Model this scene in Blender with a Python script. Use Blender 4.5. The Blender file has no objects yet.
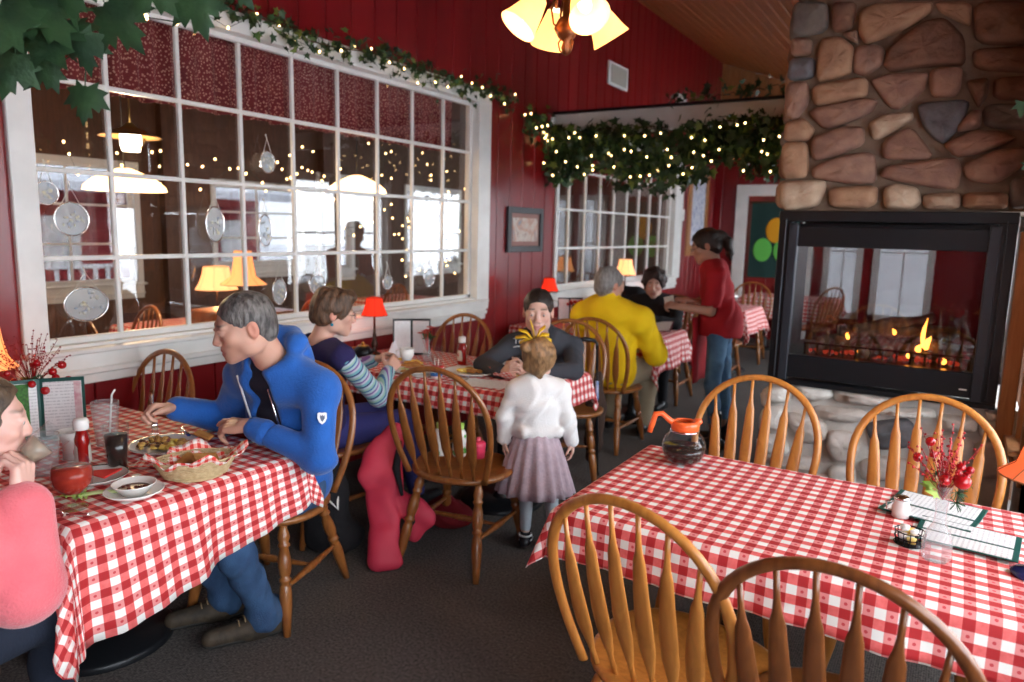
import bpy, math, random
import numpy as np
from mathutils import Vector, Matrix, Euler
PI = math.pi
sc = bpy.context.scene
COL = sc.collection
rnd = random.Random(7)

# ---------------------------------------------------------------- materials
def _new(name):
    m = bpy.data.materials.new(name); m.use_nodes = True
    nt = m.node_tree
    for n in list(nt.nodes): nt.nodes.remove(n)
    out = nt.nodes.new('ShaderNodeOutputMaterial')
    return m, nt, out
def N(nt, t, **kw):
    n = nt.nodes.new(t)
    for k, v in kw.items():
        if k in n.inputs: n.inputs[k].default_value = v
        else: setattr(n, k, v)
    return n
def L(nt, a, b): nt.links.new(a, b)
def rgb(c): return (c[0], c[1], c[2], 1.0)
def hexc(h):
    h = h.lstrip('#'); v = [int(h[i:i+2], 16)/255 for i in (0, 2, 4)]
    return tuple(x/12.92 if x <= .04045 else ((x+.055)/1.055)**2.4 for x in v)
def mat(name, color, rough=.5, metal=0, noise=0, nscale=20, bump=0, bscale=60, trans=0, ior=1.45,
        emit=None, estr=0, color2=None, sheen=0, subs=0, coat=0, vcol=False, stretch=(1, 1, 1), coords='Object', alpha=1):
    m, nt, out = _new(name)
    b = N(nt, 'ShaderNodeBsdfPrincipled')
    b.inputs['Roughness'].default_value = rough; b.inputs['Metallic'].default_value = metal
    b.inputs['Base Color'].default_value = rgb(color)
    b.inputs['Transmission Weight'].default_value = trans; b.inputs['IOR'].default_value = ior
    b.inputs['Alpha'].default_value = alpha
    if sheen: b.inputs['Sheen Weight'].default_value = sheen
    if coat: b.inputs['Coat Weight'].default_value = coat; b.inputs['Coat Roughness'].default_value = .15
    if subs:
        b.inputs['Subsurface Weight'].default_value = subs
        b.inputs['Subsurface Radius'].default_value = (.02, .008, .004)
    if emit: b.inputs['Emission Color'].default_value = rgb(emit); b.inputs['Emission Strength'].default_value = estr
    L(nt, b.outputs[0], out.inputs[0])
    base = None
    if vcol:
        a = N(nt, 'ShaderNodeVertexColor', layer_name='Col'); base = a.outputs[0]
        L(nt, base, b.inputs['Base Color'])
    if noise or color2 or bump:
        tc = N(nt, 'ShaderNodeTexCoord'); mp = N(nt, 'ShaderNodeMapping'); mp.inputs['Scale'].default_value = stretch
        L(nt, tc.outputs[coords], mp.inputs[0])
    if noise or color2:
        nz = N(nt, 'ShaderNodeTexNoise', Scale=nscale, Detail=4.0)
        L(nt, mp.outputs[0], nz.inputs['Vector'])
        mx = N(nt, 'ShaderNodeMix', data_type='RGBA')
        mx.inputs[6].default_value = rgb(color)
        c2 = color2 if color2 else tuple(min(1, c*(1-noise)) for c in color)
        mx.inputs[7].default_value = rgb(c2)
        rp = N(nt, 'ShaderNodeMapRange'); rp.inputs[1].default_value = .35; rp.inputs[2].default_value = .65
        L(nt, nz.outputs[0], rp.inputs[0]); L(nt, rp.outputs[0], mx.inputs[0])
        if base is not None:
            mx.blend_type = 'MULTIPLY'; L(nt, base, mx.inputs[6]); mx.inputs[7].default_value = (1-noise,)*3+(1,)
        L(nt, mx.outputs[2], b.inputs['Base Color'])
    if bump:
        n2 = N(nt, 'ShaderNodeTexNoise', Scale=bscale, Detail=3.0)
        L(nt, mp.outputs[0], n2.inputs['Vector'])
        bp = N(nt, 'ShaderNodeBump', Strength=bump, Distance=.01)
        L(nt, n2.outputs[0], bp.inputs['Height']); L(nt, bp.outputs[0], b.inputs['Normal'])
    return m
def math_node(nt, op, a, b=None, c=None):
    n = N(nt, 'ShaderNodeMath', operation=op)
    for i, v in enumerate((a, b, c)):
        if v is None: continue
        if isinstance(v, (int, float)): n.inputs[i].default_value = v
        else: L(nt, v, n.inputs[i])
    return n.outputs[0]
def emis(name, color, s):
    m, nt, out = _new(name); e = N(nt, 'ShaderNodeEmission', Strength=s); e.inputs[0].default_value = rgb(color)
    L(nt, e.outputs[0], out.inputs[0]); return m
def shade_mat(name, color, tcol, s):
    """lamp shade: translucent cloth that glows because a lamp is on inside"""
    m, nt, out = _new(name)
    d = N(nt, 'ShaderNodeBsdfDiffuse'); d.inputs[0].default_value = rgb(color)
    t = N(nt, 'ShaderNodeBsdfTranslucent'); t.inputs[0].default_value = rgb(tcol)
    e = N(nt, 'ShaderNodeEmission', Strength=s); e.inputs[0].default_value = rgb(tcol)
    mx = N(nt, 'ShaderNodeMixShader'); mx.inputs[0].default_value = .6
    ad = N(nt, 'ShaderNodeAddShader')
    L(nt, d.outputs[0], mx.inputs[1]); L(nt, t.outputs[0], mx.inputs[2])
    L(nt, mx.outputs[0], ad.inputs[0]); L(nt, e.outputs[0], ad.inputs[1]); L(nt, ad.outputs[0], out.inputs[0])
    return m
def glass_pane(name, refl=.9, tint=(1, 1, 1)):
    m, nt, out = _new(name)
    t = N(nt, 'ShaderNodeBsdfTransparent'); t.inputs[0].default_value = rgb(tint)
    g = N(nt, 'ShaderNodeBsdfGlossy', Roughness=.0); g.inputs[0].default_value = (refl,)*3+(1,)
    ge = N(nt, 'ShaderNodeNewGeometry'); vm = N(nt, 'ShaderNodeVectorMath', operation='DOT_PRODUCT'); mx = N(nt, 'ShaderNodeMixShader')
    L(nt, ge.outputs['Normal'], vm.inputs[0]); L(nt, ge.outputs['Incoming'], vm.inputs[1])
    c_ = math_node(nt, 'SUBTRACT', 1.0, math_node(nt, 'ABSOLUTE', vm.outputs['Value']))
    f2 = math_node(nt, 'ADD', math_node(nt, 'MULTIPLY', math_node(nt, 'POWER', c_, 5.0), .95), .06)
    L(nt, f2, mx.inputs[0]); L(nt, t.outputs[0], mx.inputs[1]); L(nt, g.outputs[0], mx.inputs[2])
    L(nt, mx.outputs[0], out.inputs[0]); return m
def clear_glass(name, tint=(.95, .97, .97), dens=.012):
    """thin-walled tumbler glass: mostly clear, mirrored at grazing angles"""
    m, nt, out = _new(name)
    t = N(nt, 'ShaderNodeBsdfTransparent'); t.inputs[0].default_value = rgb(tint)
    g = N(nt, 'ShaderNodeBsdfGlossy', Roughness=.04)
    d = N(nt, 'ShaderNodeBsdfDiffuse'); d.inputs[0].default_value = (.8, .82, .82, 1)
    fr = N(nt, 'ShaderNodeLayerWeight', Blend=.35); mx = N(nt, 'ShaderNodeMixShader'); m2 = N(nt, 'ShaderNodeMixShader')
    m2.inputs[0].default_value = dens
    L(nt, t.outputs[0], m2.inputs[1]); L(nt, d.outputs[0], m2.inputs[2])
    f2 = math_node(nt, 'MULTIPLY', math_node(nt, 'POWER', fr.outputs[1], 2.0), .7)
    L(nt, f2, mx.inputs[0]); L(nt, m2.outputs[0], mx.inputs[1]); L(nt, g.outputs[0], mx.inputs[2])
    L(nt, mx.outputs[0], out.inputs[0]); return m
def wood_mat(name, c1, c2, rough=.35, scale=1.0, axis='Z', coat=.3):
    m, nt, out = _new(name)
    b = N(nt, 'ShaderNodeBsdfPrincipled', Roughness=rough); b.inputs['Coat Weight'].default_value = coat; b.inputs['Coat Roughness'].default_value = .2
    tc = N(nt, 'ShaderNodeTexCoord'); mp = N(nt, 'ShaderNodeMapping')
    s = {'Z': (14, 14, 1.6), 'X': (1.6, 14, 14), 'Y': (14, 1.6, 14)}[axis]
    mp.inputs['Scale'].default_value = tuple(v*scale for v in s)
    L(nt, tc.outputs['Object'], mp.inputs[0])
    nz = N(nt, 'ShaderNodeTexNoise', Scale=2.2, Detail=6.0, Distortion=1.2)
    L(nt, mp.outputs[0], nz.inputs['Vector'])
    cr = N(nt, 'ShaderNodeValToRGB'); cr.color_ramp.elements[0].position = .3; cr.color_ramp.elements[1].position = .7
    cr.color_ramp.elements[0].color = rgb(c2); cr.color_ramp.elements[1].color = rgb(c1)
    L(nt, nz.outputs[0], cr.inputs[0]); L(nt, cr.outputs[0], b.inputs['Base Color'])
    bp = N(nt, 'ShaderNodeBump', Strength=.12, Distance=.004); L(nt, nz.outputs[0], bp.inputs['Height']); L(nt, bp.outputs[0], b.inputs['Normal'])
    L(nt, b.outputs[0], out.inputs[0]); return m
def gingham(name, period=.0508, paper=False):
    """red and white checked cloth from the UV map (metres along the cloth)"""
    m, nt, out = _new(name)
    b = N(nt, 'ShaderNodeBsdfPrincipled', Roughness=.75)
    uv = N(nt, 'ShaderNodeUVMap'); sp = N(nt, 'ShaderNodeSeparateXYZ'); L(nt, uv.outputs[0], sp.inputs[0])
    def band(o):
        f = math_node(nt, 'FRACT', math_node(nt, 'DIVIDE', o, period))
        r = N(nt, 'ShaderNodeMapRange'); r.interpolation_type = 'SMOOTHSTEP'
        t = math_node(nt, 'ABSOLUTE', math_node(nt, 'SUBTRACT', f, .5))
        r.inputs[1].default_value = .235; r.inputs[2].default_value = .265; L(nt, t, r.inputs[0])
        return r.outputs[0], t
    u, tu = band(sp.outputs[0]); v, tv = band(sp.outputs[1])
    # small woven dot in the middle of each one-way square
    def mixc(fac, c1, c2):
        mx = N(nt, 'ShaderNodeMix', data_type='RGBA')
        if isinstance(fac, (int, float)): mx.inputs[0].default_value = fac
        else: L(nt, fac, mx.inputs[0])
        for i, c in ((6, c1), (7, c2)):
            if isinstance(c, tuple): mx.inputs[i].default_value = rgb(c)
            else: L(nt, c, mx.inputs[i])
        return mx.outputs[2]
    white = (.86, .84, .80); mid = (.66, .085, .08); deep = (.43, .012, .016)
    if paper: white = (.86, .82, .78); mid = (.78, .28, .22); deep = (.70, .04, .03)
    mo = N(nt, 'ShaderNodeTexWave', Scale=2/period/6.28*3.0); mo.wave_type = 'RINGS'
    vn = N(nt, 'ShaderNodeTexNoise', Scale=7.0/period*.5); L(nt, uv.outputs[0], vn.inputs['Vector'])
    mid2 = mixc(vn.outputs[0], mid, tuple(min(1, c*1.25+.09) for c in mid))
    lite = (.76, .26, .25) if not paper else (.80, .40, .36)
    a1 = math_node(nt, 'SUBTRACT', .5, tu); dd = math_node(nt, 'ADD', math_node(nt, 'MULTIPLY', a1, a1), math_node(nt, 'MULTIPLY', tv, tv))
    dot = math_node(nt, 'LESS_THAN', dd, .0065); lite2 = mixc(dot, lite, (.60, .06, .07))
    row0 = mixc(u, white, lite2); row1 = mixc(u, mid2, deep)
    c = mixc(v, row0, row1)
    L(nt, c, b.inputs['Base Color'])
    n2 = N(nt, 'ShaderNodeTexNoise', Scale=900.0); L(nt, uv.outputs[0], n2.inputs['Vector'])
    bp = N(nt, 'ShaderNodeBump', Strength=.25, Distance=.002); L(nt, n2.outputs[0], bp.inputs['Height']); L(nt, bp.outputs[0], b.inputs['Normal'])
    L(nt, b.outputs[0], out.inputs[0]); return m

# ---------------------------------------------------------------- mesh builder
class MB:
    def __init__(s): s.v = []; s.f = []; s.sm = []; s.uv = None; s.mi = []
    def add(s, vs, fs, smooth=True, mi=0, M=None):
        o = len(s.v)
        for p in vs:
            p = Vector(p)
            s.v.append(tuple(M @ p) if M is not None else tuple(p))
        for f in fs:
            s.f.append(tuple(o+i for i in f)); s.sm.append(smooth); s.mi.append(mi)
        return s
    def box(s, c, d, M=None, bev=0, mi=0):
        x, y, z = (k/2 for k in d)
        if bev <= 0:
            vs = [(c[0]+sx*x, c[1]+sy*y, c[2]+sz*z) for sx in (-1, 1) for sy in (-1, 1) for sz in (-1, 1)]
            fs = [(0, 1, 3, 2), (4, 6, 7, 5), (0, 4, 5, 1), (2, 3, 7, 6), (0, 2, 6, 4), (1, 5, 7, 3)]
            return s.add(vs, fs, False, mi, M)
        bev = min(bev, x*.9, y*.9, z*.9)
        vs = []; idx = {}
        for sx in (-1, 1):
            for sy in (-1, 1):
                for sz in (-1, 1):
                    for a in range(3):
                        p = [sx*(x-(bev if a != 0 else 0)), sy*(y-(bev if a != 1 else 0)), sz*(z-(bev if a != 2 else 0))]
                        idx[(sx, sy, sz, a)] = len(vs); vs.append((c[0]+p[0], c[1]+p[1], c[2]+p[2]))
        fs = []
        def q(l, n):
            a, b_, d_ = (Vector(vs[l[i]]) for i in range(3))
            if (b_-a).cross(d_-b_).dot(Vector(n)) < 0: l = l[::-1]
            fs.append(tuple(l))
        for sg in (-1, 1):
            q([idx[(sg, a, b_, 0)] for a, b_ in ((-1, -1), (1, -1), (1, 1), (-1, 1))], (sg, 0, 0))
            q([idx[(a, sg, b_, 1)] for a, b_ in ((-1, -1), (1, -1), (1, 1), (-1, 1))], (0, sg, 0))
            q([idx[(a, b_, sg, 2)] for a, b_ in ((-1, -1), (1, -1), (1, 1), (-1, 1))], (0, 0, sg))
        for a in (-1, 1):
            for b_ in (-1, 1):
                q([idx[(a, b_, -1, 0)], idx[(a, b_, 1, 0)], idx[(a, b_, 1, 1)], idx[(a, b_, -1, 1)]], (a, b_, 0))
                q([idx[(a, -1, b_, 0)], idx[(a, 1, b_, 0)], idx[(a, 1, b_, 2)], idx[(a, -1, b_, 2)]], (a, 0, b_))
                q([idx[(-1, a, b_, 1)], idx[(1, a, b_, 1)], idx[(1, a, b_, 2)], idx[(-1, a, b_, 2)]], (0, a, b_))
                for c_ in (-1, 1): q([idx[(a, b_, c_, 0)], idx[(a, b_, c_, 1)], idx[(a, b_, c_, 2)]], (a, b_, c_))
        return s.add(vs, fs, False, mi, M)
    def tube(s, pts, rad, n=10, cap=True, up=(0, 0, 1), M=None, mi=0, closed=False):
        P = [Vector(p) for p in pts]; m = len(P)
        R = rad if isinstance(rad, (list, tuple)) and len(rad) == m else [rad]*m
        T = []
        for i in range(m):
            if closed: t = P[(i+1) % m]-P[i-1]
            else: t = P[min(i+1, m-1)]-P[max(i-1, 0)]
            T.append(t.normalized() if t.length > 1e-9 else Vector((0, 0, 1)))
        u = Vector(up)
        if abs(u.dot(T[0])) > .95: u = Vector((1, 0, 0))
        u = (u-T[0]*u.dot(T[0])).normalized()
        vs = []
        for i in range(m):
            u = u-T[i]*u.dot(T[i])
            u = u.normalized() if u.length > 1e-6 else Vector((1, 0, 0))
            w = T[i].cross(u)
            ra, rb = (R[i] if isinstance(R[i], (list, tuple)) else (R[i], R[i]))
            for k in range(n):
                a = 2*PI*k/n
                vs.append(P[i]+u*(math.cos(a)*ra)+w*(math.sin(a)*rb))
        fs = []
        for i in range(m if closed else m-1):
            j = (i+1) % m
            for k in range(n):
                k2 = (k+1) % n
                fs.append((i*n+k, i*n+k2, j*n+k2, j*n+k))
        if cap and not closed:
            fs.append(tuple(range(n-1, -1, -1))); fs.append(tuple((m-1)*n+k for k in range(n)))
        return s.add(vs, fs, True, mi, M)
    def lathe(s, prof, n=24, M=None, mi=0, c=(0, 0, 0), cap=False, smooth=True):
        vs = []; m = len(prof)
        for r, z in prof:
            for k in range(n):
                a = 2*PI*k/n; vs.append((c[0]+r*math.cos(a), c[1]+r*math.sin(a), c[2]+z))
        fs = [(i*n+k, i*n+(k+1) % n, (i+1)*n+(k+1) % n, (i+1)*n+k) for i in range(m-1) for k in range(n)]
        if cap:
            fs.append(tuple(range(n-1, -1, -1))); fs.append(tuple((m-1)*n+k for k in range(n)))
        return s.add(vs, fs, smooth, mi, M)
    def ball(s, c, r, n=12, m=8, M=None, mi=0):
        rx, ry, rz = r if isinstance(r, (tuple, list)) else (r, r, r)
        vs = [(c[0], c[1], c[2]-rz)]
        for i in range(1, m):
            t = PI*i/m
            for k in range(n):
                a = 2*PI*k/n
                vs.append((c[0]+rx*math.sin(t)*math.cos(a), c[1]+ry*math.sin(t)*math.sin(a), c[2]-rz*math.cos(t)))
        vs.append((c[0], c[1], c[2]+rz)); fs = []
        for k in range(n): fs.append((0, 1+(k+1) % n, 1+k))
        for i in range(m-2):
            for k in range(n): fs.append((1+i*n+k, 1+i*n+(k+1) % n, 1+(i+1)*n+(k+1) % n, 1+(i+1)*n+k))
        o = 1+(m-2)*n
        for k in range(n): fs.append((o+k, o+(k+1) % n, len(vs)-1))
        return s.add(vs, fs, True, mi, M)
    def prism(s, poly, a, b, axis='z', M=None, mi=0, smooth=False):
        """extrude a 2-D polygon between a and b along an axis"""
        def p3(p, h): return {'z': (p[0], p[1], h), 'y': (p[0], h, p[1]), 'x': (h, p[0], p[1])}[axis]
        n = len(poly); vs = [p3(p, a) for p in poly]+[p3(p, b) for p in poly]
        fs = [tuple(range(n-1, -1, -1)), tuple(range(n, 2*n))]+[(k, (k+1) % n, n+(k+1) % n, n+k) for k in range(n)]
        return s.add(vs, fs, smooth, mi, M)
    def grid(s, fn, nu, nv, M=None, mi=0, smooth=True):
        vs = [fn(i/nu, j/nv) for i in range(nu+1) for j in range(nv+1)]
        fs = [(i*(nv+1)+j, (i+1)*(nv+1)+j, (i+1)*(nv+1)+j+1, i*(nv+1)+j+1) for i in range(nu) for j in range(nv)]
        return s.add(vs, fs, smooth, mi, M)
    def build(s, name, m=None, parent=None, loc=None, rot=None, uvs=None, mod=None):
        me = bpy.data.meshes.new(name); me.from_pydata(s.v, [], s.f)
        me.polygons.foreach_set('use_smooth', s.sm)
        mats = m if isinstance(m, (list, tuple)) else [m]
        for x in mats:
            if x is not None: me.materials.append(x)
        if any(s.mi): me.polygons.foreach_set('material_index', s.mi)
        if uvs is not None:
            ul = me.uv_layers.new(name='UVMap')
            idx = [0]*len(me.loops); me.loops.foreach_get('vertex_index', idx)
            ul.data.foreach_set('uv', [c for i in idx for c in uvs[i]])
        me.update()
        o = bpy.data.objects.new(name, me); COL.objects.link(o)
        if parent is not None: o.parent = parent
        if loc is not None: o.location = loc
        if rot is not None: o.rotation_euler = rot if isinstance(rot, (tuple, list)) else (0, 0, rot)
        return o
def tag(o, label=None, cat=None, group=None, kind=None):
    if label: o['label'] = label
    if cat: o['category'] = cat
    if group: o['group'] = group
    if kind: o['kind'] = kind
    return o
def thing(name, label, cat, loc=(0, 0, 0), rot=0, group=None):
    o = bpy.data.objects.new(name, None); COL.objects.link(o); o.empty_display_size = .05
    o.location = loc; o.rotation_euler = rot if isinstance(rot, (tuple, list)) else (0, 0, rot)
    return tag(o, label, cat, group)
def struct(o): o['kind'] = 'structure'; return o
def copy_tree(o, parent=None):
    c = o.copy(); COL.objects.link(c)
    if parent is not None: c.parent = parent
    for ch in list(o.children): copy_tree(ch, c)
    return c
def dup(o, loc, rot, label, group=None):
    c = copy_tree(o); c.location = loc; c.rotation_euler = rot if isinstance(rot, (tuple, list)) else (0, 0, rot)
    c['label'] = label
    if group: c['group'] = group
    return c
def Tm(loc=(0, 0, 0), rot=(0, 0, 0), s=1): return Matrix.Translation(loc) @ Euler(rot).to_matrix().to_4x4() @ Matrix.Diagonal((s, s, s, 1)) if not isinstance(s, tuple) else Matrix.Translation(loc) @ Euler(rot).to_matrix().to_4x4() @ Matrix.Diagonal((*s, 1))
def aim(a, b, up=(0, 0, 1)):
    """matrix at a whose z axis points to b"""
    a, b = Vector(a), Vector(b); z = (b-a).normalized(); u = Vector(up)
    if abs(u.dot(z)) > .98: u = Vector((1, 0, 0))
    x = u.cross(z).normalized(); y = z.cross(x)
    return Matrix(((x.x, y.x, z.x, a.x), (x.y, y.y, z.y, a.y), (x.z, y.z, z.z, a.z), (0, 0, 0, 1)))

# ---------------------------------------------------------------- implicit surfaces (bodies, cloth, soft things)
class SDF:
    """smooth blend of rounded cones and ellipsoids, meshed as one continuous surface"""
    def __init__(s, h=.006): s.h = h; s.p = []
    def cone(s, a, b, ra, rb=None, k=.02, sub=False):
        s.p.append(('c', np.array(a, float), np.array(b, float), ra, ra if rb is None else rb, k, sub)); return s
    def chain(s, pts, rads, k=.02):
        for i in range(len(pts)-1): s.cone(pts[i], pts[i+1], rads[i], rads[i+1], k)
        return s
    def ell(s, c, r, R=None, k=.02, sub=False):
        s.p.append(('e', np.array(c, float), np.array(r, float), np.eye(3) if R is None else np.array(R, float), 0, k, sub)); return s
    def plane(s, pnt, nrm, k=.004):
        """cut away everything on the side the normal points to"""
        n = np.array(nrm, float); s.p.append(('p', np.array(pnt, float), n/np.linalg.norm(n), 0, 0, k, True)); return s
    def field(s, noise=None):
        h = s.h; lo = np.full(3, 1e9); hi = -lo
        for t, a, b, c, d, k, sub in s.p:
            if sub: continue
            if t == 'c': r = max(c, d); lo = np.minimum(lo, np.minimum(a, b)-r); hi = np.maximum(hi, np.maximum(a, b)+r)
            else: r = b.max(); lo = np.minimum(lo, a-r); hi = np.maximum(hi, a+r)
        pad = .02+3*h; lo -= pad; hi += pad
        n = np.ceil((hi-lo)/h).astype(int)+1
        ax = [lo[i]+h*np.arange(n[i]) for i in range(3)]
        F = np.full(n, .5, np.float32)
        for t, a, b, c, d, k, sub in s.p:
            if t == 'p':
                g = ((ax[0][:, None, None]-a[0])*b[0]+(ax[1][None, :, None]-a[1])*b[1]+(ax[2][None, None, :]-a[2])*b[2]).astype(np.float32)
                F[:] = np.maximum(F, g); continue
            r = (max(c, d) if t == 'c' else b.max())+k+3*h+.012
            if t == 'c': l_, h_ = np.minimum(a, b)-r, np.maximum(a, b)+r
            else: l_, h_ = a-r, a+r
            i0 = np.clip(np.floor((l_-lo)/h).astype(int), 0, n-1); i1 = np.clip(np.ceil((h_-lo)/h).astype(int)+1, 1, n)
            if np.any(i1 <= i0): continue
            X = ax[0][i0[0]:i1[0]][:, None, None].astype(np.float32); Y = ax[1][i0[1]:i1[1]][None, :, None].astype(np.float32); Z = ax[2][i0[2]:i1[2]][None, None, :].astype(np.float32)
            if t == 'c':
                ab = b-a; l2 = max(1e-12, float(ab@ab))
                px, py, pz = X-a[0], Y-a[1], Z-a[2]
                tt = np.clip((px*ab[0]+py*ab[1]+pz*ab[2])/l2, 0, 1)
                g = np.sqrt((px-tt*ab[0])**2+(py-tt*ab[1])**2+(pz-tt*ab[2])**2)-(c+(d-c)*tt)
            else:
                R = c; px, py, pz = X-a[0], Y-a[1], Z-a[2]
                q = [px*R[0, i]+py*R[1, i]+pz*R[2, i] for i in range(3)]
                k0 = np.sqrt((q[0]/b[0])**2+(q[1]/b[1])**2+(q[2]/b[2])**2)
                k1 = np.sqrt((q[0]/b[0]**2)**2+(q[1]/b[1]**2)**2+(q[2]/b[2]**2)**2)+1e-9
                g = k0*(k0-1)/k1
                g = np.where(k0 < .2, -b.min()*(1-k0), g)
            sl = (slice(i0[0], i1[0]), slice(i0[1], i1[1]), slice(i0[2], i1[2]))
            f = F[sl]
            if sub:
                g = -g
                hh = np.clip(.5-.5*(f-g)/max(k, 1e-5), 0, 1)
                F[sl] = f*(1-hh)+g*hh+k*hh*(1-hh)
            else:
                hh = np.clip(.5+.5*(g-f)/max(k, 1e-5), 0, 1)
                F[sl] = g*(1-hh)+f*hh-k*hh*(1-hh)
        if noise is not None:
            F += noise(ax[0][:, None, None], ax[1][None, :, None], ax[2][None, None, :]).astype(np.float32)
        return F, lo, ax
    def mesh(s, noise=None):
        F, lo, ax = s.field(noise); h = s.h
        ins = F < 0
        c = [ins[i:ins.shape[0]-1+i, j:ins.shape[1]-1+j, k:ins.shape[2]-1+k] for i in (0, 1) for j in (0, 1) for k in (0, 1)]
        cnt = sum(x.astype(np.int8) for x in c); act = (cnt > 0) & (cnt < 8)
        I = np.argwhere(act); m = len(I)
        ids = np.full(act.shape, -1, np.int64); ids[act] = np.arange(m)
        off = np.array([(i, j, k) for i in (0, 1) for j in (0, 1) for k in (0, 1)])
        V = np.stack([F[I[:, 0]+o[0], I[:, 1]+o[1], I[:, 2]+o[2]] for o in off], 1)
        acc = np.zeros((m, 3)); num = np.zeros(m)
        for a in range(8):
            for b in range(a+1, 8):
                d = off[b]-off[a]
                if np.abs(d).sum() != 1: continue
                va, vb = V[:, a], V[:, b]; x = (va < 0) != (vb < 0)
                t = np.where(x, va/np.where(x, va-vb, 1), 0)
                acc += np.where(x[:, None], off[a]+t[:, None]*d, 0); num += x
        P = (I+acc/num[:, None])*h+lo
        quads = []
        for axx in range(3):
            sh = [slice(None)]*3
            a_ = [slice(None)]*3; b_ = [slice(None)]*3
            a_[axx] = slice(0, -1); b_[axx] = slice(1, None)
            A = ins[tuple(a_)]; B = ins[tuple(b_)]
            E = np.argwhere(A != B)
            u, v = [q for q in range(3) if q != axx]
            E = E[(E[:, u] > 0) & (E[:, v] > 0) & (E[:, u] < ins.shape[u]-1) & (E[:, v] < ins.shape[v]-1)]
            fl = A[E[:, 0], E[:, 1], E[:, 2]]
            def cid(du, dv):
                q = E.copy(); q[:, u] -= du; q[:, v] -= dv
                return ids[q[:, 0], q[:, 1], q[:, 2]]
            Q = np.stack([cid(1, 1), cid(0, 1), cid(0, 0), cid(1, 0)], 1)
            if axx == 1: fl = ~fl
            Q[~fl] = Q[~fl][:, ::-1]
            quads.append(Q)
        Q = np.concatenate(quads)
        return P, Q
    def build(s, name, m, parent=None, noise=None, color=None, smooth_it=1, matid=None):
        P, Q = s.mesh(noise)
        if smooth_it:
            for _ in range(smooth_it):
                S = np.zeros_like(P); c = np.zeros(len(P))
                for a, b in ((0, 1), (1, 2), (2, 3), (3, 0)):
                    np.add.at(S, Q[:, a], P[Q[:, b]]); np.add.at(S, Q[:, b], P[Q[:, a]])
                    np.add.at(c, Q[:, a], 1); np.add.at(c, Q[:, b], 1)
                P = P*.5+.5*S/np.maximum(c, 1)[:, None]
        me = bpy.data.meshes.new(name)
        me.vertices.add(len(P)); me.vertices.foreach_set('co', P.ravel())
        me.loops.add(Q.size); me.loops.foreach_set('vertex_index', Q.ravel().astype(np.int32))
        me.polygons.add(len(Q)); me.polygons.foreach_set('loop_start', np.arange(0, Q.size, 4, dtype=np.int32))
        me.polygons.foreach_set('use_smooth', np.ones(len(Q), bool))
        for x in (m if isinstance(m, (list, tuple)) else [m]): me.materials.append(x)
        if matid is not None: me.polygons.foreach_set('material_index', matid(P[Q].mean(1)).astype(np.int32))
        me.update(calc_edges=True)
        if color is not None:
            ca = me.color_attributes.new('Col', 'FLOAT_COLOR', 'POINT')
            c = np.ones((len(P), 4)); c[:, :3] = color(P); ca.data.foreach_set('color', c.ravel())
        o = bpy.data.objects.new(name, me); COL.objects.link(o)
        if parent is not None: o.parent = parent
        return o
def folds(amp, f=26, seed=0, stretch=(1, 1, 1)):
    r = np.random.RandomState(seed); W = r.normal(size=(4, 3))*f/2.2*np.array(stretch); ph = r.uniform(0, 6, 4)
    def fn(x, y, z):
        a = np.sin(W[0, 0]*x+W[0, 1]*y+W[0, 2]*z+ph[0]); b = np.sin(W[1, 0]*x+W[1, 1]*y+W[1, 2]*z+ph[1]+1.6*a)
        c = np.sin(W[2, 0]*x+W[2, 1]*y+W[2, 2]*z+ph[2]+1.9*b)
        return amp*(.6*c+.4*b-.3*np.abs(a))
    return fn
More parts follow.
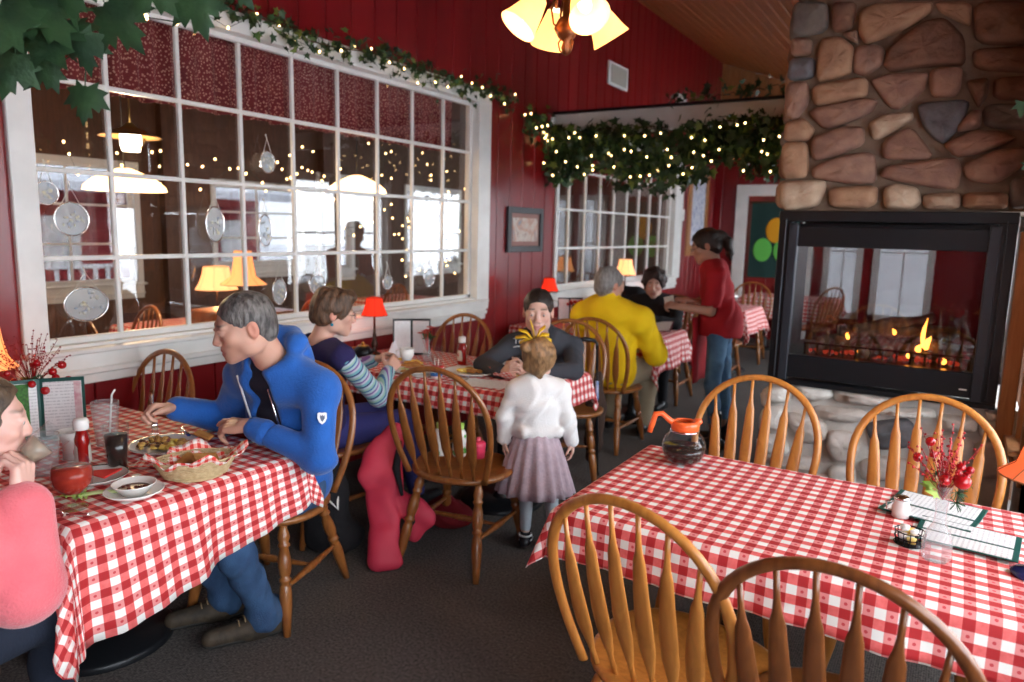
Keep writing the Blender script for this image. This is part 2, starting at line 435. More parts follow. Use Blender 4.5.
STONES = [
('G', [(-0.95, 2.916), (-0.766, 2.888), (-0.76, 2.735), (-0.95, 2.726)]),
('D', [(-0.743, 2.885), (-0.617, 2.868), (-0.624, 2.779), (-0.641, 2.728), (-0.73, 2.731)]),
('T', [(-0.591, 2.819), (-0.515, 2.846), (-0.262, 2.819), (-0.264, 2.776), (-0.352, 2.715), (-0.485, 2.665), (-0.554, 2.65), (-0.592, 2.715)]),
('T', [(-0.242, 2.816), (-0.08, 2.794), (-0.075, 2.681), (-0.142, 2.718), (-0.218, 2.77)]),
('B', [(-0.677, 2.717), (-0.604, 2.724), (-0.59, 2.646), (-0.66, 2.692)]),
('B', [(-0.944, 2.717), (-0.834, 2.704), (-0.835, 2.619), (-0.937, 2.621)]),
('T', [(-0.787, 2.691), (-0.69, 2.696), (-0.611, 2.634), (-0.614, 2.504), (-0.657, 2.485), (-0.791, 2.465)]),
('B', [(-0.61, 2.626), (-0.525, 2.639), (-0.459, 2.61), (-0.465, 2.528), (-0.539, 2.482), (-0.602, 2.503)]),
('D', [(-0.451, 2.527), (-0.438, 2.607), (-0.299, 2.723), (-0.195, 2.732), (-0.101, 2.628), (-0.083, 2.492), (-0.224, 2.505), (-0.413, 2.493)]),
('S', [(-0.943, 2.606), (-0.81, 2.6), (-0.809, 2.49), (-0.95, 2.487)]),
('B', [(-0.236, 2.484), (-0.086, 2.485), (-0.091, 2.341), (-0.215, 2.343)]),
('T', [(-0.811, 2.427), (-0.76, 2.455), (-0.553, 2.468), (-0.529, 2.443), (-0.529, 2.367), (-0.66, 2.345), (-0.788, 2.338)]),
('B', [(-0.501, 2.456), (-0.412, 2.478), (-0.237, 2.47), (-0.252, 2.383), (-0.353, 2.294), (-0.409, 2.305), (-0.507, 2.441)]),
('B', [(-0.95, 2.471), (-0.838, 2.469), (-0.825, 2.349), (-0.892, 2.264), (-0.95, 2.292)]),
('B', [(-0.826, 2.317), (-0.528, 2.359), (-0.469, 2.339), (-0.506, 2.273), (-0.723, 2.199)]),
('S', [(-0.279, 2.311), (-0.037, 2.316), (-0.063, 2.195), (-0.132, 2.102), (-0.174, 2.126), (-0.233, 2.189)]),
('L', [(-0.502, 2.226), (-0.42, 2.268), (-0.295, 2.27), (-0.292, 2.23), (-0.464, 2.124)]),
('T', [(-0.94, 2.251), (-0.837, 2.269), (-0.777, 2.202), (-0.812, 2.147), (-0.94, 2.148)]),
('B', [(-0.789, 2.154), (-0.662, 2.204), (-0.529, 2.208), (-0.518, 2.111), (-0.65, 2.06), (-0.771, 2.032)]),
('B', [(-0.421, 2.122), (-0.296, 2.2), (-0.18, 2.052), (-0.204, 2.023), (-0.412, 2.029)]),
('B', [(-0.087, 2.181), (-0.019, 2.264), (0.019, 2.255), (0.021, 2.175), (-0.072, 2.158)]),
('D', [(-0.066, 2.411), (0.033, 2.417), (0.036, 2.332), (0.005, 2.277), (-0.025, 2.322)]),
('B', [(-0.131, 2.095), (-0.009, 2.163), (0.117, 2.149), (0.182, 2.11), (0.004, 2.038), (-0.072, 2.033)]),
('T', [(-0.95, 2.137), (-0.811, 2.139), (-0.795, 1.943), (-0.939, 1.937)]),
('B', [(-0.767, 1.991), (-0.634, 2.052), (-0.459, 2.069), (-0.441, 1.905), (-0.546, 1.898), (-0.763, 1.934)]),
('B', [(-0.412, 1.951), (-0.394, 1.99), (-0.189, 2.015), (-0.072, 2.026), (-0.047, 1.974), (-0.054, 1.855), (-0.403, 1.928)]),
('B', [(-0.035, 1.988), (0.102, 2.057), (0.214, 2.067), (0.224, 1.981), (0.12, 1.89), (-0.009, 1.914)]),
('L', [(-0.938, 1.912), (-0.707, 1.922), (-0.696, 1.876), (-0.726, 1.778), (-0.892, 1.747), (-0.932, 1.794)]),
('T', [(-0.672, 1.876), (-0.428, 1.889), (-0.427, 1.794), (-0.475, 1.762), (-0.656, 1.77)]),
('L', [(-0.391, 1.873), (-0.329, 1.895), (-0.23, 1.871), (-0.209, 1.794), (-0.247, 1.76), (-0.38, 1.763)]),
('L', [(-0.199, 1.84), (-0.034, 1.847), (-0.032, 1.761), (-0.192, 1.761)]),
('T', [(-0.015, 1.847), (0.174, 1.845), (0.177, 1.763), (-0.012, 1.762)]),
('G', [(0.179, 1.91), (0.262, 1.923), (0.325, 1.78), (0.189, 1.765)]),
('D', [(-0.068, 2.792), (0.17, 2.759), (0.191, 2.568), (-0.041, 2.593)]),
('D', [(-0.051, 2.566), (0.193, 2.554), (0.253, 2.425), (-0.028, 2.465)]),
('D', [(0.058, 2.415), (0.255, 2.411), (0.269, 2.287), (0.063, 2.316)]),
('G', [(0.028, 2.29), (0.27, 2.273), (0.284, 2.148), (0.04, 2.174)]),
('B', [(0.216, 2.123), (0.287, 2.12), (0.308, 1.937), (0.237, 1.938)]),
('W', [(-0.933, 0.679), (-0.798, 0.707), (-0.782, 0.61), (-0.908, 0.582)]),
('W', [(-0.767, 0.729), (-0.572, 0.729), (-0.551, 0.671), (-0.66, 0.629), (-0.761, 0.658)]),
('P', [(-0.547, 0.715), (-0.417, 0.729), (-0.236, 0.709), (-0.245, 0.649), (-0.533, 0.647)]),
('P', [(-0.786, 0.546), (-0.586, 0.516), (-0.561, 0.413), (-0.687, 0.363), (-0.788, 0.473)]),
('W', [(-0.936, 0.374), (-0.808, 0.396), (-0.765, 0.285), (-0.901, 0.259)]),
('W', [(-0.923, 0.552), (-0.808, 0.57), (-0.801, 0.416), (-0.913, 0.415)]),
('P', [(-0.899, 0.231), (-0.747, 0.27), (-0.615, 0.286), (-0.625, 0.202), (-0.825, 0.171)]),
('W', [(-0.899, 0.118), (-0.755, 0.157), (-0.741, 0.01), (-0.886, 0.01)]),
('P', [(-0.729, 0.153), (-0.511, 0.199), (-0.513, 0.035), (-0.708, 0.01)]),
('P', [(-0.659, 0.602), (-0.416, 0.621), (-0.352, 0.587), (-0.446, 0.529), (-0.627, 0.535)]),
('P', [(-0.556, 0.467), (-0.429, 0.475), (-0.372, 0.4), (-0.414, 0.306), (-0.502, 0.289), (-0.56, 0.365)]),
('S', [(-0.372, 0.541), (-0.173, 0.602), (-0.124, 0.569), (-0.129, 0.445), (-0.298, 0.4)]),
('W', [(-0.285, 0.655), (-0.043, 0.677), (-0.027, 0.628), (-0.197, 0.605), (-0.317, 0.606)]),
('P', [(0.193, 0.713), (0.287, 0.715), (0.286, 0.67), (0.221, 0.653)]),
('W', [(-0.018, 0.654), (0.167, 0.657), (0.165, 0.579), (0.013, 0.565)]),
('W', [(0.18, 0.64), (0.304, 0.654), (0.302, 0.577), (0.188, 0.557)]),
('P', [(-0.377, 0.314), (-0.258, 0.365), (-0.128, 0.37), (-0.128, 0.251), (-0.354, 0.203)]),
('P', [(-0.106, 0.504), (0.059, 0.547), (0.158, 0.538), (0.166, 0.354), (-0.086, 0.302)]),
('W', [(-0.537, 0.253), (-0.398, 0.273), (-0.386, 0.139), (-0.525, 0.108)]),
('P', [(0.17, 0.527), (0.314, 0.553), (0.335, 0.363), (0.19, 0.332)])]
WORLD, EXPO = 9.0, 0.48
# ---------------------------------------------------------------- shared materials
M = {}
def red_paint(name, c, c2):
    return mat(name, c, rough=.28, noise=.25, nscale=3, color2=c2, bump=.06, bscale=25, stretch=(1, 1, .25), coat=.15)
M['red'] = red_paint('red_wall_paint', (.235, .009, .012), (.165, .0055, .008))
M['white'] = mat('white_gloss_paint', (.78, .77, .74), rough=.35, color2=(.70, .69, .66), nscale=6)
M['oak'] = wood_mat('golden_oak', (.60, .24, .050), (.42, .145, .026), rough=.32)
M['oak_dark'] = wood_mat('dark_oak', (.23, .075, .02), (.12, .035, .01), rough=.3)
M['oak_mid'] = wood_mat('honey_oak', (.34, .125, .03), (.21, .065, .016), rough=.32)
M['pine'] = wood_mat('ceiling_pine', (.36, .11, .022), (.22, .06, .012), rough=.5, axis='Y', coat=.05)
M['post'] = wood_mat('cedar_post', (.42, .19, .07), (.30, .12, .04), rough=.5, coat=.05)
M['brownwall'] = wood_mat('brown_panelling', (.13, .055, .025), (.07, .028, .013), rough=.6, coat=0)
M['black'] = mat('black_steel', (.012, .013, .016), rough=.35, metal=.3, bump=.02, bscale=200)
M['darkgrey'] = mat('dark_grey_steel', (.035, .04, .05), rough=.35, metal=.4)
M['iron'] = mat('bronze_metal', (.20, .08, .035), rough=.4, metal=.8)
M['chrome'] = mat('polished_steel', (.75, .75, .75), rough=.15, metal=1)
M['pane'] = glass_pane('window_glass', .95)
M['tint'] = glass_pane('daylight_dimming_glass', .9, (.34, .34, .35))  # grey tint added to dim the bright sky behind the panes
M['fglass'] = glass_pane('fireplace_glass', .95, (.75, .75, .75))
M['glass'] = clear_glass('tumbler_glass')
M['plastic_clear'] = clear_glass('clear_plastic', (.94, .95, .96), .17)
M['cloth'] = gingham('checked_tablecloth')
M['paper_check'] = gingham('checked_food_paper', .03, True)
M['china'] = mat('white_china', (.82, .81, .78), rough=.15)
M['bulb'] = emis('fairy_bulb_glow', (1, .62, .25), 9)
M['leaf'] = mat('garland_leaf', (.040, .095, .028), rough=.5, color2=(.012, .035, .014), nscale=9, bump=.2, bscale=30)
M['leaf_yel'] = mat('garland_leaf_light', (.20, .26, .05), rough=.5, color2=(.06, .13, .03), nscale=9)
M['maple'] = mat('maple_leaf', (.030, .075, .026), rough=.5, color2=(.014, .038, .018), nscale=14, bump=.35, bscale=40)
M['stem'] = mat('brown_twig', (.09, .045, .02), rough=.8)
M['wire'] = mat('green_wire', (.01, .03, .012), rough=.5)

# ---------------------------------------------------------------- floor
fm, nt, out = _new('charcoal_carpet')
b = N(nt, 'ShaderNodeBsdfPrincipled', Roughness=.95); tc = N(nt, 'ShaderNodeTexCoord')
n1 = N(nt, 'ShaderNodeTexNoise', Scale=95.0, Detail=3.0); n2 = N(nt, 'ShaderNodeTexNoise', Scale=1.3, Detail=4.0)
L(nt, tc.outputs['Object'], n1.inputs['Vector']); L(nt, tc.outputs['Object'], n2.inputs['Vector'])
w = N(nt, 'ShaderNodeTexWave', Scale=38.0, Distortion=1.5); w.inputs['Detail Scale'].default_value = 6; L(nt, tc.outputs['Object'], w.inputs['Vector'])
mx = N(nt, 'ShaderNodeMix', data_type='RGBA'); mx.inputs[6].default_value = (.030, .026, .025, 1); mx.inputs[7].default_value = (.20, .17, .155, 1)
s_ = math_node(nt, 'ADD', math_node(nt, 'MULTIPLY', n1.outputs[0], 1.5), math_node(nt, 'MULTIPLY', w.outputs[0], .25))
s_ = math_node(nt, 'ADD', math_node(nt, 'SUBTRACT', s_, .72), math_node(nt, 'MULTIPLY', n2.outputs[0], .35))
L(nt, s_, mx.inputs[0]); L(nt, mx.outputs[2], b.inputs['Base Color'])
bp = N(nt, 'ShaderNodeBump', Strength=.6, Distance=.006); L(nt, n1.outputs[0], bp.inputs['Height']); L(nt, bp.outputs[0], b.inputs['Normal'])
L(nt, b.outputs[0], out.inputs[0]); M['carpet'] = fm
XL, XR, YB, YF = -3.4, 1.15, -2.4, 11.5
struct(MB().box(((XL+XR)/2, (YB+YF)/2, -.05), (XR-XL+.3, YF-YB+.3, .1)).build('floor', fm))

# ---------------------------------------------------------------- ceiling of pine boards
def zc(x): return 4.2-.36*(x-XL)
cb = MB(); x = XL-.1
while x < XR+.15:
    w_ = .135; a = math.atan(.36)
    cb.box((0, 0, 0), (w_*1.06-.0075, YF-YB+.3, .03), Tm((x+w_/2, (YB+YF)/2, zc(x+w_/2)+.018), (0, a, 0)), bev=.006)
    x += w_
cb.box((0, 0, 0), (XR-XL+.9, YF-YB+.3, .04), Tm(((XL+XR)/2, (YB+YF)/2, zc((XL+XR)/2)+.06), (0, math.atan(.36), 0)))
struct(cb.build('ceiling', M['pine']))

# ---------------------------------------------------------------- planked walls
def planks_y(mb, xface, y0, y1, z0, z1, step=.21, t=.02, sgn=1, back=.1, zt=None):
    """vertical boards in the plane x = xface (front faces +x when sgn = 1)"""
    n = max(1, round((y1-y0)/step)); s = (y1-y0)/n
    for i in range(n):
        a, b_ = y0+i*s, y0+(i+1)*s
        mb.box((xface-sgn*t/2, (a+b_)/2, (z0+z1)/2), (t, s-.009, z1-z0), bev=.004)
    mb.box((xface-sgn*(t+back/2-.006), (y0+y1)/2, (z0+z1)/2), (back, y1-y0, z1-z0))
def planks_x(mb, yface, x0, x1, z0, z1f, step=.2, t=.02, sgn=-1, back=.1, mi=0):
    n = max(1, round((x1-x0)/step)); s = (x1-x0)/n
    for i in range(n):
        a, b_ = x0+i*s, x0+(i+1)*s; z1 = z1f((a+b_)/2)
        mb.box(((a+b_)/2, yface-sgn*t/2, (z0+z1)/2), (s-.009, t, z1-z0), bev=.004, mi=mi)
        mb.box(((a+b_)/2, yface-sgn*(t+back/2-.006), (z0+z1)/2), (s, back, z1-z0), mi=mi)
W1 = (1.58, 4.90, 1.03, 2.60); W2 = (6.28, 9.66, 1.03, 2.60)
wl = MB()
planks_y(wl, XL, YB, W1[0]-.02, 0, 4.22); planks_y(wl, XL, W1[0]-.02, W1[1]+.1, 0, W1[2]-.05); planks_y(wl, XL, W1[0]-.02, W1[1]+.1, W1[3]+.02, 4.22)
planks_y(wl, XL, W1[1]+.1, W2[0]-.04, 0, 4.22); planks_y(wl, XL, W2[0]-.04, W2[1]+.1, 0, W2[2]-.05); planks_y(wl, XL, W2[0]-.04, W2[1]+.1, W2[3]+.02, 4.22)
planks_y(wl, XL, W2[1]+.1, YF+.12, 0, 4.22)
struct(wl.build('wall_left', M['red']))
wf = MB()
planks_x(wf, YF, XL-.1, -3.04, 0, lambda x: 3.35); planks_x(wf, YF, -3.04, -1.86, 2.36, lambda x: 3.35)
for xa, xb in ((-1.86, -1.64), (-1.26, -.98), (-.36, XR)): planks_x(wf, YF, xa, xb, 0, lambda x: min(3.35, zc(x)))
for xa, xb in ((-1.64, -1.26), (-.98, -.36)): planks_x(wf, YF, xa, xb, 0, lambda x: .5); planks_x(wf, YF, xa, xb, 2.15, lambda x: min(3.35, zc(x)))
planks_x(wf, YF, XL-.1, -.9, 3.3, lambda x: zc(x)+.02, mi=1)
struct(wf.build('wall_far', [M['red'], M['post']]))
struct(MB().box(((XL+XR)/2, YB-.06, 2.1), (XR-XL+.2, .12, 4.2)).build('wall_back', M['red']))

# right side: chimney corner wall and the dining room windows
GX = -3.47
wr = MB()
def wall_with_holes(mb, xf, t, y0, y1, z1, holes, sgn=1):
    ys = y0
    for (a, b_, c, d) in holes:
        mb.box((xf+sgn*t/2, (ys+a)/2, z1/2), (t, a-ys, z1)); mb.box((xf+sgn*t/2, (a+b_)/2, c/2), (t, b_-a, c)); mb.box((xf+sgn*t/2, (a+b_)/2, (d+z1)/2), (t, b_-a, z1-d)); ys = b_
    mb.box((xf+sgn*t/2, (ys+y1)/2, z1/2), (t, y1-ys, z1))
HR = [(-1.9, -.1, .76, 2.32), (.1, 1.9, .76, 2.32), (2.1, 3.85, .76, 2.32)]
wall_with_holes(wr, XR, .14, YB, 4.05, 2.62, HR)
struct(wr.build('wall_right', M['red']))
wn = MB(); XN = .36
wn.box(((XN+XR)/2+.05, 4.05+.0, 1.4), (XR-XN+.1, .1, 2.8))
wall_with_holes(wn, XN, .12, 4.0, 4.52, 2.9, [(4.12, 4.40, .62, 1.75)])
wall_with_holes(wn, XN, .12, 5.3, YF, 2.9, [(6.3, 8.2, .8, 2.2), (8.7, 10.8, .8, 2.2)])
struct(wn.build('wall_nook', M['brownwall']))

def sash(name, xf, y0, y1, z0, z1, ny, nz, m, cas=.09, depth=.06, mw=.022, casR=None, side=1, pane=True, glassx=None, sill=True, gm=None):
    """wooden window: casing, sill, muntin grid and glass; side = +1 when the room is on the +x side"""
    r = struct(thing(name, None, None)); s = side
    gx = xf-s*.07 if glassx is None else glassx
    cR = casR or cas
    f = MB()
    for (a, b_) in ((y0-cas, y0+.004), (y1-.004, y1+cR)):
        f.box((xf+s*.012, (a+b_)/2, (z0+z1)/2+.0), (.028, abs(b_-a), z1-z0+2*cas), bev=.004)
    f.box((xf+s*.014, (y0+y1)/2, z1+cas/2), (.034, y1-y0+cas+cR, cas+.008), bev=.004)
    # reveal
    f.box(((xf+gx)/2-s*.02, y0-.01, (z0+z1)/2), (abs(xf-gx)+.05, .024, z1-z0+.02)); f.box(((xf+gx)/2-s*.02, y1+.01, (z0+z1)/2), (abs(xf-gx)+.05, .024, z1-z0+.02))
    f.box(((xf+gx)/2-s*.02, (y0+y1)/2, z1+.01), (abs(xf-gx)+.05, y1-y0+.04, .024)); f.box(((xf+gx)/2-s*.02, (y0+y1)/2, z0-.012), (abs(xf-gx)+.05, y1-y0+.04, .024))
    # inner sash rails
    for (a, b_) in ((y0, y0+.03), (y1-.03, y1)): f.box((gx+s*.005, (a+b_)/2, (z0+z1)/2), (.034, .034, z1-z0), bev=.004)
    for z in (z0+.014, z1-.014): f.box((gx+s*.005, (y0+y1)/2, z), (.034, y1-y0, .03), bev=.004)
    f.build('frame', m, r)
    if sill:
        q = MB(); q.box((xf+s*.03, (y0+y1)/2, z0-.025), (.09, y1-y0+2*cas+.02, .022), bev=.006)
        q.box((xf+s*.013, (y0+y1)/2, z0-.075), (.028, y1-y0+cas+cR, .08), bev=.006); q.box((xf+s*.02, (y0+y1)/2, z0-.125), (.045, y1-y0+cas+cR, .03), bev=.008); q.box((xf+s*.01, (y0+y1)/2, z0-.16), (.02, y1-y0+cas+cR, .05), bev=.004)
        q.build('sill', m, r)
    g = MB()
    for i in range(1, ny): g.box((gx+s*.006, y0+(y1-y0)*i/ny, (z0+z1)/2), (.024, mw, z1-z0), bev=.004)
    for i in range(1, nz): g.box((gx+s*.0065, (y0+y1)/2, z0+(z1-z0)*i/nz), (.022, y1-y0, mw), bev=.004)
    if ny*nz > 1: g.build('muntin_grid', m, r)
    if pane: MB().box((gx-s*.004, (y0+y1)/2, (z0+z1)/2), (.003, y1-y0, z1-z0)).build('glass_pane', gm or M['pane'], r)
    return r
sash('window_1', XL, W1[0], W1[1], W1[2], W1[3], 9, 4, M['white'], .1, casR=.17, glassx=GX)
sash('window_2', XL, W2[0], W2[1], W2[2], W2[3], 9, 4, M['white'], .05, casR=.30, glassx=GX)
for i, (a, b_, c, d) in enumerate(HR): sash('window_%d' % (i+3), XR, a, b_, c, d, 2, 1, M['post'], .08, side=-1, mw=.05)
sash('window_6', XN, 4.12, 4.40, .62, 1.75, 1, 1, M['post'], .045, side=-1)
for i, (a, b_, c, d) in enumerate([(6.3, 8.2, .8, 2.2), (8.7, 10.8, .8, 2.2)]): sash('window_%d' % (i+7), XN, a, b_, c, d, 2, 2, M['white'], .08, side=-1)  # windows added on the unseen side wall to light the far room

# white beam across the room
tr = MB().box(((XL+XN)/2+.0, 6.2, 2.585), (XN-XL, .09, .19), bev=.004)
struct(tr.build('trim_1', M['white']))
struct(MB().box(((XL+XN)/2, 6.19, 2.69), (XN-XL-.02, .14, .022), bev=.003).build('trim_2', M['black']))
struct(MB().box((.285, 4.48, 1.09), (.075, .09, 1.12), bev=.006).box((.285, 4.478, .535), (.07, .06, .01)).build('trim_3', M['post']))

for i, (xa, xb) in enumerate(((-1.64, -1.26), (-.98, -.36))):  # two windows added as stand-ins for bright reflections in the fireplace glass
    fw_ = struct(thing('window_%d' % (i+13), None, None)); f = MB()
    for x in (xa-.03, xb+.03): f.box((x, YF-.015, 1.325), (.09, .05, 1.8), bev=.004)
    for z in (.47, 2.18): f.box(((xa+xb)/2, YF-.015, z), (xb-xa+.15, .05, .09), bev=.004)
    f.box(((xa+xb)/2, YF+.05, 1.325), (.02, .03, 1.65)); f.box(((xa+xb)/2, YF+.05, 1.4), (xb-xa, .03, .02)); f.build('frame', M['white'], fw_)
    MB().box(((xa+xb)/2, YF+.07, 1.325), (xb-xa, .003, 1.65)).build('glass_pane', M['tint'], fw_)
# far door
dr = struct(thing('door_1', None, None))
f = MB()
f.box((-2.95, YF-.03, 1.1), (.18, .04, 2.2), bev=.005); f.box((-1.95, YF-.03, 1.1), (.18, .04, 2.2), bev=.005); f.box((-2.45, YF-.03, 2.28), (1.18, .045, .17), bev=.005)
f.build('frame', M['white'], dr)
f = MB().box((-2.45, YF+.03, 1.16), (1.2, .045, 2.34), bev=.005)
for (x, z) in ((-2.66, .55), (-2.24, .55), (-2.66, 1.6), (-2.24, 1.6)): f.box((x, YF-.003, z), (.3, .01, .75), bev=.004)
f.build('door_leaf', M['red'], dr)
MB().ball((-2.12, YF-.05, 1.0), .032).tube([(-2.12, YF-.05, 1.0), (-2.12, YF, 1.0)], .012).build('knob', M['iron'], dr)

# ---------------------------------------------------------------- stone chimney
ch = thing('stone_chimney', 'floor-to-ceiling fieldstone chimney around the black fireplace', 'chimney', (0, 0, 0))
mort = mat('mortar', (.23, .16, .11), rough=.95, bump=.5, bscale=40, color2=(.16, .11, .08), nscale=8)
mort_lo = mat('window_lit_mortar', (.66, .62, .58), rough=.95, bump=.5, bscale=40, color2=(.5, .46, .42), nscale=8)  # lower mortar lightened to carry the window light falling on it
c = MB(); FY = 4.52
MB().box((-.285, (FY+5.3)/2, .36), (1.27, 5.3-FY, .72)).build('mortar_core', mort_lo, ch)
MB().prism([(-.92, 1.75), (.35, 1.75), (.35, zc(.35)+.005), (-.92, zc(-.92)+.005)], FY, 5.3, 'y').build('mortar_core', mort, ch)
def stone_mat(n, c, c2): return mat(n, c, rough=.85, color2=c2, nscale=9, bump=.7, bscale=32)
SM = [('T', (.42, .25, .15), (.30, .165, .10)), ('B', (.34, .19, .13), (.22, .12, .09)), ('D', (.20, .10, .062), (.13, .065, .045)), ('S', (.15, .15, .165), (.10, .095, .10)),
      ('G', (.17, .14, .12), (.11, .09, .08)), ('L', (.55, .42, .30), (.38, .25, .17)), ('W', (.80, .77, .72), (.62, .58, .53)), ('P', (.68, .61, .56), (.52, .45, .40))]  # W and P: lower stones, window light put into their colour
smats = [stone_mat('fieldstone_'+{'T': 'tan', 'B': 'brown', 'D': 'dark', 'S': 'slate', 'G': 'grey', 'L': 'light', 'W': 'pale', 'P': 'pinkish'}[k], a, b_) for k, a, b_ in SM]
skey = {k: i for i, (k, a, b_) in enumerate(SM)}
def chaikin(P, n=2, r=.16):
    for _ in range(n):
        Q = []
        for i in range(len(P)):
            a, b_ = P[i], P[(i+1) % len(P)]
            Q += [(a[0]+(b_[0]-a[0])*r, a[1]+(b_[1]-a[1])*r), (a[0]+(b_[0]-a[0])*(1-r), a[1]+(b_[1]-a[1])*(1-r))]
        P = Q
    return P
def stone(mb, poly, y, dep, mi, rnd, face=-1):
    P = chaikin(poly); n = len(P); cx_ = sum(p[0] for p in P)/n; cz_ = sum(p[1] for p in P)/n; P = [(cx_+(p[0]-cx_)*1.05, cz_+(p[1]-cz_)*1.05) for p in P]; cx = sum(p[0] for p in P)/n; cz = sum(p[1] for p in P)/n
    size = min(max(p[0] for p in P)-min(p[0] for p in P), max(p[1] for p in P)-min(p[1] for p in P))
    vs = []; rings = [(1.0, 0), (1.0, .45), (1-.012/size*1.2, .8), (1-.035/size, .97), (.6, 1.06), (.25, 1.1)]
    ph = rnd.uniform(0, 6)
    for s, d in rings:
        for i, p in enumerate(P):
            w = .003*math.sin(9*p[0]*7+ph)+.003*math.sin(60*p[1]+ph*2)
            vs.append((cx+(p[0]-cx)*s, y+face*dep*d+(w if d > .9 else 0), cz+(p[1]-cz)*s))
    vs.append((cx, y+face*dep*1.1, cz)); fs = []
    for k in range(len(rings)-1):
        for i in range(n):
            j = (i+1) % n; fs.append((k*n+i, k*n+j, (k+1)*n+j, (k+1)*n+i))
    k = len(rings)-1
    for i in range(n): fs.append((k*n+i, k*n+(i+1) % n, len(vs)-1))
    mb.add(vs, fs, True, mi)
sr = random.Random(3); sb = MB(); s2_ = MB()
for k, P in STONES:
    stone(s2_ if k in 'WP' or P[0][1] < .8 else sb, P, FY, sr.uniform(.045, .075), skey[k], sr)
# courses above the frame edge of view and on the sides of the chimney
for z in (2.98, 3.12):
    x = -.92
    while x < .28:
        w_ = sr.uniform(.14, .26); stone(sb, [(x+.01, z), (x+w_-.01, z+sr.uniform(-.01, .01)), (x+w_-.01, z+.12), (x+.01, z+.12)], FY, .05, sr.choice([0, 1, 2, 4]), sr); x += w_
sd = MB()
def side_stones(z0, z1, pal):
    z = z0
    while z < z1-.05:
        h_ = min(sr.uniform(.11, .19), z1-z); y = FY-.03
        while y < 5.28:
            w_ = min(sr.uniform(.14, .3), 5.3-y)
            if w_ < .06: break
            stone(sd, [(y+.01, z+.008), (y+w_-.01, z+sr.uniform(.004, .015)), (y+w_-.012, z+h_-.008), (y+.012, z+h_-sr.uniform(.004, .02))], 0, .045, sr.choice(pal), sr)
            y += w_
        z += h_
side_stones(.01, .7, [6, 7, 6]); side_stones(1.76, 3.3, [0, 1, 5, 2, 4])
# rotate side stones onto the x faces
v2 = [(-.92+p[1], p[0], p[2]) for p in sd.v]
sb.add(v2, [f_[::-1] for f_ in sd.f], True); sb.mi[-len(sd.f):] = sd.mi
sb.build('stones', smats, ch); s2_.build('stones', smats, ch)


# ---------------------------------------------------------------- gas fireplace insert
fp = thing('gas_fireplace', 'black see-through gas fireplace with logs set in the stone chimney', 'fireplace', (0, 0, 0))
X0, X1, Z0, Z1, FF = -.92, .235, .725, 1.745, 4.44
def sbar(n_, m_, *b_): MB().box(*b_, bev=.004).build(n_, m_, fp)
sbar('surround_rail', M['black'], ((X0+X1)/2, FF+.04, Z1-.03), (X1-X0, .09, .06)); sbar('surround_rail', M['black'], ((X0+X1)/2, FF+.04, Z0+.015), (X1-X0, .09, .03))
for xa, xb in ((X0, X0+.075), (X1-.08, X1)): sbar('surround_stile', M['black'], ((xa+xb)/2, FF+.05, (Z0+Z1)/2), (xb-xa, .09, Z1-Z0-.01))
sbar('surround_rail', M['black'], ((X0+X1)/2, 5.28, Z1-.04), (X1-X0, .06, .08)); sbar('surround_rail', M['black'], ((X0+X1)/2, 5.28, Z0+.08), (X1-X0, .06, .16))
for xa in (X0+.085, X1-.092): sbar('inner_stile', M['darkgrey'], (xa, FF+.02, (Z0+Z1)/2-.02), (.05, .06, Z1-Z0-.1))
for xa in (X0+.04, X1-.045): sbar('trim_strip', M['darkgrey'], (xa, FF-.006, (Z0+Z1)/2), (.006, .012, Z1-Z0-.09))
f = MB(); f.box(((X0+X1)/2, FF+.035, 1.60), (X1-X0-.2, .05, .115), bev=.004); f.build('louvre_panel', M['black'], fp)
f = MB(); f.box(((X0+X1)/2, FF+.03, .838), (X1-X0-.2, .05, .135), bev=.004)
pnl = f.build('lower_panel', M['black'], fp)
MB().box((.083, FF-.0, .815), (.036, .004, .008), bev=.001).build('maker_plate', M['white'], pnl)
f = MB()
f.box(((X0+X1)/2, (FF+5.3)/2, .89), (X1-X0-.1, 5.25-FF-.1, .02)); f.box(((X0+X1)/2, (FF+5.3)/2, 1.665), (X1-X0-.1, 5.25-FF-.1, .02))
for xa in (X0+.03, X1-.035): f.box((xa, (FF+5.3)/2, 1.28), (.02, 5.25-FF-.1, .8))
f.build('firebox', M['black'], fp)
MB().box(((X0+X1)/2, FF+.035, 1.23), (X1-X0-.2, .004, .64)).build('front_glass', M['fglass'], fp)
MB().box(((X0+X1)/2, 5.27, 1.27), (X1-X0-.12, .004, .78)).build('rear_glass', M['fglass'], fp)
logm = mat('fire_log', (.16, .12, .09), rough=.95, color2=(.05, .035, .03), nscale=12, bump=1, bscale=30)
logend = mat('log_end', (.40, .32, .22), rough=.9, color2=(.25, .18, .11), nscale=30)
lr = random.Random(5)
def log(a, b_, r):
    m_ = 7; pts = [Vector(a).lerp(Vector(b_), i/(m_-1))+Vector((0, 0, lr.uniform(-.008, .008))) for i in range(m_)]
    o = MB().tube(pts, [r*lr.uniform(.88, 1.1) for _ in pts], 12).build('log', logm, fp)
    d = (Vector(b_)-Vector(a)).normalized()
    MB().tube([Vector(a)-d*.004, Vector(a)+d*.002], r*.9, 14).build('cut_end', logend, o)
log((-.66, 4.62, .965), (-.30, 5.0, 1.0), .045); log((-.42, 4.58, .94), (-.20, 4.98, .98), .042); log((-.30, 4.6, .96), (-.45, 5.0, 1.03), .035)
log((.02, 4.62, .99), (-.30, 5.0, 1.02), .045); log((-.58, 4.7, 1.04), (.02, 4.85, 1.07), .038); log((-.48, 4.64, 1.07), (-.1, 4.9, 1.14), .03); log((-.7, 4.75, .95), (.05, 4.8, .95), .05)
g = MB()
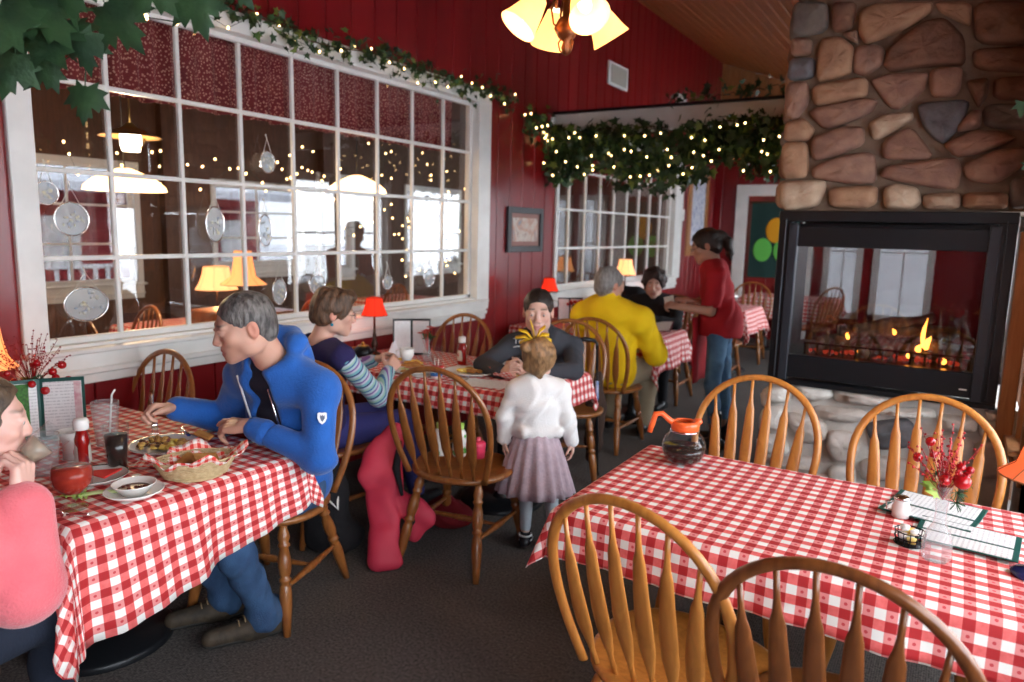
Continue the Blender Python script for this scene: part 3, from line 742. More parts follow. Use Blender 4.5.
for i in range(13): x = -.74+i*.07; g.box((x, 4.57, .93), (.012, .012, .07))
g.box((-.32, 4.57, .968), (.86, .012, .012)); g.build('grate', M['black'], fp)
em = MB()
for i in range(46):
    x = lr.uniform(-.72, .06); em.ball((x, lr.uniform(4.6, 4.72), .912+lr.uniform(0, .01)), lr.uniform(.008, .017), 6, 4)
em.build('embers', mat('glowing_embers', (.12, .03, .02), rough=.9, emit=(1, .08, .04), estr=.35), fp)
flame = emis('gas_flame', (1, .32, .04), 9)
def flm(x, y, z, h_, w_):
    pts = [(x+math.sin(t*4+x*20)*w_*.5*t, y, z+h_*t) for t in [i/8 for i in range(9)]]
    MB().tube(pts, [max(.001, w_*math.sin(PI*min(1, .18+.82*t))**1.2*.5) for t in [i/8 for i in range(9)]], 8).build('flame', flame, fp)
flm(-.13, 4.66, .99, .17, .022); flm(-.11, 4.66, .98, .08, .035); flm(-.145, 4.66, .96, .05, .03); flm(-.02, 4.6, .915, .035, .022); flm(-.52, 4.66, 1.0, .04, .02); flm(-.28, 4.66, 1.05, .035, .02); flm(-.19, 4.6, .93, .03, .02); flm(-.45, 4.62, .93, .02, .015)

# ---------------------------------------------------------------- room on the other side of the windows
XA = -7.6
struct(MB().box(((XA-3.52)/2, 5, -.05), (-3.52-XA, 15, .1)).build('floor_beyond', mat('beyond_floor', (.10, .05, .03), rough=.6, noise=.4)))
struct(MB().box(((XA-3.52)/2, 5, 2.95), (-3.52-XA, 15, .1)).build('ceiling_beyond', M['brownwall']))
wb = MB(); wall_with_holes(wb, XA, .12, -2.5, 12.5, 2.9, [(3.2, 4.5, .95, 2.15), (5.5, 6.8, 1.1, 2.05), (7.15, 7.75, 1.0, 2.25), (9.0, 10.4, 1.0, 2.2)], -1)
for y in (4.95, 7.3, 10.9): wb.box((XA+.05, y, 1.45), (.1, .3, 2.9))
wb.box(((XA-3.52)/2, -2.5, 1.45), (-3.52-XA, .1, 2.9)); wb.box(((XA-3.52)/2, 12.5, 1.45), (-3.52-XA, .1, 2.9))
struct(wb.build('wall_beyond', M['brownwall']))
for i, (a, b_, c_, d) in enumerate([(3.2, 4.5, .95, 2.15), (5.5, 6.8, 1.1, 2.05), (7.15, 7.75, 1.0, 2.25), (9.0, 10.4, 1.0, 2.2)]):
    sash('window_%d' % (i+9), XA, a, b_, c_, d, 2, 3, M['white'], .06, gm=M['tint'])  # bright openings added where the big window reflects the daylight windows opposite
# ground, neighbouring red house, trees outside
snow = mat('snowy_ground', (.75, .76, .78), rough=.9, noise=.1, nscale=.6)
g = MB(); g.box((-30, 5, -.35), (44.6, 90, .1)); g.box((24, 5, -.35), (45.5, 90, .1)); struct(g.build('floor_outside', snow))
hs = thing('red_house', 'red clapboard house with white porch rails seen through the left window', 'house', (-15, 8.0, -.3))
f = MB()
for i in range(14): f.box((0, 0, .1+i*.17), (4, 5.0, .165), bev=.01)
f.build('walls', mat('barn_red', (.30, .03, .03), rough=.7), hs)
MB().prism([(-2.9, 2.35), (0, 3.7), (2.9, 2.35), (2.9, 2.5), (0, 3.85), (-2.9, 2.5)], -2.9, 2.9, 'y').build('roof', mat('snow_roof', (.7, .72, .75), rough=.9), hs)
for y in (-1.6, -.4, .8, 1.8): MB().box((2.01, y, 1.5), (.06, .6, .9), bev=.01).build('window', M['white'], hs)
f = MB(); f.box((3.0, 0, 1.15), (.08, 6.5, .06)); f.box((3.0, 0, .35), (.08, 6.5, .06))
for i in range(33): f.box((3.0, -3.2+i*.2, .75), (.04, .05, .8))
f.build('porch_rail', M['white'], hs)
tr_ = random.Random(11)
bark = mat('frosted_bark', (.16, .13, .12), rough=.9)
for i, (x, y, lab) in enumerate([(-12, 11.5, 'bare frosted tree outside behind the middle panes'), (-13, 15, 'bare frosted tree outside behind the right-hand panes'), (-14, 19.5, 'bare frosted tree outside behind the window corner'), (5.5, 3.0, 'bare tree outside the right-hand windows, nearest the fireplace'), (6.5, -1.0, 'bare tree outside the right-hand windows, behind the camera')]):
    t = MB()
    def branch(p, d, l, r, n):
        q = p+d*l; t.tube([p, p.lerp(q, .5)+Vector((tr_.uniform(-.05, .05)*l,)*3), q], [r, r*.8, r*.6], 5, False)
        if n == 0: return
        for _ in range(3):
            e = (d+Vector((tr_.uniform(-.8, .8), tr_.uniform(-.8, .8), tr_.uniform(-.2, .6)))).normalized(); branch(p.lerp(q, tr_.uniform(.5, 1)), e, l*.68, r*.55, n-1)
    branch(Vector((0, 0, 0)), Vector((0, 0, 1)), 1.5, .11, 5)
    tag(t.build('bare_tree', bark, loc=(x, y, -.3)), lab, 'tree', 'bare trees outside')
# ---------------------------------------------------------------- bow-back arrow chairs
def chair_parts(wood, seatwood):
    P = {}
    # seat: saddle-shaped board
    s = MB(); n = 40; vs = []; fs = []
    def outl(a):
        c, s_ = math.cos(a), math.sin(a)
        rx = .225 if s_ > 0 else .215; ry = .205 if s_ > 0 else .215
        p = 2.6 if s_ > 0 else 2.2
        r = (abs(c)**p+abs(s_)**p)**(-1/p)
        return c*r*rx, s_*r*ry+.0
    rings = [(.0, .424), (.5, .424), (.88, .424), (.97, .43), (1.0, .440), (1.0, .448), (.975, .456), (.93, .4575), (.8, .452), (.6, .447), (.35, .445), (.12, .446)]
    for k, (q, z) in enumerate(rings):
        for i in range(n):
            x, y = outl(2*PI*i/n); zz = z
            if k >= 6 and y*q > .1: zz += .004*(1-abs(x)/.22)
            vs.append((x*q, y*q, zz))
    for k in range(len(rings)-1):
        for i in range(n): fs.append((k*n+i, k*n+(i+1) % n, (k+1)*n+(i+1) % n, (k+1)*n+i))
    vs.append((0, 0, .446)); k = len(rings)-1
    for i in range(n): fs.append((k*n+i, k*n+(i+1) % n, len(vs)-1))
    s.add(vs, fs); P['seat'] = (s, seatwood)
    legs = []
    prof = [(0, .013), (.05, .014), (.09, .019), (.13, .021), (.17, .016), (.19, .021), (.205, .021), (.22, .015), (.30, .021), (.38, .023), (.45, .019), (.475, .015), (.49, .021), (.515, .021), (.53, .015), (.56, .019), (.62, .0215), (.72, .021), (.86, .0165), (1, .0125)]
    ends = []
    for (a, b_) in (((.145, .135, .43), (.195, .205, 0)), ((-.145, .135, .43), (-.195, .205, 0)), ((.13, -.13, .43), (.18, -.245, 0)), ((-.13, -.13, .43), (-.18, -.245, 0))):
        A, B = Vector(a), Vector(b_); t = MB(); t.tube([A.lerp(B, q) for q, r in prof], [r for q, r in prof], 12)
        legs.append(t); ends.append((A, B))
    P['legs'] = legs
    st = []
    def stretch(p, q):
        p, q = Vector(p), Vector(q); pr = [(0, .008), (.12, .009), (.3, .012), (.38, .012), (.4, .0155), (.42, .012), (.46, .0155), (.54, .0155), (.58, .012), (.6, .0155), (.62, .012), (.7, .012), (.88, .009), (1, .008)]
        return MB().tube([p.lerp(q, t) for t, r in pr], [r for t, r in pr], 10)
    for f_, r_ in ((0, 2), (1, 3)):
        st.append(stretch(ends[f_][0].lerp(ends[f_][1], .58), ends[r_][0].lerp(ends[r_][1], .58)))
    m1 = (ends[0][0].lerp(ends[0][1], .58)+ends[2][0].lerp(ends[2][1], .58))/2; m2 = Vector((-m1.x, m1.y, m1.z))
    st.append(stretch(m1, m2))
    P['st'] = st
    # bow
    tilt = math.radians(13); H_ = .545
    def bp(x, v): return Vector((x, -.168-v*math.sin(tilt), .455+v*math.cos(tilt)))
    pts = []
    n1 = 8
    for i in range(n1): t = i/n1; pts.append((-(.172+.048*math.sin(t*PI/2)), -.012+t*.28))
    for i in range(25): a = PI-PI*i/24; pts.append((.220*math.cos(a)*(1-.0*0), .268+(H_-.268)*math.sin(a)**.92))
    for i in range(n1-1, -1, -1): t = i/n1; pts.append(((.172+.048*math.sin(t*PI/2)), -.012+t*.28))
    b_ = MB(); b_.tube([bp(*p) for p in pts], [(.0105, .0135)]*len(pts), 12, up=(0, 1, 0)); P['bow'] = b_
    sp = []
    for i in range(6):
        u = (i-2.5)/2.5; xb = u*.128; xt = u*.163
        # height where the spindle meets the bow
        vt = .268+(H_-.268)*math.sqrt(max(0, 1-(xt/.22)**2))-.004
        prof = [(0, .0065, .0065), (.13, .007, .0065), (.19, .013, .006), (.30, .0215, .0055), (.42, .0225, .0055), (.60, .019, .0055), (.75, .015, .0055), (.80, .009, .006), (.86, .006, .006), (1, .0055, .0055)]
        pp = []; rr = []
        for t, ra, rb in prof:
            x = xb+(xt-xb)*t; v = -.01+(vt+.01)*t; y = .018*math.sin(t*PI)
            q = bp(x, v); q.y += (.018-y)-.018+ .0; pp.append(q); rr.append((rb, ra))
        sp.append(MB().tube(pp, rr, 10, up=(0, 1, 0)))
    P['sp'] = sp
    return P
def make_chair(label, loc, rot, wood, seatwood=None, group=None):
    seatwood = seatwood or wood
    P = chair_parts(wood, seatwood)
    for g_ in [P['seat'][0], P['bow']]+P['legs']+P['st']+P['sp']: g_.v = [(p[0]*1.17, p[1]*1.12, p[2]) for p in g_.v]
    r = thing('dining_chair', label, 'chair', loc, rot, group)
    P['seat'][0].build('seat', seatwood, r)
    for l_ in P['legs']: l_.build('leg', wood, r)
    for l_ in P['st']: l_.build('stretcher', wood, r)
    P['bow'].build('bow', wood, r)
    for l_ in P['sp']: l_.build('spindle', wood, r)
    return r
CH = {}
G = 'bow-back wooden dining chairs'
CH['oak'] = make_chair('golden oak bow-back chair in the foreground, nearest the aisle', (-.53, 1.79, 0), math.radians(-12), M['oak'], None, G)
CH['darkoak'] = make_chair('dark oak bow-back chair in the foreground at bottom centre-right of the big checked table', (-.10, 1.72, 0), math.radians(-6), M['oak_dark'], None, G)
CH['mid'] = make_chair('honey wooden bow-back chair at the middle table with bottles on its seat', (-1.97, 2.77, 0), math.radians(8), M['oak_mid'], None, G)
def chair(k, x, y, deg, label): return dup(CH[k], (x, y, 0), math.radians(deg), label, G)
chair('oak', -.68, 2.865, 180, 'golden oak chair on the fireplace side of the big table, behind the coffee pot')
chair('oak', -.05, 2.895, 178, 'golden oak chair on the fireplace side of the big table, behind the berry vase')
chair('mid', -3.17, 1.68, 178, 'empty bow-back chair against the wall under the big window, across the left table')
chair('mid', -2.375, 1.92, 196, 'bow-back chair the man in the blue hooded jacket sits on')
chair('mid', -2.15, .56, -8, 'bow-back chair the woman in pink sits on at the bottom left corner')
chair('mid', -2.80, 2.62, -8, 'bow-back chair the woman in the navy apron dress sits on')
chair('mid', -2.98, 3.86, 178, 'empty bow-back chair by the end of the big window, across the middle table')
chair('mid', -2.13, 4.12, 204, 'bow-back chair the woman in the charcoal hoodie sits on, a cane hooked on it')
chair('mid', -2.19, 4.93, 2, 'bow-back chair the man in the yellow jacket sits on')
chair('mid', -2.35, 6.62, 180, 'bow-back chair the curly-haired woman sits on')
chair('mid', -3.02, 6.62, 180, 'bow-back chair against the second window with a black coat over it')
chair('mid', -2.15, 7.72, 5, 'bow-back chair behind the waitress at the far checked table')
chair('mid', -2.85, 7.72, 0, 'bow-back chair at the far checked table, near the wall')
chair('mid', -2.25, 9.35, 184, 'bow-back chair on the far side of the far checked table')
chair('mid', -1.55, 9.75, 60, 'bow-back chair beside the last table in front of the door wall')

# ---------------------------------------------------------------- tables and cloths
tw = wood_mat('table_dark_wood', (.09, .035, .015), (.05, .02, .01), rough=.4)
def cloth(name, label, x0, x1, y0, y1, z, drops, seed, par=None, group=None, flare=.16, st=.03, uvoff=(0, 0), skew=0):
    """cloth laid over a table top; drops = (left, right, near, far) hanging lengths"""
    dl, dr_, dn, df = drops; r = random.Random(seed); ph = [r.uniform(0, 6.28) for _ in range(8)]
    def axis(a, b_, la, lb):
        out = [a-la+la*i/8 for i in range(8)] if la > 0 else []
        n = max(2, int((b_-a)/st)); out += [a+(b_-a)*i/n for i in range(n+1)]
        if lb > 0: out += [b_+lb*(i+1)/8 for i in range(8)]
        return out
    U = axis(x0, x1, dl, dr_); V = axis(y0, y1, dn, df)
    vs = []; uv = []
    for u in U:
        for v in V:
            cx, cy = min(max(u, x0), x1), min(max(v, y0), y1); du, dv = u-cx, v-cy; d = math.hypot(du, dv)
            if d < 1e-6:
                vs.append((u, v, z+.0012*math.sin(u*9+ph[0])*math.sin(v*11+ph[1]))); uv.append((u+uvoff[0], v+uvoff[1])); continue
            nx, ny = du/d, dv/d
            if du > 0: d *= 1-skew*(cy-y0)/(y1-y0)
            cr = .012; s = min(d, cr*PI/2)      # rounded table edge
            ox = cr*math.sin(s/cr); oz = cr*(1-math.cos(s/cr)); rem = d-s
            t = cy if abs(nx) > abs(ny) else cx
            corner = abs(nx*ny)*2
            w = (math.sin(t*13+ph[2])+.6*math.sin(t*29+ph[3])+.4*math.sin(t*47+ph[4]))*.013*(rem/.2)
            wc = corner*.035*math.sin(8*math.atan2(ny, nx)+ph[5])*(rem/.25)
            o = ox+rem*flare*(1+.5*corner)+w+wc+.006*(rem > 0)
            zz = z-oz-rem*math.cos(math.asin(min(.6, flare)))
            vs.append((cx+nx*o, cy+ny*o, zz)); uv.append((u+uvoff[0], v+uvoff[1]))
    nv = len(V); fs = [(i*nv+j, (i+1)*nv+j, (i+1)*nv+j+1, i*nv+j+1) for i in range(len(U)-1) for j in range(nv-1)]
    mb = MB(); mb.add(vs, fs, True)
    o = mb.build(name, M['cloth'], None, uvs=uv)
    so = o.modifiers.new('thick', 'SOLIDIFY'); so.thickness = .0015; so.offset = 1
    tag(o, label, 'tablecloth', group or 'red and white checked tablecloths'); return o
def table(label, x0, x1, y0, y1, z=.755, feet=2):
    cx, cy = (x0+x1)/2, (y0+y1)/2
    r = thing('dining_table', label, 'table', (cx, cy, 0), 0, 'dining tables under checked cloths')
    lx, ly = x1-x0, y1-y0
    MB().box((0, 0, z-.02), (lx-.01, ly-.01, .03), bev=.006).build('table_top', tw, r)
    xs = [0] if feet == 1 else [-lx*.27, lx*.27]
    for x in xs:
        MB().lathe([(0, .03), (.24, .03), (.25, .02), (.25, .0)], 28, c=(x, 0, .002)).build('base', M['black'], r)
        MB().lathe([(.06, .03), (.035, .06), (.035, z-.09), (.12, z-.05), (.12, z-.036)], 20, c=(x, 0, 0)).build('pedestal', M['black'], r)
    return r
TZ = .76
TB = {'left': (-3.32, -2.0, .95, 1.77), 'mid': (-3.32, -1.84, 3.06, 3.86), 'right': (-.975, 1.0, 1.86, 2.66), 'two': (-3.32, -2.0, 5.36, 6.14), 't3': (-3.32, -1.98, 8.15, 8.93), 't4': (-2.55, -1.35, 10.2, 10.95)}
table('dining table under the checked cloth of the man in blue and the woman in pink', *TB['left'], feet=1)
table('dining table under the checked cloth in the middle, in front of the girl', *TB['mid'])
table('dining table under the big checked cloth with the orange-topped coffee pot', *TB['right'])
table('dining table under the checked cloth in front of the man in yellow', *TB['two'])
table('dining table under the checked cloth behind the waitress', *TB['t3'])
table('last dining table before the far wall under a checked cloth', *TB['t4'])
cloth('tablecloth', 'red and white checked tablecloth on the left table with the bread basket', *TB['left'], TZ, (.02, .36, .28, .2), 1, skew=.48)
cloth('tablecloth', 'red and white checked tablecloth on the cluttered middle table', *TB['mid'], TZ, (.02, .17, .14, .2), 2)
cloth('tablecloth', 'red and white checked tablecloth on the big table in the right foreground', *TB['right'], TZ, (.12, .1, .15, .15), 3, flare=.14)
cloth('tablecloth', 'checked tablecloth between the man in yellow and the curly-haired woman', *TB['two'], TZ, (.02, .28, .28, .28), 4)
cloth('tablecloth', 'red and white checked tablecloth on the far table behind the waitress', *TB['t3'], TZ, (.02, .28, .28, .28), 5)
cloth('tablecloth', 'red and white checked tablecloth on the last table beside the green banner door', *TB['t4'], TZ, (.26, .2, .3, .2), 6)

# ---------------------------------------------------------------- tables and chairs beyond the window
def far_chair(x, y, deg, label): return chair('darkoak', x, y, deg, label)
for x, y, deg, lab in ((-4.25, 1.95, 20, 'bow-back chair seen through the bottom left pane'), (-4.3, 2.6, -20, 'bow-back chair seen through the lower panes left of the man in blue'), (-5.0, 2.7, 170, 'dark chair deeper behind the lower left panes'), (-4.6, 4.6, 10, 'dark chair seen through the panes behind the short-haired woman'), (-5.2, 5.6, 160, 'dark chair seen through the panes above the red lamp')):
    far_chair(x, y, deg, lab)
for i, (x, y, lab) in enumerate(((-5.2, 3.6, 'table beyond the window, left of the warm lamp'), (-5.4, 6.6, 'table beyond the window, behind the red lamp'))):
    table('wooden '+lab, x-.6, x+.6, y-.4, y+.4)
    cloth('tablecloth', 'checked cloth on the '+lab, x-.6, x+.6, y-.4, y+.4, TZ, (.2, .2, .2, .2), 20+i)

# ---------------------------------------------------------------- curtains
cm, nt, out = _new('dotted_red_fabric')
b = N(nt, 'ShaderNodeBsdfPrincipled', Roughness=.9); uvn = N(nt, 'ShaderNodeUVMap')
vo = N(nt, 'ShaderNodeTexVoronoi', Scale=38.0, voronoi_dimensions='2D'); L(nt, uvn.outputs[0], vo.inputs['Vector'])
mx = N(nt, 'ShaderNodeMix', data_type='RGBA'); mx.inputs[6].default_value = (.50, .26, .20, 1); mx.inputs[7].default_value = (.15, .009, .016, 1)
rp = N(nt, 'ShaderNodeMapRange'); rp.inputs[1].default_value = .17; rp.inputs[2].default_value = .30
L(nt, vo.outputs['Distance'], rp.inputs[0]); L(nt, rp.outputs[0], mx.inputs[0]); L(nt, mx.outputs[2], b.inputs['Base Color']); L(nt, b.outputs[0], out.inputs[0])
def valance(label, y0, y1, seed):
    r = random.Random(seed); vs = []; uv = []; n = 420; m_ = 8; ph = r.uniform(0, 6)
    for i in range(n+1):
        y = y0+(y1-y0)*i/n
        for j in range(m_+1):
            z = 2.62-.43*j/m_
            a = (.008+.014*j/m_)
            vs.append((-3.545+a*math.sin(y*62+ph+1.3*math.sin(y*9))+.006*math.sin(y*21), y, z+.006*math.sin(y*31)*(j == m_))); uv.append((y*1.9, z*1.35))
    mb = MB(); mb.add(vs, [(i*(m_+1)+j, (i+1)*(m_+1)+j, (i+1)*(m_+1)+j+1, i*(m_+1)+j+1) for i in range(n) for j in range(m_)])
    o = mb.build('valance_curtain', cm, None, uvs=uv); so = o.modifiers.new('thick', 'SOLIDIFY'); so.thickness = .002
    return tag(o, label, 'curtain', 'dotted red valances')
valance('gathered dark red valance with cream dots across the top of the big window', W1[0]+.02, W1[1]-.14, 1)
valance('gathered dotted red valance across the top of the second window, half hidden by the garland', W2[0]+.02, W2[1]-.1, 2)

# ---------------------------------------------------------------- greenery and lights
IVY = [(0, 0), (.12, -.02), (.42, -.18), (.30, .12), (.52, .42), (.24, .42), (0, 1.0), (-.24, .42), (-.52, .42), (-.30, .12), (-.42, -.18), (-.12, -.02)]
MAPLE = [(0, 0), (.06, .02), (.30, -.16), (.28, .02), (.55, .08), (.42, .22), (.62, .52), (.40, .50), (.36, .64), (.18, .52), (.22, .80), (.12, .78), (0, 1.05), (-.12, .78), (-.22, .80), (-.18, .52), (-.36, .64), (-.40, .50), (-.62, .52), (-.42, .22), (-.55, .08), (-.28, .02), (-.30, -.16), (-.06, .02)]
def leaf(mb, p, d, nrm, size, shape, mi=0, curl=.12):
    d = Vector(d).normalized(); nrm = Vector(nrm); x = d.cross(nrm)
    if x.length < 1e-3: x = d.cross(Vector((.3, .8, .5)))
    x.normalize(); n_ = x.cross(d)
    def P3(q): return Vector(p)+x*(q[0]*size)+d*(q[1]*size)+n_*(-curl*size*(abs(q[0])*1.6+q[1]*q[1]*.8))
    c = P3((0, .32))+n_*(.02*size); vs = [c]+[P3(q) for q in shape]; n = len(shape)
    mb.add(vs, [(0, 1+i, 1+(i+1) % n) for i in range(n)], True, mi)
def rv(r): return Vector((r.uniform(-1, 1), r.uniform(-1, 1), r.uniform(-1, 1)))
def garland(label, path, n, spread, size, seed, shape=IVY, droop=(0, 0), mats=None, stemr=.004):
    r = random.Random(seed); t = MB()
    pts = [Vector(p) for p in path]
    def at(u):
        f_ = u*(len(pts)-1); i = min(int(f_), len(pts)-2); return pts[i].lerp(pts[i+1], f_-i)
    st_ = []
    for k in range(41):
        q = at(k/40)+rv(r)*.02; st_.append(q)
    root = thing('leaf_garland', label, 'garland', tuple(pts[0]))
    o0 = Vector(pts[0])
    MB().tube([q-o0 for q in st_], stemr, 6).build('vine_stem', M['stem'], root)
    for k in range(n):
        u = r.random(); q = at(u); dz = r.uniform(*droop)*(.68+.32*math.sin(u*19+1)*math.sin(u*7)) if droop != (0, 0) else 0
        p = q+Vector((r.gauss(0, spread[0]), r.gauss(0, spread[1]), r.gauss(0, spread[2])+dz))
        d = (rv(r)+Vector((0, 0, -.7))).normalized(); leaf(t, p-o0, d, rv(r), r.uniform(*size), shape, 1 if r.random() < .16 else 0)
    t.build('leaves', mats or [M['leaf'], M['leaf_yel']], root)
    return root
def fairy(label, pts, r_=.0065, group=None, wire=True):
    root = thing('fairy_light_string', label, 'string lights', tuple(pts[0]), 0, group); o0 = Vector(pts[0])
    MB().tube([Vector(p)-o0 for p in pts], .0015, 4).build('wire', M['wire'], root)
    b0 = MB().ball((0, 0, 0), (r_, r_, r_*1.25), 8, 6).build('bulb', M['bulb'], root, loc=tuple(Vector(pts[0])-o0))
    for p in pts[1:]:
        c = b0.copy(); COL.objects.link(c); c.parent = root; c.location = Vector(p)-o0
    return root
gr = random.Random(21)
y_ = [1.2+i*(5.35-1.2)/12 for i in range(13)]
garland('ivy garland with lights along the top of the big window', [(XL+.07, y, 2.685+.03*math.sin(i*1.9)-.0*i) for i, y in enumerate(y_)], 620, (.028, .03, .045), (.035, .06), 1)
fairy('warm fairy lights wound through the ivy over the big window', [(XL+.075+gr.uniform(-.02, .03), 1.3+i*(5.3-1.3)/26, 2.675+gr.uniform(-.085, .06)) for i in range(27)], .0065)
garland('thick leafy garland hanging from the white beam', [(-3.40, 6.08, 2.52), (-3.0, 6.05, 2.50), (-2.6, 6.05, 2.52), (-2.2, 6.05, 2.47), (-1.8, 6.04, 2.5), (-1.3, 6.04, 2.52), (-.85, 6.04, 2.5)], 2500, (.09, .06, .05), (.05, .105), 2, droop=(-.55, -.03))
garland('leafy vine trailing along the top of the dark shelf rail', [(-2.3, 6.2, 2.74), (-1.9, 6.2, 2.75), (-1.4, 6.2, 2.78), (-.9, 6.2, 2.76)], 90, (.07, .04, .05), (.05, .09), 5)
garland('short ivy tail on the red wall leading to the beam garland', [(-3.33, 5.55, 2.56), (-3.33, 5.8, 2.53), (-3.3, 6.05, 2.42)], 90, (.02, .06, .07), (.05, .09), 6)
fairy('fairy lights on the short ivy tail left of the beam', [(-3.27, 5.42+.10*k, 2.57+.05*math.sin(k*2.1)-.02*k) for k in range(6)], .0075)
fl = []
for i in range(60):
    u = i/59; x = -3.55+u*2.55; fl.append((x+gr.uniform(-.05, .05), 5.90+gr.uniform(-.05, .04), 2.42+gr.uniform(-.30, .10) if u > .1 else 2.5+gr.uniform(-.1, .08)))
fairy('warm fairy lights scattered over the beam garland', [(max(p[0], -3.33), p[1], p[2]-.05) for p in fl], .0075)
# big maple leaves close to the camera, upper left
def ray_pt(az, el, d): return (-math.sin(az)*math.cos(el)*d, math.cos(az)*math.cos(el)*d, 1.6+math.sin(el)*d)
mroot = thing('maple_leaf_garland', 'large dark green maple leaf garland hanging at the top left corner', 'garland', (-1.55, .7, 2.15))
LV = [((-1.645, .881, 1.887), (-1.646, .865, 1.80), .085, (.5, -.8, .1)), ((-1.71, .8, 1.985), (-1.60, .87, 2.01), .15, (.6, -.6, .5)), ((-1.60, .751, 1.963), (-1.66, .70, 2.01), .14, (.5, -.6, .5)),
      ((-1.575, .894, 2.05), (-1.505, .92, 1.953), .125, (.3, -.9, .2)), ((-1.423, .989, 2.08), (-1.388, .997, 1.981), .105, (.5, -.8, .2)), ((-1.72, .86, 1.985), (-1.665, .925, 1.95), .085, (.2, -.7, -.6)),
      ((-1.721, .781, 1.94), (-1.735, .759, 1.87), .10, (.6, -.6, .3)), ((-1.77, .874, 1.95), (-1.82, .831, 1.882), .09, (.6, -.7, .0)), ((-1.66, .79, 2.05), (-1.60, .80, 1.99), .14, (.5, -.7, .6)),
      ((-1.50, .93, 2.11), (-1.44, .96, 2.03), .11, (.4, -.8, .3)), ((-1.76, .83, 2.03), (-1.78, .80, 1.95), .12, (.6, -.6, .2)), ((-1.62, .86, 1.99), (-1.63, .88, 1.91), .09, (.5, -.7, -.3)), ((-1.55, .80, 2.12), (-1.58, .82, 2.03), .14, (.5, -.7, .4)), ((-1.35, 1.03, 2.12), (-1.31, 1.05, 2.05), .09, (.4, -.8, .3))]
mo = Vector(mroot.location)
for k, (b_, t_, s_, n_) in enumerate(LV):
    q = MB(); leaf(q, Vector(b_)-mo, Vector(t_)-Vector(b_), n_, s_*1.0, MAPLE, 0, .16)
    e = Vector(b_)-mo; q.tube([e, e+(Vector(b_)-Vector(t_)).normalized()*.03+Vector((0, 0, .03))], .0015, 5)
    q.build('leaf', M['maple'], mroot)
MB().tube([Vector(p)-mo for p in ((-2.1, .62, 2.10), (-1.85, .78, 2.02), (-1.68, .84, 2.05), (-1.5, .95, 2.13), (-1.3, 1.1, 2.2), (-1.0, 1.3, 2.33))], .006, 8).build('vine_stem', M['stem'], mroot)
fairy('single warm bulbs among the maple leaves at the top left corner', [(-1.80, .90, 1.945), (-1.70, .94, 2.0), (-1.60, 1.0, 2.05), (-1.52, 1.02, 2.035)], .006)
garland('evergreen garland hanging in the nook right of the chimney', [(.34, 3.93, 2.62), (.31, 3.92, 2.42), (.30, 3.9, 2.25), (.29, 3.9, 2.1), (.33, 3.93, 1.93)], 190, (.05, .04, .04), (.04, .08), 9)
fairy('warm bulbs in the garland right of the chimney', [(.28, 3.86, 2.28+.05*k-.02*(k % 2)) for k in range(-4, 6)], .007)
for i, (a, b_) in enumerate(((-1.9, -.1), (.1, 1.9), (2.1, 3.85))):
    garland('garland with lights over the %s window' % ('right-hand rear', 'right-hand middle', 'right-hand front')[i], [(XR-.13, a+(b_-a)*k/6, 2.34+.02*math.sin(k*2)) for k in range(7)], 210, (.025, .05, .07), (.04, .08), 30+i)
    fairy('fairy lights over the %s window' % ('right-hand rear', 'right-hand middle', 'right-hand front')[i], [(XR-.13, a+(b_-a)*k/26, 2.28+gr.uniform(-.12, .08)) for k in range(27)], .008)

# ---------------------------------------------------------------- ceiling fan with four shaded lamps
fan = thing('ceiling_fan', 'ceiling fan with four glowing cream shades on bronze arms', 'ceiling fan', (-1.25, 2.34, 0))
hz = 2.34
MB().lathe([(.0, hz-.13), (.012, hz-.125), (.018, hz-.105), (.012, hz-.085), (.03, hz-.07), (.045, hz-.04), (.03, hz-.01), (.016, hz+.0), (.016, hz+.14), (.05, hz+.16), (.06, hz+.20), (.03, hz+.22)], 20).build('light_fitter', M['iron'], fan)
f = MB()
for k in range(5):
    a = k*2*PI/5; f.tube([(.0, 0, hz-.13), (.022*math.cos(a), .022*math.sin(a), hz-.115), (.028*math.cos(a), .028*math.sin(a), hz-.09), (.012*math.cos(a), .012*math.sin(a), hz-.065)], .003, 6)
f.build('finial', M['iron'], fan)
MB().lathe([(.0, 2.70), (.10, 2.70), (.135, 2.66), (.135, 2.60), (.09, 2.57), (.0, 2.57)], 28).lathe([(.014, 2.7), (.014, 3.36), (.06, 3.38), (.07, 3.43)], 16).build('motor', M['iron'], fan)
blade_m = wood_mat('fan_blade_wood', (.14, .06, .03), (.09, .04, .02), rough=.45)
for k in range(5):
    a = math.radians(121.7+72*k+52); d = Vector((math.cos(a), math.sin(a), 0)); s_ = Vector((-d.y, d.x, 0))
    q = MB(); vs = []; prof = [(.16, .045), (.25, .06), (.45, .07), (.6, .065), (.66, .04)]
    for zz in (0, .008):
        for r_, w_ in prof:
            for sg in (-1, 1): vs.append(d*r_+s_*(w_*sg)+Vector((0, 0, 2.59+zz+.012*sg)))
    n = len(prof)
    fs = []
    for i in range(n-1):
        a0 = 2*i; fs.append((a0, a0+1, a0+3, a0+2)); fs.append((2*n+a0, 2*n+a0+2, 2*n+a0+3, 2*n+a0+1)); fs.append((a0, a0+2, 2*n+a0+2, 2*n+a0)); fs.append((a0+1, 2*n+a0+1, 2*n+a0+3, a0+3))
    fs += [(0, 2*n, 2*n+1, 1), (2*n-2, 2*n-1, 4*n-1, 4*n-2)]
    q.add(vs, fs, False); q.tube([d*.1+Vector((0, 0, 2.6)), d*.2+Vector((0, 0, 2.592))], (.012, ) * 2 if False else [.012, .012], 8)
    q.build('blade', blade_m, fan)
M['shade_cream'] = shade_mat('cream_shade', (.80, .62, .36), (1, .66, .27), .7)
M['shade_pale'] = shade_mat('pale_shade', (.80, .62, .42), (1, .62, .32), .5)
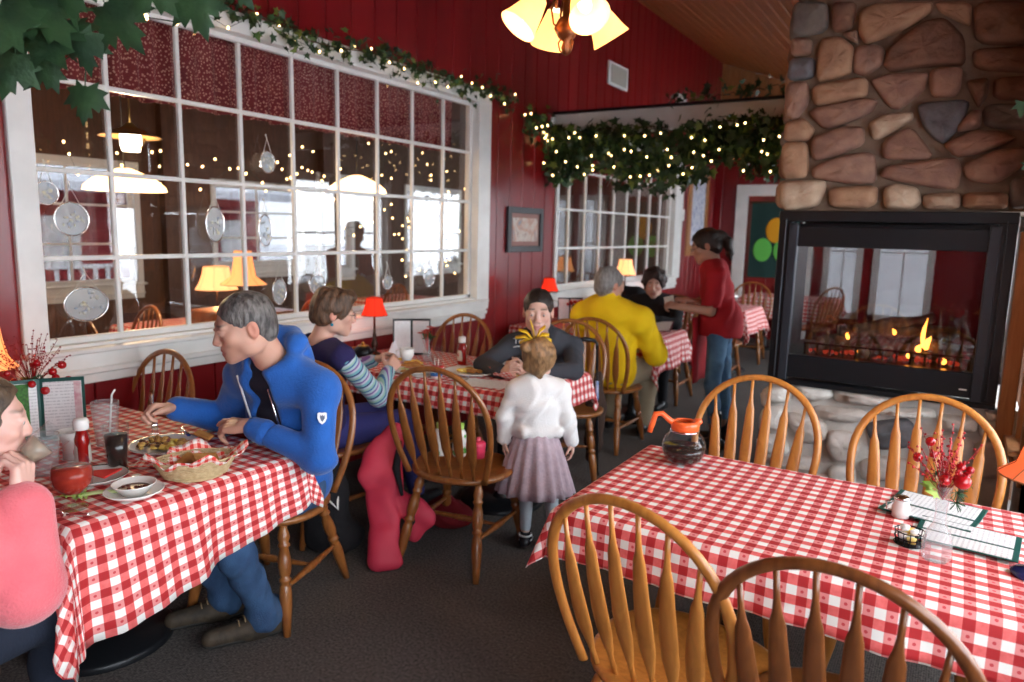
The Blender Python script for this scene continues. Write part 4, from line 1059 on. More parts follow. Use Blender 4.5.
M['shade_in'] = emis('lit_shade_inside', (1, .80, .50), 3.2)
M['shade_red'] = shade_mat('red_shade', (.55, .06, .035), (1, .13, .05), .16)
M['shade_red_in'] = emis('lit_red_shade_inside', (1, .35, .12), 2.2)
M['shade_orange'] = shade_mat('apricot_shade', (.62, .33, .20), (1, .42, .2), .10)
M['shade_warm'] = shade_mat('warm_shade', (.8, .55, .35), (1, .52, .2), .42)
rV, fV = Vector((.851, .525, 0)), Vector((-.525, .851, 0))
for i, (ar, af, tilt) in enumerate(((-1.0, -.35, 38), (-.35, 1.0, 28), (.35, -1.0, 42), (1.0, .35, 34))):
    d = (rV*ar+fV*af).normalized(); base = d*.10+Vector((0, 0, hz+.06)); tl = math.radians(tilt)
    ax = (d*math.sin(tl)-Vector((0, 0, math.cos(tl)))).normalized(); top = d*.105+Vector((0, 0, hz+.045))
    arm = MB().tube([Vector((0, 0, hz+.02)), d*.03+Vector((0, 0, hz+.10)), d*.07+Vector((0, 0, hz+.12)), d*.10+Vector((0, 0, hz+.09)), top], .006, 8).tube([d*.02+Vector((0, 0, hz-.05)), d*.05+Vector((0, 0, hz-.03)), d*.06+Vector((0, 0, hz+.02)), d*.04+Vector((0, 0, hz+.07))], .004, 6)
    arm.build('arm', M['iron'], fan)
    A = aim(top, top+ax, (0, 0, 1))
    s_ = MB().lathe([(.030, .0), (.046, .05), (.060, .10), (.070, .125)], 28, M=A).lathe([(.0685, .125), (.0585, .10), (.0445, .05), (.0285, .002)], 28, M=A)
    sh = s_.build('lamp_shade', M['shade_cream'], fan)
    MB().ball((0, 0, .06), (.024, .024, .035), 12, 8, M=A).lathe([(.012, -.01), (.014, .03)], 10, M=A).build('light_bulb', M['shade_in'], sh)
def lamp_light(p, e, c=(1, .62, .3), r=.03):
    l = bpy.data.lights.new('lamp_glow', 'POINT'); l.energy = e; l.color = c; l.shadow_soft_size = r
    o = bpy.data.objects.new('lamp_glow', l); COL.objects.link(o); o.location = p; return o
for ar, af in ((-1, -.35), (-.35, 1), (.35, -1), (1, .35)):
    d = (rV*ar+fV*af).normalized(); p = Vector((-1.25, 2.34, hz-.05))+d*.17; lamp_light(p, 2.2)

# ---------------------------------------------------------------- table lamps
def table_lamp(label, loc, h_=.34, shade='red', sr_=(.05, .085), sh=.115, cord=True, base=None, energy=.6, bcol=None):
    r = thing('table_lamp', label, 'lamp', loc)
    z0 = h_-sh; bm_ = base or mat('lamp_bronze', (.05, .02, .012), rough=.35, metal=.5)
    MB().lathe([(0, 0), (.045, 0), (.047, .008), (.038, .016), (.018, .022), (.012, .035), (.02, .055), (.024, .075), (.015, .10), (.009, .12), (.013, .135), (.008, .15), (.007, z0+.02), (0, z0+.02)], 20).build('base', bm_, r)
    s_ = MB(); n = 30; prof = [(sr_[0], h_), (sr_[0]*1.12, h_-sh*.35), (sr_[0]*1.4, h_-sh*.75), (sr_[1], z0)]
    s_.lathe(prof, n); s_.lathe([(a-.0015, b_) for a, b_ in prof[::-1]], n)
    m_ = {'red': M['shade_red'], 'orange': M['shade_orange'], 'warm': M['shade_warm'], 'cream': M['shade_pale']}[shade]
    o = s_.build('lamp_shade', m_, r)
    rb = MB()
    for k in range(8):
        a = 2*PI*k/8; rb.tube([(q*math.cos(a)*1.01, q*math.sin(a)*1.01, z) for q, z in prof], .0012, 4)
    for q, z in (prof[0], prof[-1]): rb.tube([(q*math.cos(t*PI/12), q*math.sin(t*PI/12), z) for t in range(24)], .002, 5, closed=True)
    rb.build('trim_band', mat('shade_trim', (.18, .02, .01) if shade == 'red' else (.35, .16, .06), rough=.8), o)
    MB().ball((0, 0, z0+.05), (.016, .016, .026), 10, 8).build('light_bulb', M['shade_in'] if shade != 'red' else M['shade_red_in'], r)
    lamp_light(Vector(loc)+Vector((0, 0, z0+.01)), energy, (1, .5, .2) if shade != 'red' else (1, .25, .1), .02)
    return r
table_lamp('lit red table lamp standing by the menus on the middle table, under the big window', (-3.2, 3.47, TZ+.003), .38)
table_lamp('lit warm cream lamp at the left edge behind the woman in pink', (-3.2, 1.26, TZ+.003), .42, 'warm', (.055, .11), .17, energy=1.0)
lb = mat('cobalt_glaze', (.02, .03, .14), rough=.15)
table_lamp('apricot-shaded lamp with a dark base at the right end of the big table', (.235, 2.15, TZ+.003), .38, 'orange', (.045, .10), .12, energy=.25, base=lb)
table_lamp('lit red table lamp behind the woman in the charcoal hoodie', (-3.08, 5.60, TZ+.003), .42, energy=.8)
table_lamp('lit cream table lamp behind the man in yellow, under the second window', (-3.1, 7.35, TZ+.15), .40, 'cream', (.07, .12), .17, energy=1.0)
table_lamp('small lit red lamp on the far table beside the waitress', (-3.16, 8.6, TZ+.003), .36, energy=.8)
# lamp stands on a small ledge shelf under the second window
lg = thing('corner_shelf', 'small wooden stand under the second window holding the cream lamp', 'stand', (-3.2, 7.25, 0))
MB().box((0.02, .1, TZ+.135), (.34, .5, .025), bev=.005).build('shelf_top', tw, lg)
for sx in (-.11, .15):
    for sy in (-.1, .3): MB().box((sx, sy, (TZ+.12)/2), (.03, .03, TZ+.12)).build('leg', tw, lg)
# lamps beyond the window
table_lamp('warm bell-shaped lamp seen through the glass behind the man in blue', (-4.35, 3.36, .985), .42, 'warm', (.06, .16), .24, energy=2.2)
table_lamp('amber lamp seen deeper through the panes left of the man in blue', (-5.2, 3.75, TZ+.003), .48, 'cream', (.10, .17), .19, energy=2.0)
sb_ = thing('side_cabinet', 'dark cabinet beyond the window carrying the warm lamp', 'cabinet', (-4.4, 3.4, 0))
MB().box((0, 0, .49), (.6, .5, .975), bev=.01).build('body', M['oak_dark'], sb_)
for z in (.27, .7): MB().box((.302, 0, z), (.012, .44, .38), bev=.004).build('door', M['oak_dark'], sb_)
MB().ball((.315, .1, .7), .012, 8, 6).build('knob', M['iron'], sb_)

def pendant(label, loc, w_, kind):
    r = thing('pendant_lamp', label, 'pendant lamp', loc)
    if kind == 'glass':
        MB().lathe([(.0, .0), (.05, .0), (.062, .04), (.06, .10), (.05, .12)], 20).build('lamp_glass', emis('lit_white_glass', (1, .9, .7), 5), r)
        MB().lathe([(.05, .12), (.17, .09), (.18, .085), (.05, .14), (.02, .17)], 24).tube([(0, 0, .17), (0, 0, 2.9-loc[2])], .005, 6).tube([(.06, 0, .0), (.13, 0, .03), (.15, 0, .07)], .006, 6).build('brass_cap', mat('aged_brass', (.35, .22, .08), rough=.35, metal=.9), r)
    else:
        MB().lathe([(w_, 0), (w_*.97, .03), (w_*.75, .08), (w_*.35, .13), (.04, .15)], 32).lathe([(.038, .148), (w_*.34, .128), (w_*.74, .078), (w_*.96, .028), (w_-.002, .001)], 32).build('lamp_shade', shade_mat('glowing_dish', (.8, .65, .45), (1, .75, .45), 1.6), r)
        MB().tube([(0, 0, .15), (0, 0, 2.9-loc[2])], .005, 6).build('cord', M['black'], r)
        MB().ball((0, 0, .06), .03, 10, 8).build('light_bulb', M['shade_in'], r)
    lamp_light((loc[0], loc[1], loc[2]-.06), 26, (1, .7, .4), .05); return r
pendant('lit white glass oil-lamp pendant standing in for a reflection in the upper left panes', (-4.4, 2.61, 2.02), .1, 'glass')  # pendants added beyond the glass in place of lamps reflected in it
pendant('wide glowing dish pendant standing in for a reflection in the left panes', (-4.9, 2.85, 1.80), .26, 'dish')
pendant('wide glowing dish pendant standing in for a reflection in the middle panes', (-4.7, 4.88, 1.90), .26, 'dish')
ff = random.Random(8)
fairy('fairy lights beyond the left panes standing in for reflected lights', [(-5.0+ff.uniform(-.3, .3), 2.6+i*2.4/39, 2.02+ff.uniform(-.18, .1)) for i in range(40)], .008)  # bulb strings added beyond the glass in place of reflected garland lights
fairy('swags of fairy lights beyond the middle panes standing in for reflected lights', [(-4.6+ff.uniform(-.2, .2), 4.0+2.6*i/44, 1.9+.35*math.sin(i*.45)+ff.uniform(-.12, .12)) for i in range(45)], .007)
fairy('fairy lights low behind the right-hand panes standing in for reflected lights', [(-4.3+ff.uniform(-.2, .2), 4.9+.9*i/29, 1.35+.2*math.sin(i*.6)+ff.uniform(-.12, .15)) for i in range(30)], .007)

# ---------------------------------------------------------------- glass ornaments hanging in the window
og = clear_glass('ornament_glass', (.8, .85, .9), .35)
om = mat('pressed_flowers', (.25, .3, .4), rough=.4, color2=(.55, .5, .35), nscale=40)
ribbon = mat('white_ribbon', (.7, .68, .62), rough=.7)
ORN = [(1.74, 1.60, .075, .075, 'round glass ornament in the leftmost lower-middle pane'), (1.78, 1.21, .10, .078, 'wide oval glass ornament with pressed flowers in the bottom left pane'), (1.64, 1.71, .05, .05, 'small dark round ornament at the left frame of the window'),
       (2.48, 1.59, .055, .095, 'tall oval glass ornament in the second column of panes'), (2.84, 1.95, .05, .06, 'small glass ornament on a cord high in the fourth column'), (2.81, 1.56, .045, .09, 'narrow oval glass ornament above the warm lamp'),
       (2.90, 1.20, .05, .075, 'oval glass ornament just above the head of the man in blue'), (3.20, 1.23, .065, .06, 'round glass ornament left of the short-haired woman'), (3.86, 1.21, .05, .05, 'clear glass angel ornament above the red lamp'), (4.33, 1.22, .06, .065, 'round clear glass ornament in the bottom row, right side')]
for y, z, a, b_, lab in ORN:
    r = thing('glass_ornament', lab, 'ornament', (-3.432, y, z), 0, 'glass ornaments hanging in the big window')
    MB().lathe([(0, -.002), (.9, -.002), (.97, 0), (.9, .002), (0, .002)], 28, M=Matrix.Diagonal((1, a, b_, 1)) @ Euler((0, PI/2, 0)).to_matrix().to_4x4()).build('disc', og, r)
    MB().tube([(0, a*math.cos(t*PI/16), b_*math.sin(t*PI/16)) for t in range(32)], .004, 6, closed=True).build('rim', M['chrome'], r)
    q = MB(); fr_ = random.Random(int(y*100))
    for k in range(14):
        t = fr_.uniform(0, 6.28); d = fr_.uniform(.1, .75); q.ball((.003, a*d*math.cos(t), b_*d*math.sin(t)), (.002, fr_.uniform(.004, .012), fr_.uniform(.004, .012)), 8, 5)
    q.build('pressed_flowers', om, r)
    MB().tube([(0, -a*.55, b_*.85), (0, 0, b_+.07), (0, a*.55, b_*.85)], .0022, 5).tube([(0, 0, b_+.07), (-.01, 0, b_+.095)], .003, 5).build('hanging_cord', ribbon, r)

# ---------------------------------------------------------------- pictures, vents, switch
def framed(name, label, cat, y0, y1, z0, z1, fmat, art, fw=.035, mat_w=0):
    r = thing(name, label, cat, (XL, (y0+y1)/2, (z0+z1)/2)); w_, h_ = (y1-y0)/2, (z1-z0)/2
    f = MB()
    for s in (-1, 1):
        f.box((.015, s*(w_-fw/2), 0), (.03, fw, 2*h_), bev=.004); f.box((.015, 0, s*(h_-fw/2)), (.03, 2*w_-2*fw+.002, fw), bev=.004)
    f.build('frame', fmat, r)
    if mat_w: MB().box((.008, 0, 0), (.006, 2*(w_-fw), 2*(h_-fw))).build('mount', mat('picture_mount', (.30, .16, .14), rough=.8), r)
    MB().box((.013, 0, 0), (.006, 2*(w_-fw-mat_w), 2*(h_-fw-mat_w))).build('picture', art, r); return r
def blotch(name, cols, scale):
    m, nt, out = _new(name); b = N(nt, 'ShaderNodeBsdfPrincipled', Roughness=.6); tc = N(nt, 'ShaderNodeTexCoord')
    nz = N(nt, 'ShaderNodeTexNoise', Scale=scale, Detail=5.0, Distortion=1.5); L(nt, tc.outputs['Object'], nz.inputs['Vector'])
    cr = N(nt, 'ShaderNodeValToRGB')
    while len(cr.color_ramp.elements) < len(cols): cr.color_ramp.elements.new(.5)
    for i, c in enumerate(cols): cr.color_ramp.elements[i].position = .3+.4*i/(len(cols)-1); cr.color_ramp.elements[i].color = rgb(c)
    L(nt, nz.outputs[0], cr.inputs[0]); L(nt, cr.outputs[0], b.inputs['Base Color']); L(nt, b.outputs[0], out.inputs[0]); return m
framed('framed_picture', 'small dark-framed picture on the red wall between the two windows', 'picture', 5.36, 5.98, 1.40, 1.80, mat('grey_black_frame', (.03, .03, .035), rough=.4), blotch('soft_portrait_art', [(.25, .27, .30), (.50, .30, .22), (.55, .5, .45), (.30, .15, .12)], 6), .055, .04)
framed('framed_poster', 'tall wood-framed blue and white poster on the wall past the second window', 'poster', 10.2, 11.15, 1.28, 2.55, M['post'], blotch('blue_white_art', [(.10, .13, .30), (.45, .48, .6), (.65, .66, .7), (.16, .2, .38)], 7), .15)
v = thing('wall_vent', 'square white louvred vent high on the red wall', 'vent', (XL+.0, 7.57, 3.29))
MB().box((.012, 0, 0), (.024, .52, .24), bev=.004).build('frame', M['white'], v)
q = MB()
for i in range(9): q.box((.027, 0, -.085+i*.021), (.006, .40, .012), Tm((0, 0, 0), (0, 0, 0)))
q.box((.0255, 0, 0), (.002, .42, .19)); q.build('louvres', mat('vent_grey', (.42, .38, .32), rough=.6), v)
v = thing('wall_box', 'small white box on the red wall just above the beam', 'box', (XL, 9.6, 3.32)); MB().box((.03, 0, 0), (.06, .28, .20), bev=.01).build('case', M['white'], v); MB().box((.062, 0, 0), (.006, .15, .10), bev=.002).build('display', mat('vent_grey2', (.3, .3, .3), rough=.5), v)
v = thing('light_switch', 'white light switch between the second window and the poster', 'light switch', (XL, 10.03, 1.86)); MB().box((.006, 0, 0), (.012, .12, .16), bev=.003).build('plate', M['white'], v); MB().box((.016, 0, 0), (.012, .02, .04), bev=.002).build('toggle', M['white'], v)
# banner on the far door
bn = thing('door_banner', 'dark green banner with an orange and two green balloons on the far door', 'banner', (-2.43, YF-.045, 1.58))
MB().grid(lambda u, v: (-.36+u*.72, .006*math.sin(u*14), -.62+v*1.13), 24, 4).build('cloth', mat('bottle_green_cloth', (.012, .045, .04), rough=.9), bn)
MB().tube([(-.38, 0, .52), (.38, 0, .52)], .012, 8).build('rod', M['stem'], bn)
for x, z, a, b_, c, nm in ((.02, .10, .15, .19, (.75, .35, .01), 'orange_balloon'), (-.16, -.20, .14, .18, (.12, .50, .08), 'green_balloon'), (.14, -.20, .14, .18, (.12, .50, .08), 'green_balloon')):
    MB().ball((x, -.012, z), (a, .008, b_), 20, 10).build(nm, mat(nm+'_felt', c, rough=.8), bn)
# spare shapes on the beam end
# ---------------------------------------------------------------- people
def V3(*a): return np.array(a, float)
def nrm(v): v = np.array(v, float); return v/np.linalg.norm(v)
def head_frame(f, up=(0, 0, 1), roll=0):
    """columns: right, forward, up"""
    f = nrm(f); r = nrm(np.cross(f, up)); u = np.cross(r, f)
    c, s = math.cos(roll), math.sin(roll); r2 = r*c+u*s; u2 = u*c-r*s
    return np.stack([r2, f, u2], 1)
class HF:
    def __init__(s, c, f, roll=0, k=1.0): s.c = np.array(c, float); s.R = head_frame(f, roll=roll); s.k = k
    def p(s, x, y, z): return s.c+s.R @ (np.array((x, y, z))*s.k)
    def loc(s, P): return ((P-s.c) @ s.R)/s.k
def head_skin(S, H, jaw=1.0, nose=1.0, ears=True):
    k = H.k; R = H.R
    S.ell(H.p(0, -.016, .034), V3(.0745, .093, .080)*k, R, .02)
    S.ell(H.p(0, .022, -.025), V3(.060*jaw, .066, .074)*k, R, .03*k)
    S.ell(H.p(0, .052, -.078), V3(.036*jaw, .032, .028)*k, R, .03*k)
    S.ell(H.p(0, .074, -.094), V3(.020, .015, .015)*k, R, .022*k)
    for sx in (-1, 1):
        S.ell(H.p(sx*.050*jaw, .0, -.062), V3(.016, .034, .028)*k, R, .03*k)
        S.ell(H.p(sx*.042, .062, -.018), V3(.020, .020, .018)*k, R, .025*k)
    S.ell(H.p(0, .066, -.055), V3(.031, .024, .032)*k, R, .022*k)
    S.cone(H.p(-.036, .074, .028), H.p(.036, .074, .028), .012*k, .012*k, .018*k)
    for sx in (-1, 1): S.ell(H.p(sx*.031, .098, .006), V3(.017, .013, .012)*k, R, .014*k, sub=True)
    S.cone(H.p(0, .084, .018), H.p(0, .103*nose, -.020), .0075*k, .0095*k, .012*k)
    S.ell(H.p(0, .1045*nose, -.026), V3(.0098, .0100, .0090)*k, R, .008*k)
    for sx in (-1, 1):
        S.ell(H.p(sx*.0115, .097, -.030), V3(.0075, .010, .0075)*k, R, .006*k)
        S.ell(H.p(sx*.031, .0795, .005), V3(.0150, .0128, .0128)*k, R, .005*k); S.ell(H.p(sx*.031, .096, .0035), V3(.0125, .0085, .0048)*k, R, .002*k, sub=True)
        S.chain([H.p(sx*.046, .076, .010), H.p(sx*.032, .0905, .0155), H.p(sx*.017, .084, .009)], [.003*k, .0038*k, .003*k], .004*k)
        if ears:
            S.ell(H.p(sx*.0755, -.012, -.006), V3(.0085, .019, .031)*k, R, .008*k)
            S.ell(H.p(sx*.084, -.006, -.004), V3(.006, .010, .018)*k, R, .005*k, sub=True)
    S.chain([H.p(-.024, .079, -.062), H.p(-.009, .0895, -.0555), H.p(0, .090, -.057), H.p(.009, .0895, -.0555), H.p(.024, .079, -.062)], [.0035*k, .0048*k, .0045*k, .0048*k, .0035*k], .006*k)
    S.chain([H.p(-.022, .080, -.0655), H.p(0, .0885, -.069), H.p(.022, .080, -.0655)], [.0035*k, .0065*k, .0035*k], .006*k)
    S.cone(H.p(-.022, .0935, -.0625), H.p(.022, .0935, -.0625), .002*k, .002*k, .003*k, sub=True)
def skin_color(H, base, lips=(.45, .14, .12), brow=(.08, .05, .04), hair=None, stub=0, blush=.25, hairline=None):
    base = np.array(base)
    def fn(P):
        q = H.loc(P); c = np.tile(base, (len(P), 1)); x, y, z = q.T; ax_ = np.abs(x)
        def mixc(c, col, w): return c*(1-w[:, None])+np.array(col)*w[:, None]
        near = (np.abs(z) < .14) & (np.abs(y) < .14) & (ax_ < .1)
        sm = lambda v, a, b: np.clip((v-a)/(b-a), 0, 1)
        w = blush*np.exp(-((ax_-.045)/.022)**2-((z+.025)/.022)**2)*sm(y, .03, .06)*near; c = mixc(c, base*np.array((1.05, .62, .55)), w)
        w = .35*np.exp(-(ax_/.015)**2-((z+.026)/.014)**2)*sm(y, .08, .1)*near; c = mixc(c, base*np.array((1.05, .66, .6)), w)
        w = .5*sm(ax_, .068, .08)*near*(z > -.05)*(z < .04)*(y < .03); c = mixc(c, base*np.array((1.05, .6, .52)), w)
        if stub: w = stub*sm(y, .0, .05)*sm(-z, .03, .06)*near; c = mixc(c, base*np.array((.55, .5, .5)), w)
        w = sm(.029-ax_-.9*np.abs(z+.0625), 0, .006)*sm(y, .07, .08)*(np.abs(z+.063) < .0125)*near; c = mixc(c, lips, w*.85)
        zz = z-(.0335-1.8*(ax_-.03)**2*10*.1); w = np.exp(-(zz/.0042)**2)*sm(ax_, .012, .017)*sm(.052-ax_, 0, .006)*sm(y, .05, .065)*near; c = mixc(c, brow, w*.95)
        if hair is not None: w = (hairline(x, y, z) if hairline else sm(z-.02-.9*np.maximum(0, y)+.0, .0, .02))*near; c = mixc(c, hair, w)
        return np.clip(c, 0, 1)
    return fn
def hand(S, w, d, back, s=1.0, side=1, curls=(45, 50, 55, 60), thumb=(.55, .75, -.35), k=.0035, spread=1.0, tcurl=25):
    """w wrist, d direction of the fingers, back = normal of the back of the hand, side = +1 when the thumb lies on d x back"""
    d = nrm(d); b = nrm(np.array(back)-d*np.dot(back, d)); t = np.cross(d, b)*side
    P = lambda x, y, z: np.array(w, float)+(d*x+t*y+b*z)*s
    S.cone(P(-.03, 0, 0), P(.015, 0, 0), .0265*s, .026*s, .01)
    mc = [(.088, .031), (.092, .010), (.087, -.011), (.078, -.030)]
    for x, y in mc: S.cone(P(.012, y*.55, 0), P(x*.98, y, .001), .0145*s, .0115*s, .008*s)
    S.ell(P(.048, .0, -.006), V3(.040, .036, .014)*s, np.stack([d, t, b], 1), .01*s)
    S.ell(P(.034, .022, -.010), V3(.026, .016, .014)*s, np.stack([d, t, b], 1), .01*s)
    ln = [(.042, .025, .020), (.046, .029, .021), (.043, .027, .020), (.034, .020, .018)]
    tips = []
    for i in range(4):
        x, y = mc[i]; p = P(x, y, 0); a = 0; dd = d+t*(1.5-i)*.06*spread; dd = nrm(dd); c = math.radians(curls[i])
        for j, (l_, r0, r1, m_) in enumerate(zip(ln[i], (.0105, .0092, .0082), (.0092, .0082, .0068), (.75, 1.15, .7))):
            a += c*m_; dir_ = dd*math.cos(a)-b*math.sin(a); q = p+dir_*l_*s
            S.cone(p, q, r0*s*(.88 if i == 3 else 1), r1*s*(.88 if i == 3 else 1), k); p = q
        tips.append(p)
    p = P(.018, .026, -.006); td = nrm(d*thumb[0]+t*thumb[1]+b*thumb[2]); ax_ = nrm(np.cross(td, d+b*.2-b*.9)); a = 0
    inw = nrm(d*.8-t*.35-b*.25)
    for j, (l_, r0, r1) in enumerate(((.044, .0145, .0115), (.034, .0112, .0098), (.027, .0098, .0076))):
        m_ = math.radians(tcurl)*j; dir_ = nrm(td*math.cos(m_)+inw*math.sin(m_)); q = p+dir_*l_*s; S.cone(p, q, r0*s, r1*s, .005); p = q
    return tips, p
def frameT(J):
    up = nrm(J['neck']-J['pel']); r = J['shR']-J['shL']; f = nrm(np.cross(up, r)); r = np.cross(f, up)
    return np.stack([r, f, up], 1)
def torso(S, J, inf=0, s=1.0, belly=0, hips=1.0, low=0, k=.05):
    R = frameT(J); r, f, u = R.T
    hw = (.155+inf)*s*hips
    S.ell(J['pel'], V3(hw, .115*s+inf, .115*s+inf), R, k)
    mid = (J['pel']+J['chest'])/2
    S.ell(mid+f*belly*.5, V3(.135*s+inf, .098*s+inf+belly*.6, .14*s), R, k)
    S.ell(J['chest'], V3(.155*s+inf, .105*s+inf, .16*s), R, k)
    up = J['neck']*.72+J['chest']*.28
    S.ell(up, V3(.15*s+inf, .085*s+inf, .075*s+inf), R, k)
    for a in ('shL', 'shR'): S.cone(J['neck']-u*.035*s, J[a], .05*s+inf*.7, .052*s+inf, .03)
def arm(S, J, side, inf=0, s=1.0, end=1.0, k=.02, thin=1.0):
    sh, el, wr = J['sh'+side], J['el'+side], J['wr'+side]
    S.cone(sh, el, (.052*s+inf), (.040*s+inf)*thin, k)
    e = el+(wr-el)*end
    S.cone(el, e, (.040*s+inf)*thin, (.029*s+inf)*thin, k)
def leg(S, J, side, inf=0, s=1.0, k=.03, end=1.0):
    hp, kn, an = J['hip'+side], J['knee'+side], J['ank'+side]
    S.cone(hp, kn, .088*s+inf, .060*s+inf, k); S.cone(kn, kn+(an-kn)*.35, .058*s+inf, .055*s+inf, k); S.cone(kn+(an-kn)*.35, kn+(an-kn)*end, .055*s+inf, .038*s+inf, k)
def shoe(parent, name, an, toe, m, s=1.0, org=None, sole=None, h_=.006, tall=0):
    an, toe = np.array(an, float), np.array(toe, float); d = nrm((toe-an)*np.array((1, 1, 0))); z0 = 0
    a = np.array((an[0], an[1], .045*s)); heel = a-d*.05*s; t = a+d*.17*s
    S = SDF(h_); S.cone(heel, a+d*.04*s, .040*s, .040*s, .02); S.cone(a+d*.04*s, t, .040*s, .032*s, .02); S.cone(a, np.array((an[0], an[1], .11*s+tall)), .042*s, .044*s, .02)
    S.plane((0, 0, .008), (0, 0, -1))
    o = Sbuild(S, name, m, parent, org); o_ = None
    q = SDF(h_); q.cone(heel, a+d*.04*s, .044*s, .042*s, .01); q.cone(a+d*.04*s, t, .042*s, .036*s, .01); q.plane((0, 0, .03*s), (0, 0, 1)); q.plane((0, 0, .002), (0, 0, -1))
    Sbuild(q, 'sole', sole or M['sole'], o, org); return o
def Sbuild(S, name, m, parent=None, org=None, noise=None, color=None, it=1):
    """mesh an implicit surface; coordinates are kept relative to the person's feet"""
    o = S.build(name, m, None, noise, color, it)
    if org is not None:
        n = len(o.data.vertices); c = np.empty(n*3); o.data.vertices.foreach_get('co', c); c = c.reshape(-1, 3)-np.array(org); o.data.vertices.foreach_set('co', c.ravel())
    if parent is not None: o.parent = parent
    elif org is not None: o.location = tuple(org)
    return o
def shift(mb, org): mb.v = [(p[0]-org[0], p[1]-org[1], p[2]-org[2]) for p in mb.v]; return mb
M['skin'] = mat('skin', (.6, .34, .25), rough=.5, vcol=True, subs=.12, bump=.05, bscale=260)
M['hairv'] = {}
def hair_mat(n, c, c2): return mat(n, c, rough=.5, color2=c2, nscale=60, bump=.6, bscale=120, stretch=(1, 1, .35))
M['sole'] = mat('rubber_sole', (.03, .028, .026), rough=.8)
M['eye'] = mat('eye_white', (.78, .75, .72), rough=.2); 
def eyes(H, parent, org, iris, look=(0, 1, 0), open_=1):
    im = mat('iris', iris, rough=.2)
    for sx in (-1, 1):
        c = H.p(sx*.031, .0790, .0045); r = .0122*H.k
        o = shift(MB().ball(tuple(c), r, 14, 10), org).build('eye', M['eye'], parent)
        d = nrm(H.R @ np.array(look)); shift(MB().ball(tuple(c+d*r*.52), r*.56, 10, 8), org).build('iris', im, o)
def hair_cap(H, parent, org, m, thick=.012, h_=.005, cuts=(), extra=None, noise=None, name='hair'):
    S = SDF(h_); k = H.k
    S.ell(H.p(0, -.018, .036), V3(.0745+thick, .093+thick, .080+thick)*k, H.R, .01)
    S.ell(H.p(0, -.055, -.02), V3(.060+thick, .050+thick, .065)*k, H.R, .03)
    if extra: extra(S)
    # face opening
    S.ell(H.p(0, .115, -.035), V3(.080, .088, .115)*k, H.R, .008, sub=True)
    for c, r in cuts: S.ell(H.p(*c), V3(*r)*k, H.R, .006, sub=True)
    return Sbuild(S, name, m, parent, org, noise or folds(.003, 160, 5, (1, 1, .4)))
def npJ(d): return {k: np.array(v, float) for k, v in d.items()}

# ---- man in the blue hooded jacket
J = npJ(dict(neck=(-2.13, 1.76, 1.10), chest=(-2.17, 1.87, .86), pel=(-2.28, 1.96, .57), shL=(-1.955, 1.82, .995), shR=(-2.33, 1.80, 1.005), elL=(-1.90, 1.765, .775), wrL=(-2.16, 1.665, .865),
             elR=(-2.50, 1.83, .80), wrR=(-2.525, 1.61, .885), hipL=(-2.19, 1.94, .54), hipR=(-2.37, 1.97, .54), kneeL=(-2.16, 1.54, .53), kneeR=(-2.40, 1.54, .53), ankL=(-2.17, 1.72, .10), ankR=(-2.40, 1.72, .10)))
org = (-2.22, 1.95, 0)
H = HF((-2.142, 1.650, 1.235), (-.42, -.87, -.27), k=1.04)
S = SDF(.0042); head_skin(S, H, jaw=1.08, nose=1.0); S.cone(H.p(0, -.03, -.05), J['neck']+V3(0, .01, -.02), .056, .062, .02); torso(S, J, -.02); arm(S, J, 'L', -.008); arm(S, J, 'R', -.008)
hand(S, J['wrL'], (-.93, -.22, -.10), (.05, -.35, .93), 1.06, 1, (12, 38, 46, 52), thumb=(.75, .5, -.5))
hand(S, J['wrR'], (-.12, -.93, .16), (-.45, .25, .85), 1.02, -1, (62, 66, 70, 72), thumb=(.75, .55, -.3), tcurl=30)
def hl(x, y, z): return np.clip((z-.008+(.0-y)*.55-.0)/.01, 0, 1)*(y < .075)*((np.abs(x) > .045) | (z > .055))
man = Sbuild(S, 'person', M['skin'], None, org, color=skin_color(H, (.60, .33, .24), brow=(.10, .07, .06), stub=.25))
tag(man, 'man with short grey hair in a blue hooded jacket and jeans, eating with a fork', 'person')
eyes(H, man, org, (.08, .06, .04), (0, .75, -.65))
hair_cap(H, man, org, hair_mat('short_grey_hair', (.19, .175, .165), (.045, .04, .038)), .004, .0042, cuts=(((0, .10, -.02), (.10, .085, .075)), ((0, -.03, -.115), (.12, .13, .05)), ((.08, .02, -.055), (.03, .055, .05)), ((-.08, .02, -.055), (.03, .055, .05)), ((.086, -.006, -.01), (.014, .026, .034)), ((-.086, -.006, -.01), (.014, .026, .034))), noise=folds(.0015, 220, 3))
blue = mat('royal_blue_fleece', (.012, .115, .46), rough=.85, color2=(.010, .09, .37), nscale=6, bump=.35, bscale=120, sheen=.2)
S = SDF(.0065); torso(S, J, .012, belly=.02); Sbuild(S, 'shirt', mat('navy_tshirt', (.010, .010, .022), rough=.85, bump=.2, bscale=150), man, org, folds(.003, 22, 8))
R = frameT(J); r, f, u = R.T
S = SDF(.006); torso(S, J, .034, k=.05, belly=.02); arm(S, J, 'L', .020, end=.93); arm(S, J, 'R', .020, end=.93)
S.chain([J['neck']+f*.075-r*.055+u*.0, J['neck']-r*.088+u*.03, J['neck']-f*.075-r*.055+u*.055, J['neck']-f*.10+u*.045, J['neck']-f*.075+r*.055+u*.055, J['neck']+r*.088+u*.03, J['neck']+f*.075+r*.055+u*.0], [.014, .026, .036, .040, .036, .026, .014], .02)
S.ell(J['neck']-f*.105-u*.03, V3(.095, .045, .085), R, .03)
S.cone(J['neck']+f*.02+u*.08, J['neck']+f*.02-u*.05, .068, .066, .01, sub=True)
